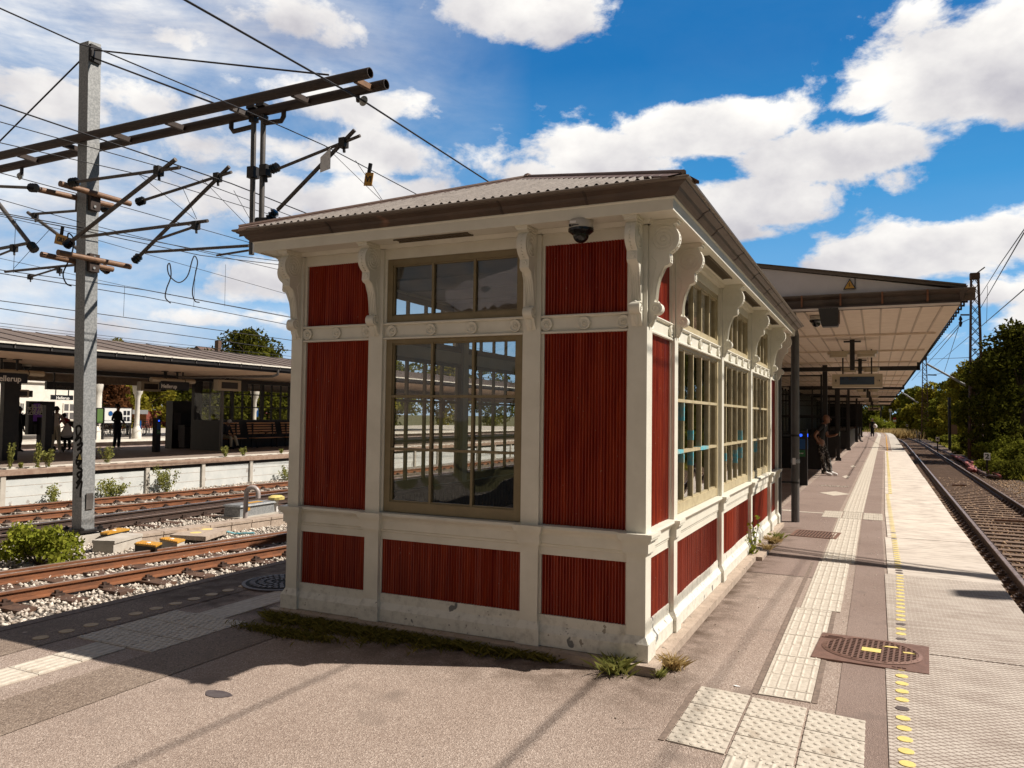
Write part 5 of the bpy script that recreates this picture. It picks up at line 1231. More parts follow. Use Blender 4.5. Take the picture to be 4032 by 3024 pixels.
wire('faint far wire just over the far roof, lower', [C2(0, 455), C2(870, 557), C2(1880, 668)], -33.5, .012, 3, 6)
# droppers and jumpers
def drop(label, a, c, x, r=.005): cable(label, [at(*a, x=x), at(*c, x=x)], r, m_wire, 'dropper', 'dropper')
drop('vertical dropper wire right of the mast', C2(808, 193), C2(800, 392), -15.5); drop('vertical dropper beside the right jumper loop', C2(1266, 90), C2(1255, 330), -15.3); drop('vertical dropper nearest the pavilion bracket', C2(1462, 55), C2(1456, 326), -15.5)
def vline2(label, pts, y, r=.005): cable(label, [at(*p, y=y) for p in pts], r, m_wire, 'dropper', 'dropper')
vline2('slanting dropper left of the orange tag', [R6(480, 870), R6(130, 1250)], 4.5); vline2('vertical dropper at the far left of the sky', [R6(152, 775), R6(130, 1290)], 4.5)
vline2('long slanting bridle wire from the near cantilever', [R6(1340, 335), R6(1890, 770)], 4.6); vline2('short slanting bridle wire ending at the near arm', [R6(1765, 460), R6(1905, 770)], 4.6)
vline2('slanting bridle wire from the far cantilever', [C1(1310, 1160), C1(1620, 1480)], 5.6); vline2('steep bridle wire beside the drop tubes', [C1(1515, 1235), C1(1620, 1420)], 5.6)
vline2('left bridle wire running to the roof from the tagged cantilever', [G7(885, 770), G7(1375, 1245)], 6.0); vline2('right bridle wire by the orange number tag', [G7(1140, 895), G7(1380, 1248)], 6.0)
def jumper(label, pts, x, r=.016):
    P = [at(*p, x=x) for p in pts]; Q = []
    for i in range(len(P)-1):
        p0 = P[max(i-1, 0)]; p1 = P[i]; p2 = P[i+1]; p3 = P[min(i+2, len(P)-1)]
        for t in np.linspace(0, 1, 6)[:-1]: Q.append(.5*((2*p1)+(-p0+p2)*t+(2*p0-5*p1+4*p2-p3)*t*t+(-p0+3*p1-3*p2+p3)*t**3))
    Q.append(P[-1]); cable(label, Q, r, m_wire, 'jumper_cable', 'jumper cable')
jumper('double looped jumper cable hanging in the sky right of the mast', [C2(1105, 305), C2(1072, 270), C2(1080, 210), C2(1108, 130), C2(1100, 50), C2(1085, 70), C2(1100, 130), C2(1160, 172), C2(1215, 130), C2(1245, 30), C2(1262, 0), C2(1280, 40), C2(1265, 120), C2(1247, 230), C2(1262, 290), C2(1292, 300)], -15.2)
jumper('jumper cable curling down behind the left mast', [R6(655, 950), R6(665, 905), R6(710, 960), R6(700, 1080), R6(660, 1180), R6(610, 1300), R6(640, 1390), R6(690, 1415)], -12.6, .014)
def ntag(txt, c, y, w_, hh, label, tilt):
    p = at(*c, y=y); t = thing('number_tag', label, 'tag', tuple(p)); m = MB(); ct, st = math.cos(tilt), math.sin(tilt)
    Pq = [(-w_/2, -hh/2), (w_/2, -hh/2), (w_/2, hh/2), (-w_/2, hh/2)]; Pq = [(a*ct-c_*st, a*st+c_*ct) for a, c_ in Pq]
    m.prism(Pq, 0, .01, lambda a, c_, t_: (p[0]+a, p[1]-t_, p[2]+c_)); m.build('plate', m_signy, t)
    m = MB(); m.tube([(p[0], p[1], p[2]+hh/2), (p[0]+.03, p[1], p[2]+hh/2+.16)], .035, 6); m.build('clip', m_dark, t)
    textobj(txt, hh*.62, Matrix.Translation(Vector((p[0], p[1]-.013, p[2]))) @ Matrix.Rotation(-tilt, 4, 'Y') @ frame((0, 0, 0), *FY), m_black, t)
ntag('GR3', R6(592, 970), 4.9, .36, .2, 'orange tag lettered GR3 hanging by the left mast', -.25)
ntag('VI', G7(1249, 1050), 6.0, .17, .23, 'orange tag hanging from the wire above the pavilion roof', -.15)

# ------------------------------------------------------------------ right canopy
CY0, CY1, CXR, CXL, CXM = 7.52, 84., 2.50, -5.42, -1.46
CAN = thing('platform_canopy', 'long platform canopy with white gable and boarded ceiling behind the pavilion', 'canopy', (CXM, CY0, 0))
def csl(y): return cv(y)*.35
m = MB()
ys = [CY0, 20, 35, 50, 65, CY1]
for a, c in zip(ys[:-1], ys[1:]):
    ca, cb = csl(a), csl(c)
    m.hexa([(CXL, a, 3.24), (CXR-.10+ca, a, 3.24), (CXR-.10+cb, c, 3.24), (CXL, c, 3.24), (CXL, a, 3.27), (CXR-.10+ca, a, 3.27), (CXR-.10+cb, c, 3.27), (CXL, c, 3.27)])
ceil = m.build('ceiling', m_soff, CAN)
m = MB()
x = -4.9
while x < CXR-.2: m.box((x, CY0+.1, 3.226), (x+.028, CY1-.5, 3.241)); x += .262
m.build('board_seams', M('seam_brown', (.62, .50, .41), .7), ceil)
y = 11.2; i = 0
while y < CY1-2:
    m = MB(); m.box((CXL+.1, y-.03, 3.20), (CXR-.18+csl(y), y+.03, 3.238)); m.build('cross_batten', m_soff, ceil); y += 3.75
for y in (19.4, 34.2, 48, 62, 76):
    m = MB(); m.box((-2.4, y-.06, 3.02), (CXR-.12+csl(y), y+.06, 3.14)); m.box((CXR-.16+csl(y), y-.06, 3.02), (CXR-.08+csl(y), y+.06, 3.30)); m.build('steel_beam', m_dark, CAN)
m = MB()
for a, c in zip(ys[:-1], ys[1:]):
    ca, cb = csl(a), csl(c)
    m.add([(CXR+ca, a, 3.50), (CXR+cb, c, 3.50), (CXM, c, 4.22), (CXM, a, 4.22)], [(0, 1, 2, 3)]); m.add([(CXL, a, 3.50), (CXM, a, 4.22), (CXM, c, 4.22), (CXL, c, 3.50)], [(0, 1, 2, 3)])
m.build('roof', m_roofing, CAN)
m = MB()   # gable wall + verge
m.prism([(CXL, 3.46), (CXR-.05, 3.46), (CXM, 4.165)], CY0+.12, CY0+.2, lambda a, z, t: (a, t, z)); gw = m.build('gable_wall', m_gable, CAN)
m = MB()
for s, xe in ((1, CXR), (-1, CXL)): m.bar((CXM, CY0+.14, 4.195), (xe-.02*s, CY0+.14, 3.505), .16, .06)
m.build('verge_trim', m_lip, CAN)
m = MB(); m.box((1.05, CY0+.108, 3.57), (1.065, CY0+.119, 3.72)); m.box((-.6, CY0+.108, 3.5), (-.585, CY0+.119, 4.0)); m.build('gable_seam', m_galvd, gw)
p = at(*C8(704, 348), y=CY0+.1); t = thing('warning_sign', 'yellow triangular high voltage warning sign on the white gable', 'sign', (p[0], CY0+.1, p[2]))
m = MB(); m.prism([(p[0]-.088, p[2]-.072), (p[0]+.088, p[2]-.072), (p[0], p[2]+.085)], CY0+.085, CY0+.105, lambda a, z, q: (a, q, z)); m.build('rim', m_black, t)
m = MB(); m.prism([(p[0]-.068, p[2]-.060), (p[0]+.068, p[2]-.060), (p[0], p[2]+.060)], CY0+.080, CY0+.088, lambda a, z, q: (a, q, z)); m.build('plate', m_signy, t)
m = MB(); m.prism([(p[0]-.010, p[2]-.045), (p[0]+.010, p[2]-.012), (p[0]-.004, p[2]-.008), (p[0]+.006, p[2]+.03), (p[0]-.014, p[2]-.006), (p[0], p[2]-.010)], CY0+.076, CY0+.083, lambda a, z, q: (a, q, z)); m.build('flash_symbol', m_black, t)
# front gutter (across the gable) and side gutter
gprof = [(0, 3.30), (-.03, 3.30), (-.05, 3.36), (-.055, 3.40), (-.10, 3.44), (-.105, 3.462), (-.09, 3.47), (-.03, 3.46), (0, 3.46)]
m = MB(); m.prism(gprof, CXL, CXR+.09, lambda n, z, t: (t, CY0+.1+n, z)); m.box((CXL, CY0+.03, 3.235), (CXR-.08, CY0+.10, 3.30)); m.build('front_gutter', m_gut, CAN)
m = MB(); m.tube([(CXL, CY0-.003, 3.468), (CXR+.09, CY0-.003, 3.468)], .008, 6); m.build('gutter_rim', m_lip, CAN)
for x in (-.2, .32, .86, 1.42, 2.0): m = MB(); m.box((x-.012, CY0-.012, 3.30), (x+.012, CY0+.045, 3.475)); m.build('gutter_strap', m_rust, CAN)
m = MB()
for a, c in zip(ys[:-1], ys[1:]):
    k = len(m.v); P = [(CXR-.10+(-n)*1.0, z) for n, z in gprof]
    V = [(x+csl(a), a, z) for x, z in P]+[(x+csl(c), c, z) for x, z in P]; nn = len(P)
    m.add(V, [(i, (i+1) % nn, nn+(i+1) % nn, nn+i) for i in range(nn)]+[tuple(range(nn)), tuple(range(2*nn-1, nn-1, -1))])
m.build('side_gutter', m_gut, CAN)
m = MB(); y = CY0+.3
while y < 50: m.box((CXR-.09+csl(y), y-.02, 3.30), (CXR+.02+csl(y), y+.02, 3.325)); m.box((CXR+csl(y), y-.02, 3.315), (CXR+.022+csl(y), y+.02, 3.45)); y += .42
m.build('gutter_brackets', m_dark, CAN)
# near end post, drainpipe
m = MB(); m.box((-.34, 7.56, 0), (-.06, 7.80, 3.23)); m.build('end_post', m_navy, CAN)
m = MB(); m.box((-.05, 7.56, 0), (.02, 7.62, 3.23)); m.build('post_edge', m_galvd, CAN)
t = thing('drainpipe', 'grey round drainpipe standing between pavilion and canopy on the platform', 'drainpipe', (.18, 8.02, 0))
m = MB(); m.tube([(.18, 8.02, 0), (.18, 8.02, 2.92), (.16, 7.9, 3.02), (.16, 7.7, 3.30)], .062, 14); m.build('pipe', m_galvd, t, smooth=True)
for z in (.62, 1.35):
    m = MB(); m.lathe((.18, 8.02, z), [(.067, -.015), (.067, .015)], 14); m.bar((-.02, 7.98, z), (.16, 8.0, z), .012, .03); m.build('clamp_ring', m_dark, t)
m = MB(); m.lathe((.18, 8.02, .95), [(.068, -.03), (.07, 0), (.066, .035)], 7); m.build('old_bracket_scar', m_galv, t)
m = MB(); m.box((.145, 7.947, .9), (.19, 7.96, 1.0)); m.build('sticker', m_cwhite, t)
# posts and glazed screens
def post(y, x=-.02, w_=.13):
    m = MB(); m.box((x-w_, y-.07, 0), (x, y+.07, 3.23)); m.box((x-w_-.04, y-.11, 0), (x+.04, y+.11, .12)); return m
PX = lambda y: -.0+cv(y)*.25
for i, y in enumerate((19.9, 28.2, 40, 57.4, 66, 76)):
    post(y, PX(y)).build('post', m_dark, CAN)
def screen(y, x0, x1, label, low=1.0):
    t = thing('glazed_screen', label, 'windbreak screen', ((x0+x1)/2, y, 0))
    m = MB(); m.box((x0, y-.025, .12), (x1, y+.025, low)); m.build('lower_panel', m_dark, t)
    m = MB(); n = 3
    for i in range(n+1): x = x0+(x1-x0)*i/n; m.box((x-.025, y-.035, low), (x+.025, y+.035, 2.96))
    for z in (low+.0, 1.72, 2.36, 2.93): m.box((x0, y-.032, z-.02), (x1, y+.032, z+.02))
    m.build('frame', m_dark, t)
    m = MB(); m.add([(x0, y, low), (x1, y, low), (x1, y, 2.93), (x0, y, 2.93)], [(0, 1, 2, 3)]); m.build('glass', m_glass2, t)
    return t
labs = ['nearest tall glazed windbreak screen behind the leaning man', 'second glazed windbreak screen under the right canopy', 'third glazed windbreak screen under the right canopy', 'fourth and farthest glazed windbreak screen under the canopy']
for (y, x0, x1), lb in zip(((20.0, -2.7, -.15), (28.3, -2.7, -.12), (40.1, -2.7, -.10), (57.5, -2.7, -.02)), labs): screen(y, x0, x1, lb)
def boxth(name, label, cat, a, b_, mat, grp=None): m = MB(); m.box(a, b_); return tag(m.build(name, mat), label, cat, grp)
# waiting room under the canopy
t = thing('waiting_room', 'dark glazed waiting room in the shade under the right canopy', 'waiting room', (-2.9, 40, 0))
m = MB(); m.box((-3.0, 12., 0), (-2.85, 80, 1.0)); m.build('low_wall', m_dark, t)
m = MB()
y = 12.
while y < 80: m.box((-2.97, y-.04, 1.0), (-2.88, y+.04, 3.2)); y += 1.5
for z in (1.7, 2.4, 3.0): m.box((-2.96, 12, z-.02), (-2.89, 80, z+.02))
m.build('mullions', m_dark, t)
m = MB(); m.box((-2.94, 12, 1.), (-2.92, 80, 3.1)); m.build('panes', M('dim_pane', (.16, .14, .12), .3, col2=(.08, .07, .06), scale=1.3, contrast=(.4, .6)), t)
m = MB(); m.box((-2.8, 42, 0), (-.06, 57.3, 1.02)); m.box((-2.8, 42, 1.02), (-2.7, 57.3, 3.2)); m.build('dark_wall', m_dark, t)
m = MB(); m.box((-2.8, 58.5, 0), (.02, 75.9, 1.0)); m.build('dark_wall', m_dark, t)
m = MB(); m.box((-2.85, 76.2, 0), (.1, 76.5, 3.2)); m.build('dark_wall', m_dark, t)  # end wall added to block the bright sky behind the screens
# objects hanging under the canopy
dome_cam(tuple(at(*C8(497, 545), z=3.23)[:2])+(3.235,), 'white dome security camera under the right canopy beside the speaker box', 1.15)
p = at(*C8(570, 515), z=3.2); t = thing('loudspeaker', 'dark square loudspeaker box hanging under the canopy near its front edge', 'loudspeaker', (p[0], p[1], 3.23))
m = MB(); c = (p[0], p[1]); m.hexa([(c[0]-.09, c[1]-.05, 2.99), (c[0]+.14, c[1]-.05, 2.99), (c[0]+.14, c[1]+.17, 2.99), (c[0]-.09, c[1]+.17, 2.99), (c[0]-.13, c[1]-.1, 3.235), (c[0]+.14, c[1]-.1, 3.235), (c[0]+.14, c[1]+.17, 3.235), (c[0]-.13, c[1]+.17, 3.235)]); m.build('cabinet', m_dark, t)
m = MB(); m.box((c[0]-.08, c[1]-.04, 2.975), (c[0]+.13, c[1]+.15, 2.99)); m.build('grille', m_navy, t)
m = MB(); m.box((c[0]+.142, c[1]-.08, 3.02), (c[0]+.155, c[1]+.15, 3.2)); m.build('side_trim', m_brown, t)
def hanglamp(label, y, x, grp=None, sc=1.):
    t = thing('ceiling_lamp', label, 'lamp', (x, y, 3.23), 0, grp)
    m = MB(); m.box((-.045, -.05, -.62), (.045, .05, 0)); m.box((-.16, -.06, -.05), (.16, .06, -.02)); m.build('hanger', m_dark, t, local=True)
    for s in (-1, 1):
        m = MB(); P = [(-.21, -.05), (-.19, -.16), (-.12, -.20), (.12, -.20), (.19, -.16), (.21, -.05), (.21, .05), (-.21, .05)]
        m.prism([(a, b_) for a, b_ in P], -.30, -.24, lambda a, b_, z: (s*.26+a, b_*1.2, z)); m.prism([(a*.8, b_*.8) for a, b_ in P], -.36, -.30, lambda a, b_, z: (s*.26+a, b_*1.2, z)); m.build('lamp_head', m_lamp, t, local=True)
    return t
def grp_lamps():
    base = None
    for i, (y, lb) in enumerate(((12.2, 'nearest twin lamp on a dark hanger under the right canopy'), (17.6, 'second twin lamp under the canopy, just above the display'), (25, 'third twin lamp on its hanger beyond the display'), (33, 'fourth twin lamp along the right canopy'), (42, 'fifth twin lamp along the right canopy'), (52, 'sixth twin lamp far along the right canopy'), (64, 'farthest twin lamp visible under the right canopy'))):
        if base is None: base = hanglamp(lb, y, .90, 'twin lamps under the right canopy')
        else: dup(base, (.93+cv(y)*.3, y, 3.23), None, lb)
grp_lamps()
def display(label, c0, c1, y, body=m_white, scr=m_lcd, txt=None):
    a = at(*c0, y=y); b_ = at(*c1, y=y); x0, x1, z0, z1 = a[0], b_[0], min(a[2], b_[2]), max(a[2], b_[2])
    t = thing('departure_display', label, 'display', ((x0+x1)/2, y, z1))
    m = MB(); m.box((x0, y, z0), (x1, y+.25, z1)); m.build('housing', m_lamp, t); W = x1-x0; H = z1-z0
    m = MB(); m.box((x0+W*.155, y-.006, z0+H*.22), (x0+W*.84, y+.0, z1-H*.20)); m.build('screen', scr, t)
    for h_ in (.2, .77): m = MB(); m.box((x0+W*h_, y+.08, z1), (x0+W*(h_+.03), y+.14, 3.23)); m.build('hanger', m_dark, t)
    if txt:
        textobj('8', H*.26, frame((x0+W*.075, y-.002, z0+H*.5), *FY), m_black, t); textobj('1 8', H*.18, frame((x0+W*.915, y-.002, z0+H*.5), *FY), m_black, t)
        m = MB(); m.box((x0+W*.04, y-.003, z0+H*.33), (x0+W*.11, y, z0+H*.35)); m.build('lettering', m_black, t)
        textobj('5', H*.17, frame((x0+W*.22, y-.009, z0+H*.64), *FY), m_black, t); textobj('Kop', H*.15, frame((x0+W*.47, y-.009, z0+H*.64), *FY), m_black, t)
        m = MB(); m.box((x0+W*.33, y-.009, z0+H*.56), (x0+W*.39, y-.006, z0+H*.74)); m.build('line_badge', m_navy, t)
    return t
display('large departure display with blue screen hanging under the right canopy', C8(595, 990), C8(909, 903), 14.5, txt=True)
display('small distant departure display far along the right canopy', C8(818, 1130), C8(896, 1113), 66., scr=m_screen)
def reader(label, x, y, grp='ticket readers'):
    t = thing('card_reader', label, 'card reader', (x, y, 0), 0, grp)
    m = MB(); m.box((-.12, -.09, 0), (.12, .09, 1.32)); m.box((.12, -.08, 0), (.145, .08, 1.38)); m.build('body', m_dark, t, local=True)
    m = MB(); m.box((-.10, -.097, .88), (.10, -.089, 1.13)); m.box((.145, -.06, .88), (.152, .06, 1.13)); m.build('blue_panel', m_blue, t, local=True)
    m = MB(); m.lathe((0, 0, 0), [(.035, -.105), (.035, -.089)], 12, axis='y'); 
    for i, v in enumerate(m.v): m.v[i] = (v[0], v[1], v[2]+1.22)
    m.box((.146, -.035, 1.18), (.156, .035, 1.26)); m.build('reader_light', m_bluel, t, local=True)
    m = MB(); m.box((-.10, -.097, .70), (.10, -.089, .86)); m.build('green_panel', m_green, t, local=True); return t
rp = at(*C8(405, 1600), z=0); rp = at(*C8(403, 1590), z=0); RD = reader('slim card reader with glowing blue light beside the drainpipe', *(at(3155, 1910, z=0)[:2]))
textobj('gå ind', .045, frame((ORG[RD.name][0], ORG[RD.name][1]-.1, .78), *FY), m_cwhite, RD)

# ------------------------------------------------------------------ people
def skinbody(name, par, joints, edges, mats, matof, sub=2):
    """joints: name -> (pos, radius); one continuous surface grown over the skeleton"""
    names = list(joints); idx = {n: i for i, n in enumerate(names)}
    me = bpy.data.meshes.new(name); me.from_pydata([tuple(joints[n][0]) for n in names], [(idx[a], idx[b_]) for a, b_ in edges], [])
    o = bpy.data.objects.new(name, me); link(o)
    md = o.modifiers.new('s', 'SKIN'); md.use_smooth_shade = True; sv = me.skin_vertices[0].data
    for n in names:
        r = joints[n][1]; sv[idx[n]].radius = (r, r) if not isinstance(r, tuple) else r
        sv[idx[n]].use_root = (n == 'pelvis')
    ms = o.modifiers.new('u', 'SUBSURF'); ms.levels = sub; ms.render_levels = sub
    bpy.context.view_layer.update(); dg = bpy.context.evaluated_depsgraph_get(); nm = bpy.data.meshes.new_from_object(o.evaluated_get(dg)); bpy.data.objects.remove(o)
    nm.materials.clear()
    for m in mats: nm.materials.append(m)
    seg = [(a, b_) for a, b_ in edges]; A = np.array([joints[a][0] for a, _ in seg], float); B = np.array([joints[b_][0] for _, b_ in seg], float); D = B-A; LL_ = (D*D).sum(1)+1e-9
    for p in nm.polygons:
        c = np.array(p.center); t = np.clip(((c-A)*D).sum(1)/LL_, 0, 1); d = np.linalg.norm(A+D*t[:, None]-c, axis=1); k = int(d.argmin()); p.material_index = matof(seg[k], t[k], c); p.use_smooth = True
    o = bpy.data.objects.new(name, nm); link(o); o.parent = par; return o
def person(label, loc, rz, H=1.75, pose=None, mats=None, hair=m_hair, skin=m_skin, top=m_cblack, legs=m_cblack, shoes=m_cblack, sleeves='long', hat=None, skirt=False, name='person', cat='person', fem=False):
    t = thing(name, label, cat, loc, rz); s = H/1.75; P = dict(
        pelvis=(0, 0, .95), waist=(0, 0, 1.08), chest=(0, 0, 1.28), sh=(0, 0, 1.42), neck=(0, -.005, 1.50), jaw=(0, -.03, 1.575), head=(0, -.015, 1.65), crown=(0, .0, 1.71),
        lsh=(-.17, 0, 1.40), lel=(-.23, .02, 1.12), lwr=(-.24, -.04, .88), lha=(-.24, -.055, .82), rsh=(.17, 0, 1.40), rel=(.23, .02, 1.12), rwr=(.24, -.04, .88), rha=(.24, -.055, .82),
        lhip=(-.09, 0, .90), lkn=(-.10, -.02, .50), lan=(-.10, .02, .09), lto=(-.11, -.15, .03), rhip=(.09, 0, .90), rkn=(.10, -.02, .50), ran=(.10, .02, .09), rto=(.11, -.15, .03))
    if pose: P.update(pose)
    r = dict(pelvis=.135, waist=.115, chest=.14, sh=.10, neck=.052, jaw=.068, head=.088, crown=.06, lsh=.062, lel=.043, lwr=.029, lha=.034, rsh=.062, rel=.043, rwr=.029, rha=.034, lhip=.092, lkn=.062, lan=.042, lto=.036, rhip=.092, rkn=.062, ran=.042, rto=.036)
    if legs is not m_cblack or True:
        r['lan'] = r['ran'] = .055; r['lkn'] = r['rkn'] = .072
    J = {n: (tuple(np.array(P[n])*s), r[n]*s) for n in P}
    E_ = [('pelvis', 'waist'), ('waist', 'chest'), ('chest', 'sh'), ('sh', 'neck'), ('neck', 'jaw'), ('jaw', 'head'), ('head', 'crown'), ('sh', 'lsh'), ('lsh', 'lel'), ('lel', 'lwr'), ('lwr', 'lha'), ('sh', 'rsh'), ('rsh', 'rel'), ('rel', 'rwr'), ('rwr', 'rha'),
          ('pelvis', 'lhip'), ('lhip', 'lkn'), ('lkn', 'lan'), ('lan', 'lto'), ('pelvis', 'rhip'), ('rhip', 'rkn'), ('rkn', 'ran'), ('ran', 'rto')]
    for h in 'lr':   # fingers and thumb
        a = np.array(P[h+'wr']); c = np.array(P[h+'ha']); d = c-a; d = d/np.linalg.norm(d); q = np.cross(d, (0, 0, 1)) if abs(d[2]) < .8 else np.array([0, 1., 0]); q = q/np.linalg.norm(q)
        for k, ln in enumerate((.055, .065, .06, .048)):
            o = q*(k-1.5)*.017; J[f'{h}f{k}'] = (tuple((c+d*ln*.7+o)*s), .0085*s); J[f'{h}g{k}'] = (tuple((c+d*ln*1.2+o+np.array([0, -.01, 0]))*s), .007*s); E_ += [(h+'ha', f'{h}f{k}'), (f'{h}f{k}', f'{h}g{k}')]
        J[h+'th'] = (tuple((c+q*.042+d*.01)*s), .009*s); E_ += [(h+'ha', h+'th')]
    def mo(e, tt_, c):
        a = e[1]
        if a in ('jaw', 'head', 'crown') or (a == 'neck' and tt_ > .5): return 0
        if a in ('lto', 'rto') or (a in ('lan', 'ran') and tt_ > .93): return 3
        if a in ('lhip', 'rhip', 'lkn', 'rkn', 'lan', 'ran') or (a == 'waist' and tt_ < .35): return 2
        if a[0] in 'lr' and (a[1:] in ('ha', 'th') or a[1] in 'fg'): return 0
        if a in ('lwr', 'rwr') and sleeves != 'long': return 0
        if a in ('lel', 'rel') and sleeves == 'short' and tt_ > .5: return 0
        if a in ('lel', 'rel') and sleeves == 'none': return 0
        return 1
    skinbody('body', t, J, E_, [skin, top, legs, shoes], mo)
    hd = Vector(J['head'][0]); up = (Vector(J['crown'][0])-Vector(J['jaw'][0])).normalized(); fwd = Vector((0, -1, 0)); fwd = (fwd-up*fwd.dot(up)).normalized(); sd = fwd.cross(up)
    m = MB(); V = []; F = []; nu, nv = 12, 7
    for i in range(nv+1):
        for j in range(nu):
            ph = PI*.62*i/nv; th = 2*PI*j/nu; q = hd+up*(math.cos(ph)*.112*s+.015*s)+(sd*math.cos(th)+fwd*math.sin(th))*math.sin(ph)*.098*s-fwd*.022*s; V.append(tuple(q))
    for i in range(nv):
        for j in range(nu): F.append((i*nu+j, i*nu+(j+1) % nu, (i+1)*nu+(j+1) % nu, (i+1)*nu+j))
    m.add(V, F)
    if hat is not None:
        P_ = hd+up*.03*s
        m.hexa([tuple(P_+sd*a*s+fwd*b_*s+up*c*s) for c in (.0, .012) for a, b_ in ((-.06, .07), (.06, .07), (.05, .18), (-.05, .18))])
    m.build('cap' if hat is not None else 'hair', hat or hair, t, smooth=True, local=True)
    m = MB()
    for k in (-1, 1): q = hd+sd*.032*k*s+fwd*.085*s; m.lathe(tuple(q), [(.001, -.012*s), (.010*s, 0), (.001, .012*s)], 6)
    m.build('eyes', m_hair, t, local=True)
    m = MB(); q = hd+fwd*.088*s-up*.02*s; m.tube([tuple(q+up*.03*s), tuple(q+fwd*.022*s-up*.012*s), tuple(q-up*.02*s)], [.006*s, .013*s, .007*s], 6)
    for k in (-1, 1): e = hd+sd*.093*k*s; m.tube([tuple(e+up*.02*s), tuple(e+sd*.012*k*s), tuple(e-up*.03*s)], .012*s, 6)
    m.tube([tuple(q-up*.045*s-sd*.02*s), tuple(q-up*.048*s+fwd*.004*s), tuple(q-up*.045*s+sd*.02*s)], .005*s, 5)
    m.build('face', skin, t, smooth=True, local=True)
    if skirt:
        m = MB(); a = Vector(J['waist'][0])
        m.tube([tuple(a+Vector((0, 0, -.03))), tuple(Vector(J['pelvis'][0])), (0, .0, .55*s), (0, .02, .32*s)], [.13*s, .165*s, .16*s, .175*s], 14); m.build('skirt', legs, t, smooth=True, local=True)
    return t
# man in camouflage trousers leaning back against the screen, reading a phone (faces +x)
mp = at(3262, 1868, z=0)
MAN = person('man leaning in the shade under the right canopy, camouflage trousers, looking at a phone', (-.02, 19.2, 0), PI/2-.25, 1.78, dict(
    pelvis=(0, .10, .92), waist=(0, .12, 1.06), chest=(0, .10, 1.26), sh=(0, .05, 1.40), neck=(0, -.0, 1.47), jaw=(0, -.075, 1.53), head=(0, -.075, 1.60), crown=(0, -.05, 1.665),
    lsh=(-.17, .05, 1.37), lel=(-.25, .20, 1.13), lwr=(-.17, .12, .95), lha=(-.13, .06, .93), rsh=(.17, .04, 1.37), rel=(.21, -.02, 1.10), rwr=(.12, -.24, 1.14), rha=(.10, -.30, 1.17),
    lhip=(-.09, .10, .88), lkn=(-.10, .02, .48), lan=(-.12, -.06, .08), lto=(-.13, -.25, .035), rhip=(.09, .10, .88), rkn=(.10, -.06, .50), ran=(.06, -.16, .08), rto=(.06, -.34, .035)),
    legs=m_camo, shoes=m_cwhite, sleeves='short', hair=m_skin)
m = MB(); m.box((.07, -.385, 1.14), (.14, -.372, 1.27)); o = m.build('mobile_phone', m_black, None, local=True); o.location = MAN.location; o.rotation_euler = MAN.rotation_euler; tag(o, 'dark mobile phone held up by the leaning man', 'phone')
WOM = person('woman in long black dress walking far down the right platform with a white bag', (1.0+.0, 79, 0), 0.0, 1.80, dict(rel=(.24, -.03, 1.14), rwr=(.20, -.2, 1.10), rha=(.16, -.24, 1.12), rkn=(.10, -.10, .52), ran=(.09, -.18, .10), rto=(.09, -.33, .05)), skirt=True, sleeves='short', skin=m_skinl, hair=m_cwhite)
m = MB(); m.lathe((0, 0, 0), [(.02, -.22), (.17, -.15), (.20, 0), (.14, .12), (.03, .19)], 12); o = m.build('carrier_bag', m_cwhite, None, smooth=True, local=True); o.location = (1.24, 78.7, 1.08); tag(o, 'bulging white bag held by the walking woman', 'bag')
sitpose = lambda: dict(pelvis=(0, .1, .52), waist=(0, .12, .66), chest=(0, .08, .86), sh=(0, .03, 1.0), neck=(0, -.01, 1.07), jaw=(0, -.06, 1.13), head=(0, -.06, 1.20), crown=(0, -.04, 1.26), lsh=(-.17, .03, .97), rsh=(.17, .03, .97), lel=(-.22, -.05, .72), lwr=(-.12, -.25, .62), lha=(-.09, -.31, .60), rel=(.22, -.05, .72), rwr=(.12, -.25, .62), rha=(.09, -.31, .60),
    lhip=(-.09, .08, .50), rhip=(.09, .08, .50), lkn=(-.12, -.36, .52), rkn=(.12, -.36, .52), lan=(-.12, -.38, .09), lto=(-.13, -.56, .035), ran=(.12, -.42, .09), rto=(.13, -.60, .035))
person('person sitting in shade beside the far posts of the right canopy', (-.12, 58.3, 0), PI/2, 1.7, sitpose(), top=m_cgrey, legs=m_cgrey)
b = MB(); b.box((-.42, 57.9, .40), (.0, 59.5, .45)); b.box((-.3, 58.0, 0), (-.25, 58.05, .4)); b.box((-.3, 59.3, 0), (-.25, 59.35, .4)); tag(b.build('bench', m_dark), 'dark bench under the sitting person on the right platform', 'bench')

# ------------------------------------------------------------------ far (left) platform
X2, X2b = -18.75, -28.6
def slab(name, x0, x1, y0, y1, z0, z1, mat): m = MB(); m.box((x0, y0, z0), (x1, y1, z1)); return tag(m.build(name, mat), None, None, None, 'structure')
slab('far_platform', X2b, X2-.06, -14, 90, -1., 0, M('far_platform_paving', (.36, .29, .24), .9, col2=(.30, .24, .2), scale=3))
m = MB(); m.box((X2-.5, -14, -.10), (X2+.10, 90, .012)); tag(m.build('far_platform_edge', m_sleepgap if False else M('edge_slab_tan', (.46, .33, .25), .85, col2=(.34, .22, .16), scale=6)), None, None, None, 'structure')
m = MB(); m.box((X2-1.30, -14, 0.), (X2-1.0, 90, .014)); tag(m.build('white_line', m_whitep), None, None, None, 'structure')
m = MB(); y = -2
while y < 40: m.box((X2-.70, y, .0), (X2-.62, y+.3, .015)); y += .55
tag(m.build('dashed_line', m_whitep), None, None, None, 'structure')
WL = thing('retaining_wall', 'pale blue-grey concrete wall of the far platform behind the tracks', 'wall', (X2-.02, 10, -1.))
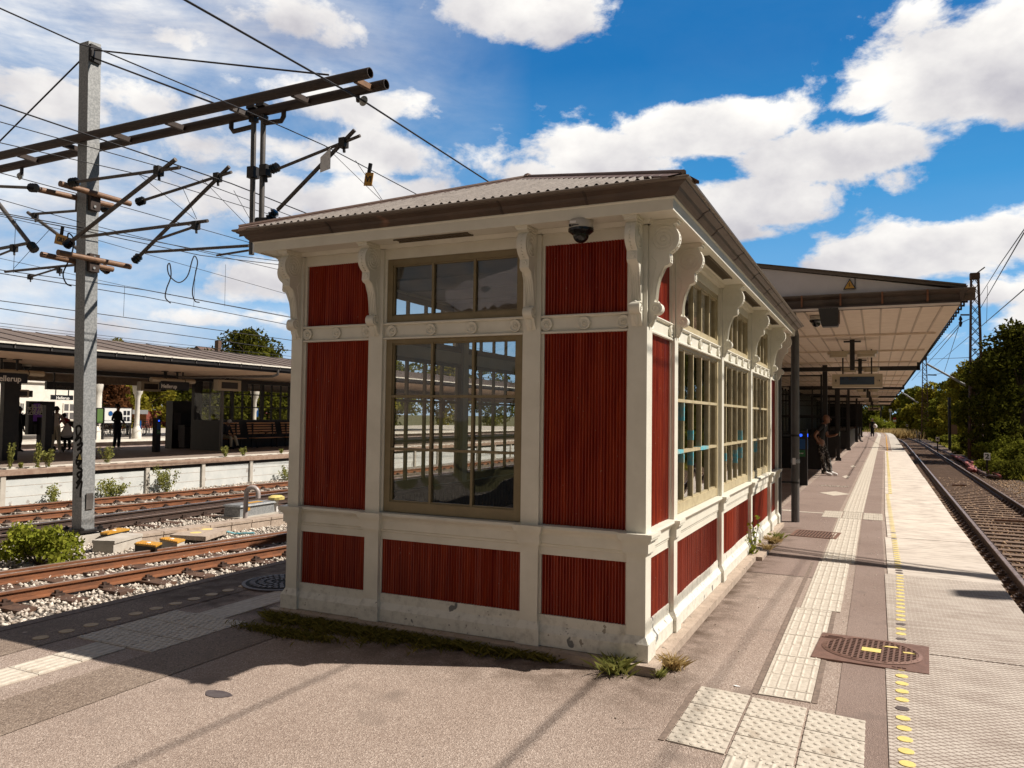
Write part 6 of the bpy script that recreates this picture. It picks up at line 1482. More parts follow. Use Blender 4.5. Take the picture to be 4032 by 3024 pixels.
m = MB(); m.box((X2-.3, -14, -1.), (X2-.0, 90, -.10)); m.build('wall_face', m_wallc, WL)
m = MB()
yy = -12.
while yy < 60:
    m.box((X2-.05, yy, -1.), (X2+.07, yy+.13, -.10)); yy += 2.15
m.build('wall_posts', m_conc, WL)
m = MB()
yy = -12.
while yy < 60:
    for z in (-.38, -.66): m.box((X2, yy+.14, z-.004), (X2+.004, yy+2.14, z+.004))
    yy += 2.15
m.build('board_joints', m_plinth, WL)
m = MB(); m.box((X2-.25, -14, -.20), (X2+.012, 90, -.101)); m.build('painted_edge_shade', m_dark, WL)  # dark strip painting the shade under the edge slab
# canopy 2
C2_ = thing('platform_canopy', 'long low canopy with felt roof and cream ceiling over the far platform', 'canopy', (-23.5, 10, 0))
def cb(name, a, c, mat, par=C2_): m = MB(); m.box(a, c); return m.build(name, mat, par)
m = MB(); m.hexa([(-28.6, -14, 3.0), (X2-.25, -14, 3.12), (X2-.25, 70, 3.12), (-28.6, 70, 3.0), (-28.6, -14, 3.04), (X2-.25, -14, 3.16), (X2-.25, 70, 3.16), (-28.6, 70, 3.04)]); m.build('ceiling', m_soff2, C2_)
m = MB(); m.add([(X2-.15, -14, 3.33), (X2-.15, 70, 3.33), (-23.4, 70, 4.10), (-23.4, -14, 4.10)], [(0, 1, 2, 3)]); m.add([(-28.9, -14, 3.3), (-23.4, -14, 4.1), (-23.4, 70, 4.1), (-28.9, 70, 3.3)], [(0, 1, 2, 3)]); rf2 = m.build('roof', m_roofing, C2_)
m = MB(); y = -13.
while y < 60: m.bar((X2-.18, y, 3.345), (-23.4, y, 4.112), .03, .02); y += 1.05
m.build('roof_seams', m_gut, rf2)
m = MB(); m.box((X2-.15, -14, 3.285), (X2-.02, 70, 3.335)); m.build('white_gutter_lip', m_whitep, C2_)
m = MB(); m.box((X2-.16, -14, 3.17), (X2-.06, 70, 3.285)); m.box((X2-.3, -14, 3.10), (X2-.14, 70, 3.18)); m.build('gutter', m_dark, C2_)
m = MB(); y = -10.
while y < 40: m.box((X2-.06, y-.015, 3.18), (X2-.03, y+.015, 3.3)); m.lathe((X2-.01, y, 3.285), [(.02, -.012), (.02, .012)], 6); y += .98
m.build('gutter_brackets', m_galvd, C2_)
q = at(*C2(1800, 770), x=X2-.1); m = MB(); m.tube([(X2-.1, q[1], 3.2), (X2-.1, q[1], 3.02), (X2-.25, q[1]-.1, 2.95), (X2-3.4, q[1]-1.6, 2.86)], .05, 10); m.build('drain_elbow', m_galvd, C2_, smooth=True)
cb('fascia_beam', (-24.2, -14, 2.86), (-23.9, 70, 3.02), m_dark); cb('back_beam', (-28.5, -14, 2.72), (-28.2, 70, 3.0), m_plinth)
def colpx(u, w_, v=1345, x=None, mat=m_dark, nm='post'):
    p = at(*KA(u, v), z=0) if x is None else at(*KA(u, v), x=x); m = MB(); m.box((p[0]-.15, p[1]-w_/2, 0), (p[0]+.05, p[1]+w_/2, 3.05)); return m.build(nm, mat, C2_)
colpx(130, .48, x=-23.2); 
def bx2(name, label, cat, c0, c1, x, d, mat, par=None, grp=None):
    """box on plane x whose face spans two photo corners"""
    a = at(*c0, x=x); b_ = at(*c1, x=x); m = MB(); m.box((x-d, min(a[1], b_[1]), min(a[2], b_[2])), (x, max(a[1], b_[1]), max(a[2], b_[2]))); o = m.build(name, mat, par)
    if par is None: tag(o, label, cat, grp)
    return o
def sign2(label, c0, c1, x, tc, ts, tm=m_text, th=None):
    a = at(*c0, x=x); b_ = at(*c1, x=x); t = thing('station_sign', label, 'station sign', (x, (a[1]+b_[1])/2, (a[2]+b_[2])/2), 0, 'station name signs on the far platform')
    bx2('board', '', '', c0, c1, x, .12, m_signb, t); H = abs(a[2]-b_[2]); c = at(*tc, x=x)
    textobj('Hellerup', ts, frame((x+.004, c[1], (a[2]+b_[2])/2-.03), *FX), tm, t)
    for y in (a[1]+(b_[1]-a[1])*.2, a[1]+(b_[1]-a[1])*.8): m = MB(); m.box((x-.08, y-.02, max(a[2], b_[2])), (x-.04, y+.02, 3.08)); m.build('hanger', m_dark, t)
    return t
sign2('Hellerup name sign cut by the left frame edge, next to the tube lamp', KA(-330, 372), KA(405, 268), -21.6, KA(107, 320), .23)
sign2('Hellerup name sign left of the mast, lettering darkened to look unlit', KA(680, 490), KA(1250, 402), -24.5, KA(900, 447), .18, m_textd)
sign2('Hellerup name sign right of the mast under the far canopy', KB(312, 492), KB(720, 392), -22.3, KB(428, 445), .20)
sign2('small far Hellerup sign in front of the white station building', KA(752, 640), KA(1065, 580), -37.5, KA(912, 608), .21)
def tubel(label, c0, c1, x):
    a = at(*c0, x=x); b_ = at(*c1, x=x); z = (a[2]+b_[2])/2; t = thing('tube_lamp', label, 'lamp', (x, (a[1]+b_[1])/2, z))
    m = MB(); m.tube([(x, a[1], z), (x, b_[1], z)], .085, 12); m.build('tube', m_lamp, t, smooth=True)
    m = MB(); m.tube([(x, b_[1]-.5, z), (x, b_[1]-.47, z)], .09, 12); m.build('tube_collar', m_dark, t)
    for y in (a[1]+.6, b_[1]-.8): m = MB(); m.box((x-.03, y-.025, z+.05), (x+.03, y+.025, 3.06)); m.box((x-.1, y-.08, 3.05), (x+.1, y+.08, 3.08)); m.build('hanger', m_dark, t)
tubel('long cream tube lamp under the far canopy at the left frame edge', KA(-300, 225), KA(628, 262), -21.7)
tubel('cream tube lamp above the Hellerup sign right of the mast', KB(160, 350), KB(790, 378), -22.4)
def disp2(label, c0, c1, x, side=0):
    a = at(*c0, x=x); b_ = at(*c1, x=x); t = thing('departure_display', label, 'display', (x, (a[1]+b_[1])/2, max(a[2], b_[2])), 0, 'displays under the far canopy'); bx2('housing', '', '', c0, c1, x, .25, m_lamp, t); W = b_[1]-a[1]; z0, z1 = sorted((a[2], b_[2]))
    m = MB(); m.box((x, a[1]+W*.15, z0+(z1-z0)*.2), (x+.008, b_[1]-W*.15, z1-(z1-z0)*.2)); m.build('screen', m_screen, t)
    m = MB(); m.box((x-.2, b_[1], z0+.02), (x-.05, b_[1]+W*.35, z1-.02)); m.box((x-.15, a[1]+W*.45, z1), (x-.1, a[1]+W*.55, 3.08)); m.build('dark_side', m_dark, t)
disp2('grey framed display beside the big dark post at the left', KA(222, 605), KA(425, 498), -23.4)
disp2('grey framed display above the benches of the far shelter', KB(1135, 505), KB(1475, 368), -22.8)
disp2('dim display half hidden behind the Hellerup sign', KB(20, 510), KB(310, 390), -25.5)
# hanging camera & boxes
dome_cam(tuple(at(*KA(393, 120), z=3.08)), 'small dark dome camera under the far canopy left of the mast', 1.5)
t = bx2('loudspeaker', 'dark square speaker box on top of the big left post', 'loudspeaker', KA(55, 200), KA(238, 100), -22.4, .3, m_dark)
# poster board, readers
t = thing('poster_board', 'tall dark poster board with purple poster and blurred white words', 'poster board', tuple(at(*KA(600, 1150), x=-25.5)*np.array([1, 1, 0])))
bx2('board', '', '', KA(405, 1150), KA(800, 668), -25.5, .18, m_dark, t); pp = bx2('purple_poster', '', '', KA(482, 955), KA(695, 700), -25.47, .02, m_purple, t)
bx2('dark_photo', '', '', KA(580, 860), KA(780, 690), -25.465, .02, m_dark, t); bx2('pale_figure', '', '', KA(490, 1130), KA(545, 1000), -25.46, .02, m_cgrey, t)
for tx_, uv in (('BILER', (540, 740)), ('IKKE FRYGT', (582, 775)), ('SKAB', (540, 808)), ('LOKALRUTE', (585, 840))): c = at(*KA(*uv), x=-25.455); textobj(tx_, .17, frame(tuple(c), *FX), m_text, t)
for lb, uv in (('slim card reader with blue light in front of the purple poster', (590, 1440)), ('slim card reader standing alone right of the dark clothed man', (0, 0))):
    p = at(*KA(*uv), z=0) if uv[0] else at(*KB(235, 1400), z=0)
    r_ = dup(RD, (p[0], p[1], 0), PI/2+.2, lb)
for ch in list(RD.children): pass
p = at(*KA(665, 1470), z=0); boxth('info_pillar', 'dark narrow pillar beside the card reader near the white topped woman', 'pillar', (p[0]-.1, p[1]-.12, 0), (p[0]+.1, p[1]+.12, 1.75), m_dark)
# people on the far platform
def pp_(u, v, crop_=KA): return tuple(at(*crop_(u, v), z=0)*np.array([1, 1, 0]))
ROT = -PI/2-.9
person('man in dark jacket and cap standing alone with white shoes on the far platform', pp_(1690, 1368), PI/2+.25, 1.86, dict(lan=(-.13, .02, .09), ran=(.13, .02, .09), lto=(-.15, -.15, .03), rto=(.15, -.13, .03), lwr=(-.14, -.20, 1.02), lha=(-.08, -.24, 1.03), lel=(-.27, .02, 1.14), rel=(.27, .02, 1.14), rwr=(.14, -.2, 1.02), rha=(.08, -.24, 1.03)), top=m_cblack, legs=m_cnavy, shoes=m_cwhite, hat=m_cblack)
person('woman in cream top and beige trousers seen from behind beside the poster', pp_(800, 1415), -PI/2+PI+.35+PI*.55, 1.72, dict(lan=(-.17, .02, .09), ran=(.17, .02, .09), lto=(-.2, -.13, .03), rto=(.2, -.13, .03), rel=(.28, -.05, 1.15), rwr=(.30, -.22, 1.02), rha=(.30, -.28, 1.0), lel=(-.27, -.04, 1.14), lwr=(-.26, -.2, 1.0), lha=(-.26, -.26, .98)), top=m_ctop, legs=m_cbeige, shoes=m_cwhite, sleeves='none', skin=m_skinl)
t0_ = pp_(1045, 1400); person('dark haired person in red top bending over the pram behind the mast', (t0_[0]-.8, t0_[1]+.35, 0), -PI/2, 1.6, dict(chest=(0, -.10, 1.22), sh=(0, -.17, 1.33), neck=(0, -.22, 1.38), jaw=(0, -.28, 1.42), head=(0, -.29, 1.49), crown=(0, -.27, 1.55), lsh=(-.17, -.16, 1.3), rsh=(.17, -.16, 1.3), lel=(-.24, -.32, 1.10), lwr=(-.12, -.5, 1.0), lha=(-.1, -.56, .98), rel=(.24, -.32, 1.10), rwr=(.12, -.5, 1.0), rha=(.1, -.56, .98)), top=m_cred, legs=m_cblack)
p = pp_(975, 1400); t = thing('pram', 'black pram with white plastic bag hanging from its handle', 'pram', p)
m = MB(); m.hexa([(-.25, -.45, .45), (.25, -.45, .45), (.25, .4, .45), (-.25, .4, .45), (-.3, -.5, .75), (.3, -.5, .75), (.3, .5, .75), (-.3, .5, .75)]); m.build('carrycot', m_cblack, t, local=True)
m = MB(); m.tube([(-.22, .5, .1), (-.22, -.3, .55), (-.22, -.65, 1.02), (.22, -.65, 1.02), (.22, -.3, .55), (.22, .5, .1)], .015, 6); m.tube([(-.22, -.4, .1), (-.22, .3, .5)], .015, 6); m.tube([(.22, -.4, .1), (.22, .3, .5)], .015, 6); m.build('frame', m_dark, t, local=True)
for sx in (-.25, .25):
    for sy in (-.4, .5): m = MB(); m.lathe((sx, sy, .12), [(.12, -.02), (.12, .02)], 14, axis='x'); m.build('wheel', m_black, t, local=True)
m = MB(); V = []; 
for a in np.linspace(0, 1.4, 6):
    for x in (-.28, .28): V.append((x, .42-.45*math.sin(a)*.9, .75+.42*math.sin(a+.3)))
m.add(V, [(2*i, 2*i+1, 2*i+3, 2*i+2) for i in range(5)]); m.build('hood', m_cblack, t, local=True)
pb_ = at(*KA(970, 1110), x=p[0]+.55); m = MB(); m.lathe(tuple(pb_), [(.03, .33), (.07, .25), (.17, .05), (.22, -.12), (.15, -.2), (.03, -.22)], 10); tag(m.build('plastic_bag', m_cwhite, None, smooth=True), 'white plastic bag hanging low beside the woman in beige trousers', 'bag')
p = pp_(240, 1400); person('dark figure with rucksack half hidden behind the big left post', (p[0], p[1]+.05, 0), PI, 1.70)
m = MB(); m.lathe((p[0]+.05, p[1]+.32, 1.2), [(.05, -.27), (.16, -.2), (.19, 0), (.14, .2), (.04, .27)], 10); tag(m.build('rucksack', m_cblack, None, smooth=True), 'black rucksack on the back of the figure behind the post', 'rucksack')
# ticket machine, bin, shelter
p = pp_(600, 1345, KB)
t = thing('ticket_machine', 'dark ticket machine with pale panel left of the glazed shelter', 'ticket machine', p)
m = MB(); m.box((p[0]-.4, p[1]-.5, 0), (p[0], p[1]+.55, 2.05)); m.build('cabinet', m_dark, t); bx2('front_panel', '', '', KB(500, 1080), KB(600, 830), p[0]+.02, .02, m_cgrey, t)
p2 = pp_(470, 1330, KB); person('dark silhouette standing at the ticket machine', p2, PI/2, 1.62)
p = pp_(620, 1345, KB); t = thing('litter_bin', 'grey square litter bin in front of the ticket machine', 'bin', (p[0]+.3, p[1], 0)); m = MB(); m.box((-.2, -.35, .35), (.2, .35, .95)); m.box((-.17, -.32, .05), (.17, .32, .35)); m.build('body', m_cgrey, t, local=True); m = MB(); m.box((-.22, -.37, .95), (.22, .37, 1.0)); m.build('lid', m_dark, t, local=True)
SH = thing('glazed_shelter', 'dark framed glazed shelter with benches on the far platform', 'shelter', (-24.6, 21, 0))
xs_ = -24.6; ya = at(*KB(840, 1200), x=xs_)[1]; yb_ = ya+12.5; yq = at(*KB(1185, 1200), x=xs_+1.6)[1]
m = MB(); m.box((xs_-.06, ya, 0), (xs_+.06, yb_, 1.22)); m.build('lower_wall', m_dark, SH)
m = MB(); y = ya; k = 0
while y < yb_: m.box((xs_-.05, y-(.08 if k % 3 == 0 else .02), 1.22), (xs_+.05, y+(.08 if k % 3 == 0 else .02), 3.0)); y += .62; k += 1
for z in (1.24, 1.82, 2.4, 2.95): m.box((xs_-.04, ya, z-.025), (xs_+.04, yb_, z+.025))
m.build('frame', m_dark, SH)
m = MB(); m.add([(xs_, ya, 1.22), (xs_, yb_, 1.22), (xs_, yb_, 2.95), (xs_, ya, 2.95)], [(0, 1, 2, 3)]); m.build('glass', m_glass2, SH)
m = MB(); m.box((xs_-.1, ya-.28, 0), (xs_+.1, ya+.1, 3.0)); m.build('end_column', m_dark, SH); 
m = MB(); m.box((xs_, ya, 0), (xs_+.1, ya+.05, 3)); m.box((xs_+1.55, yq-.07, 0), (xs_+1.66, yq+.03, 3.0)); m.build('side_wing', m_galvd, SH); m = MB(); m.box((xs_+.05, yq-.05, 0), (xs_+1.55, yq-.02, 1.25)); m.build('side_panel', m_dark, SH)
m = MB(); m.add([(xs_+.06, yq-.04, 1.25), (xs_+1.55, yq-.04, 1.25), (xs_+1.55, yq-.04, 2.95), (xs_+.06, yq-.04, 2.95)], [(0, 1, 2, 3)]); m.build('side_glass', m_glass2, SH)
def bench(label, c0, c1, x):
    a = at(*c0, x=x); b_ = at(*c1, x=x); y0, y1 = a[1], b_[1]; t = thing('bench', label, 'bench', (x, (y0+y1)/2, 0), 0, 'slatted benches of the far shelter')
    for k in range(5): m = MB(); z = .62+k*.115; m.box((x-.10-.03*k, y0, z), (x-.07-.03*k, y1, z+.062)); m.build('back_slat', m_wood, t)
    m = MB(); 
    for k in range(3): m.box((x-.05+k*.13, y0, .43), (x+.05+k*.13, y1, .46))
    m.build('seat', m_wood, t)
    for y in (y0+.25, y1-.25): m = MB(); m.box((x-.12, y-.03, 0), (x-.06, y+.03, 1.1)); m.box((x-.1, y-.03, .39), (x+.28, y+.03, .43)); m.box((x+.2, y-.03, 0), (x+.26, y+.03, .4)); m.build('leg', m_dark, t)
xb = xs_+.45
bench('wooden slatted bench with the seated man in white cap', KB(1180, 1100), KB(1480, 1100), xb); bench('middle wooden slatted bench with a black squiggle', KB(1600, 1100), KB(2000, 1100), xb); bench('wooden slatted bench partly behind the pavilion edge', KB(2090, 1100), KB(2450, 1100), xb)
m = MB(); q = [at(*KB(u, v), x=xb-.02) for u, v in ((1720, 1115), (1770, 1100), (1830, 1120), (1790, 1165), (1850, 1115), (1930, 1100), (1975, 1120), (1940, 1165))]; m.tube(q, .018, 5); tag(m.build('graffiti_line', m_black), 'black spray squiggle across the slats of the middle bench', 'graffiti')
sp_ = at(*KB(1250, 1330), z=0); person('man in white cap and beige trousers sitting on the first bench', (xb+.12, at(*KB(1235, 1200), x=xb)[1], 0), PI/2, 1.75, {**sitpose(), 'head': (0, -.14, 1.16), 'crown': (0, -.16, 1.22), 'jaw': (0, -.12, 1.09), 'rkn': (.05, -.42, .55), 'ran': (.02, -.62, .13), 'rto': (0, -.8, .08)}, top=m_cnavy, legs=m_cbeige, hat=m_cwhite, skin=m_skinl)
# rail line behind the far platform, third platform and station building
slab('third_platform', -60, -36.6, -30, 100, -1., 0.0, m_conc); m = MB(); m.box((-36.62, -30, -.12), (-36.35, 100, .01)); tag(m.build('third_platform_edge', m_whitep), None, None, None, 'structure')
m = MB(); m.box((-36.6, -30, -1.0), (-36.55, 100, -.1)); tag(m.build('third_platform_wall', M('pinkish_wall', (.50, .40, .36), .9, col2=(.40, .3, .27), scale=2)), 'pinkish low wall of the third platform behind the dark jacket man', 'wall')
C3_ = thing('platform_canopy', 'white columned canopy of the third platform in front of the station', 'canopy', (-40, 20, 0))
m = MB(); m.box((-43, -20, 3.35), (-36.8, 70, 3.55)); m.build('roof', m_plinth, C3_)
for cpos in (KA(1980, 1205), KA(1390, 1205), (-300, 1735), (1000, 1690)):
    p = at(*cpos, z=0); x, y = -37.3, at(*cpos, x=-37.3)[1]; m = MB(); m.lathe((x, y, 0), [(.26, 0), (.26, .5), (.18, .6), (.13, .8), (.13, 2.3), (.17, 2.4), (.17, 2.5), (.24, 2.6), (.3, 3.0), (.3, 3.36)], 14); m.build('iron_column', m_whitep, C3_, smooth=True)
ST = thing('station_building', 'white station building with white framed windows far left', 'building', (-55, 30, 0))
wy1 = at(*KA(1478, 700), x=-50.)[1]
m = MB(); m.box((-56, -25, 0), (-50, wy1, 6.2)); m.build('wall', m_whitep, ST)
m = MB(); m.box((-56.5, -25.5, 6.2), (-49.4, wy1+.5, 6.6)); m.build('roof', m_hip, ST)
for (c0, c1) in ((KA(905, 940), KA(1085, 690)), (KA(275, 950), KA(345, 675)), (KA(-260, 950), KA(-150, 675))):
    a = at(*c0, x=-50); b_ = at(*c1, x=-50); f_ = MB(); y0, y1 = sorted((a[1], b_[1])); z0, z1 = sorted((a[2], b_[2])); f_.box((-50.02, y0, z0), (-49.94, y1, z1)); o = f_.build('window', m_whitep, ST)
    g_ = MB()
    for i in range(2):
        for j in range(2): u0 = y0+(y1-y0)*(.08+.47*i); v0 = z0+(z1-z0)*(.06+.49*j); g_.box((-49.945, u0, v0), (-49.93, u0+(y1-y0)*.36, v0+(z1-z0)*.38))
    g_.build('pane', m_cgrey, o)
m = MB()
for z in (3.35, 3.95): m.box((-50.0, -25, z), (-49.9, wy1, z+.07))
m.build('cornice', m_lip, ST)
# map boards
def board3(label, c0, c1, x, mat, legs=True):
    a = at(*c0, x=x); b_ = at(*c1, x=x); t = thing('notice_board', label, 'notice board', (x, (a[1]+b_[1])/2, 0)); y0, y1 = sorted((a[1], b_[1])); z0, z1 = sorted((a[2], b_[2]))
    m = MB(); m.box((x-.1, y0-.06, z0-.06), (x, y1+.06, z1+.06)); m.box((x-.08, y0-.06, 0), (x-.02, y0+.02, z0)); m.box((x-.08, y1-.02, 0), (x-.02, y1+.06, z0)); m.build('frame', m_dark, t)
    m = MB(); m.box((x, y0, z0), (x+.02, y1, z1)); m.build('paper', mat, t); return t, y0, y1, z0, z1
t, y0, y1, z0, z1 = board3('white map board with four small dark pictures behind the standing man', KA(1512, 978), KA(1905, 770), -37.0, m_posterw)
m = MB()
for i in range(2):
    for j in range(2): u = y0+(y1-y0)*(.70+.14*i); v = z0+(z1-z0)*(.12+.42*j); m.box((-36.98, u, v), (-36.965, u+(y1-y0)*.1, v+(z1-z0)*.3))
m.build('dark_pictures', m_navy, t); m = MB(); c = at(*KA(1605, 840), x=-36.97); m.lathe(tuple(c), [(.14, -.005), (.14, .01)], 7, axis='x'); m.build('blue_map_shape', m_blue, t)
board3('narrow green and white poster board next to the map board', KA(1405, 975), KA(1500, 775), -37.05, m_posterg)
bx2('kiosk_panel', 'bright orange panel beyond the white column', 'panel', KA(2005, 1015), KA(2125, 850), -44, .2, m_orange); bx2('kiosk_roof', 'grey flat shelter roof above the orange panel', 'roof', KA(1925, 850), KA(2150, 790), -45.5, 2., m_galv)
bx2('red_pillar', 'small blue and red pillar right of the white column', 'pillar', KA(2025, 1120), KA(2052, 945), -37.4, .2, m_blue)
# bicycles parked beyond
def bicycle(label, x, y, rz):
    t = thing('bicycle', label, 'bicycle', (x, y, 0), rz, 'bicycles parked beyond the third platform')
    for yy in (-.52, .52): m = MB(); m.tube([(0, yy+.34*math.cos(a), .34+.34*math.sin(a)) for a in np.linspace(0, 2*PI, 17)], .02, 5); m.build('wheel', m_black, t, local=True)
    m = MB(); m.tube([(0, -.52, .34), (0, -.1, .3), (0, .1, .75), (0, -.35, .72), (0, -.52, .34)], .018, 5); m.tube([(0, -.1, .3), (0, .52, .34), (0, .42, .95)], .018, 5); m.tube([(0, .1, .75), (0, .45, .78)], .018, 5); m.tube([(-.25, .40, 1.0), (.25, .40, 1.0)], .015, 5); m.build('frame', m_grey, t, local=True)
    m = MB(); m.box((-.06, -.48, .86), (.06, -.22, .92)); m.build('saddle', m_black, t, local=True); return t
bp_ = None
for k in range(14):
    yk = at(*KA(1500+k*50, 1080), x=-43.)[1]
    lb = 'parked bicycle in the crowded row under the map board'
    if bp_ is None: bp_ = bicycle(lb, -43, yk, .5)
    else: dup(bp_, (-43+random.uniform(-.4, .4), yk, 0), random.uniform(.2, 1.2), lb)
# parking sign behind the shelter glass
t = thing('parking_sign', 'blue parking sign with white P seen through the far shelter glass', 'sign', tuple(at(*KB(1700, 940), x=-45))); bx2('plate', '', '', KB(1678, 890), KB(1725, 765), -45, .05, m_blue, t); c = at(*KB(1700, 795), x=-44.98); textobj('P', .38, frame(tuple(c), *FX), m_text, t); m = MB(); m.box((-45.1, c[1]-.03, 0), (-45.05, c[1]+.03, c[2])); m.build('post', m_galvd, t)
boxth('garden_wall', 'red brick garden wall seen through the far shelter', 'wall', (-62, 24, -1), (-61, 70, 1.6), m_sleepgap)
H2 = thing('villa', 'pale villa with white gridded windows seen through the shelter glass', 'house', (-66, 50, 0)); a = at(*KB(1220, 1000), x=-64); b_ = at(*KB(1480, 700), x=-64)
m = MB(); m.box((-72, a[1], -1), (-64, b_[1], 6)); m.build('wall', m_whitep, H2); m = MB(); m.prism([(-73, 6), (-63, 6), (-68, 9)], a[1]-.5, b_[1]+.5, lambda x, z, t_: (x, t_, z)); m.build('roof', m_hip, H2)
for i in range(2):
    for j in range(2): m = MB(); u = a[1]+1.+i*2.2; m.box((-64.0, u, 1+j*2.3), (-63.95, u+1.2, 2.6+j*2.3)); m.build('window', m_cgrey, H2)
# chimney & poles over the far roof
bx2('chimney_pot', 'dark slim chimney standing before the round tree over the far roof', 'chimney', C2(1413, 625), C2(1436, 550), -60, .5, m_hip)
bx2('roof_vent', 'low brown vent box on the far canopy ridge at the left edge', 'vent', C2(-40, 492), C2(75, 474), -23.4, .5, m_hip)
p = at(*C2(1440, 505), x=-70)

# ------------------------------------------------------------------ right side: masts, wires, signs, cables
def lattice(label, x, y, zb, zt, wb, wt, name='lattice_mast'):
    t = thing(name, label, 'mast', (x, y, zb)); H = zt-zb
    legs = MB()
    for sx in (-1, 1):
        for sy in (-1, 1): m = MB(); m.bar((x+sx*wb/2, y+sy*wb/2, zb), (x+sx*wt/2, y+sy*wt/2, zt), .085, .085); m.build('leg', m_brown, t)
    m = MB(); n = int(H/.62)
    for i in range(n):
        a = i/n; b_ = (i+1)/n; wa = (wb+(wt-wb)*a)/2; wc = (wb+(wt-wb)*b_)/2; za, zc = zb+H*a, zb+H*b_
        for s in (-1, 1):
            m.bar((x-wa, y+s*wa, za), (x+wc, y+s*wc, zc), .035, .035); m.bar((x+wa, y+s*wa, za), (x-wc, y+s*wc, zc), .035, .035)
            m.bar((x+s*wa, y-wa, za), (x+s*wc, y+wc, zc), .035, .035)
    m.build('cross_bracing', m_brown, t)
    m = MB(); m.box((x-wt*.7, y-wt*.7, zt-.35), (x+wt*.7, y+wt*.7, zt)); m.tube([(x, y-.2, zt-.1), (x+.5, y-.2, zt+.3)], .04, 6); m.build('cap', m_brown, t); return t
def mastpx(label, cb_, ct_, y, wb, wt):
    b_ = at(*cb_, y=y); c = at(*ct_, y=y); return lattice(label, (b_[0]+c[0])/2, y, -.9, c[2], wb, wt)
M1 = mastpx('nearest rusty lattice mast on the right beyond the track', (3838, 1786), C8(1494, 278), 48, .78, .36)
mastpx('second lattice mast on the right, farther down the line', C8(1172, 1288), C8(1172, 800), 108, .85, .4)
mastpx('small third lattice mast beside the leaning strut', C8(1042, 1240), C8(1045, 1030), 190, .8, .5)
t = thing('signal_post', 'thin dark post with small box among the bushes right of the track', 'post', tuple(at(*C8(1327, 1345), y=70))); p = at(*C8(1327, 1345), y=70); q = at(*C8(1322, 1050), y=70); m = MB(); m.tube([(p[0], 70, -.9), (p[0], 70, q[2])], .12, 8); m.build('pole', m_dark, t); m = MB(); m.box((p[0]+.1, 69.8, p[2]+.9), (p[0]+.55, 70.2, p[2]+1.7)); m.build('box', m_tan, t)
p = at(*C8(898, 1235), y=120); m = MB(); m.tube([(p[0], 120, -.9), (p[0], 120, at(*C8(898, 1090), y=120)[2])], .12, 6); tag(m.build('dark_post', m_dark), 'thin dark post at the end of the right platform', 'post')
# bracket arms of the masts
def arm(label, c0, c1, y, r, mat=m_grey): p, q = at(*c0, y=y), at(*c1, y=y); m = MB(); m.tube([p, q], r, 8); tag(m.build('cantilever', mat), label, 'cantilever')
arm('pale sloping tube from the nearest lattice mast towards the canopy', C8(1432, 978), C8(1180, 840), 48, .06, m_galv); arm('horizontal arm left of the nearest lattice mast', C8(1448, 537), C8(1393, 537), 48, .05); arm('thin horizontal arm left of the second lattice mast', C8(1245, 912), C8(1190, 910), 108, .08, m_wire)
arm('pale sloping tube of the third lattice mast', C8(1130, 1085), C8(1020, 1012), 108, .09, m_galv)
def rwire(label, pts, r=.012):
    cable(label, [at(u, v, y=y) for (u, v), y in pts], r, m_wire, 'overhead_wire', 'overhead wire', None)
rwire('wire rising steeply from the nearest lattice mast to the right frame edge', [(C8(1518, 495), 48), (C8(1650, 265), 26), (C8(1789, 25), 17)], .016)
rwire('parallel upper wire at the right frame edge beside the mast head', [(C8(1518, 415), 48), (C8(1640, 220), 26), (C8(1800, -10), 17)], .014)
rwire('lower wire crossing right of the nearest lattice mast', [(C8(1200, 880), 108), (C8(1450, 670), 48), (C8(1789, 378), 20)], .016)
rwire('thin wire from the second mast up to the nearest mast', [(C8(1195, 790), 108), (C8(1390, 590), 56), (C8(1455, 560), 47)], .022)
rwire('slanting wire between the lattice masts', [(C8(1090, 945), 150), (C8(1250, 770), 90), (C8(1392, 600), 56)], .03)
rwire('curved lower wire between the lattice masts', [(C8(1130, 920), 150), (C8(1290, 900), 90), (C8(1390, 590), 56)], .02)
rwire('level wire at mast middle height', [(C8(1190, 812), 108), (C8(1448, 803), 48)], .02)
rwire('vertical dropper wire right of the nearest mast', [(C8(1562, 355), 40), (C8(1556, 590), 40)], .01)
m = MB(); c = at(*C8(1394, 575), y=48); m.lathe(tuple(c), [(.04, -.35), (.11, -.1), (.05, 0), (.11, .1), (.04, .3)], 8); tag(m.build('insulator', m_black), 'dark insulator hanging left of the nearest lattice mast', 'insulator')
m_bsign = M('bright_sign_white', (.93, .92, .90), .5)
def nsign(txt, c0, c1, y, label, dim=False):
    a, b_ = at(*c0, y=y), at(*c1, y=y); t = thing('number_sign', label, 'number sign', ((a[0]+b_[0])/2, y, (a[2]+b_[2])/2)); m = MB(); m.box((a[0], y, b_[2]), (b_[0], y+.03, a[2])); m.build('plate', m_bsign if not dim else m_conc, t)
    textobj(txt, (a[2]-b_[2])*.95, Matrix.Translation(Vector(((a[0]+b_[0])/2, y-.006, (a[2]+b_[2])/2))) @ Matrix.Scale(1.15, 4, (1, 0, 0)) @ frame((0, 0, 0), *FY), m_black, t, depth=.004)
    m = MB(); m.box(((a[0]+b_[0])/2-.04, y+.03, -1.), ((a[0]+b_[0])/2+.04, y+.07, a[2]-.02)); m.build('post', m_dark, t)
nsign('2', C8(1539, 1396), C8(1580, 1441), 34, 'white square sign with black number 2 beside the right track')
nsign('4', C8(1239, 1297), C8(1263, 1323), 60, 'white square sign with black number 4 in the sunny grass')
nsign('6', C8(1132, 1265), C8(1148, 1283), 86, 'small grey sign with number 6 beside the leaning pole', True)
nsign('8', C8(1054, 1218), C8(1068, 1234), 112, 'smallest grey sign with number 8 far along the track', True)
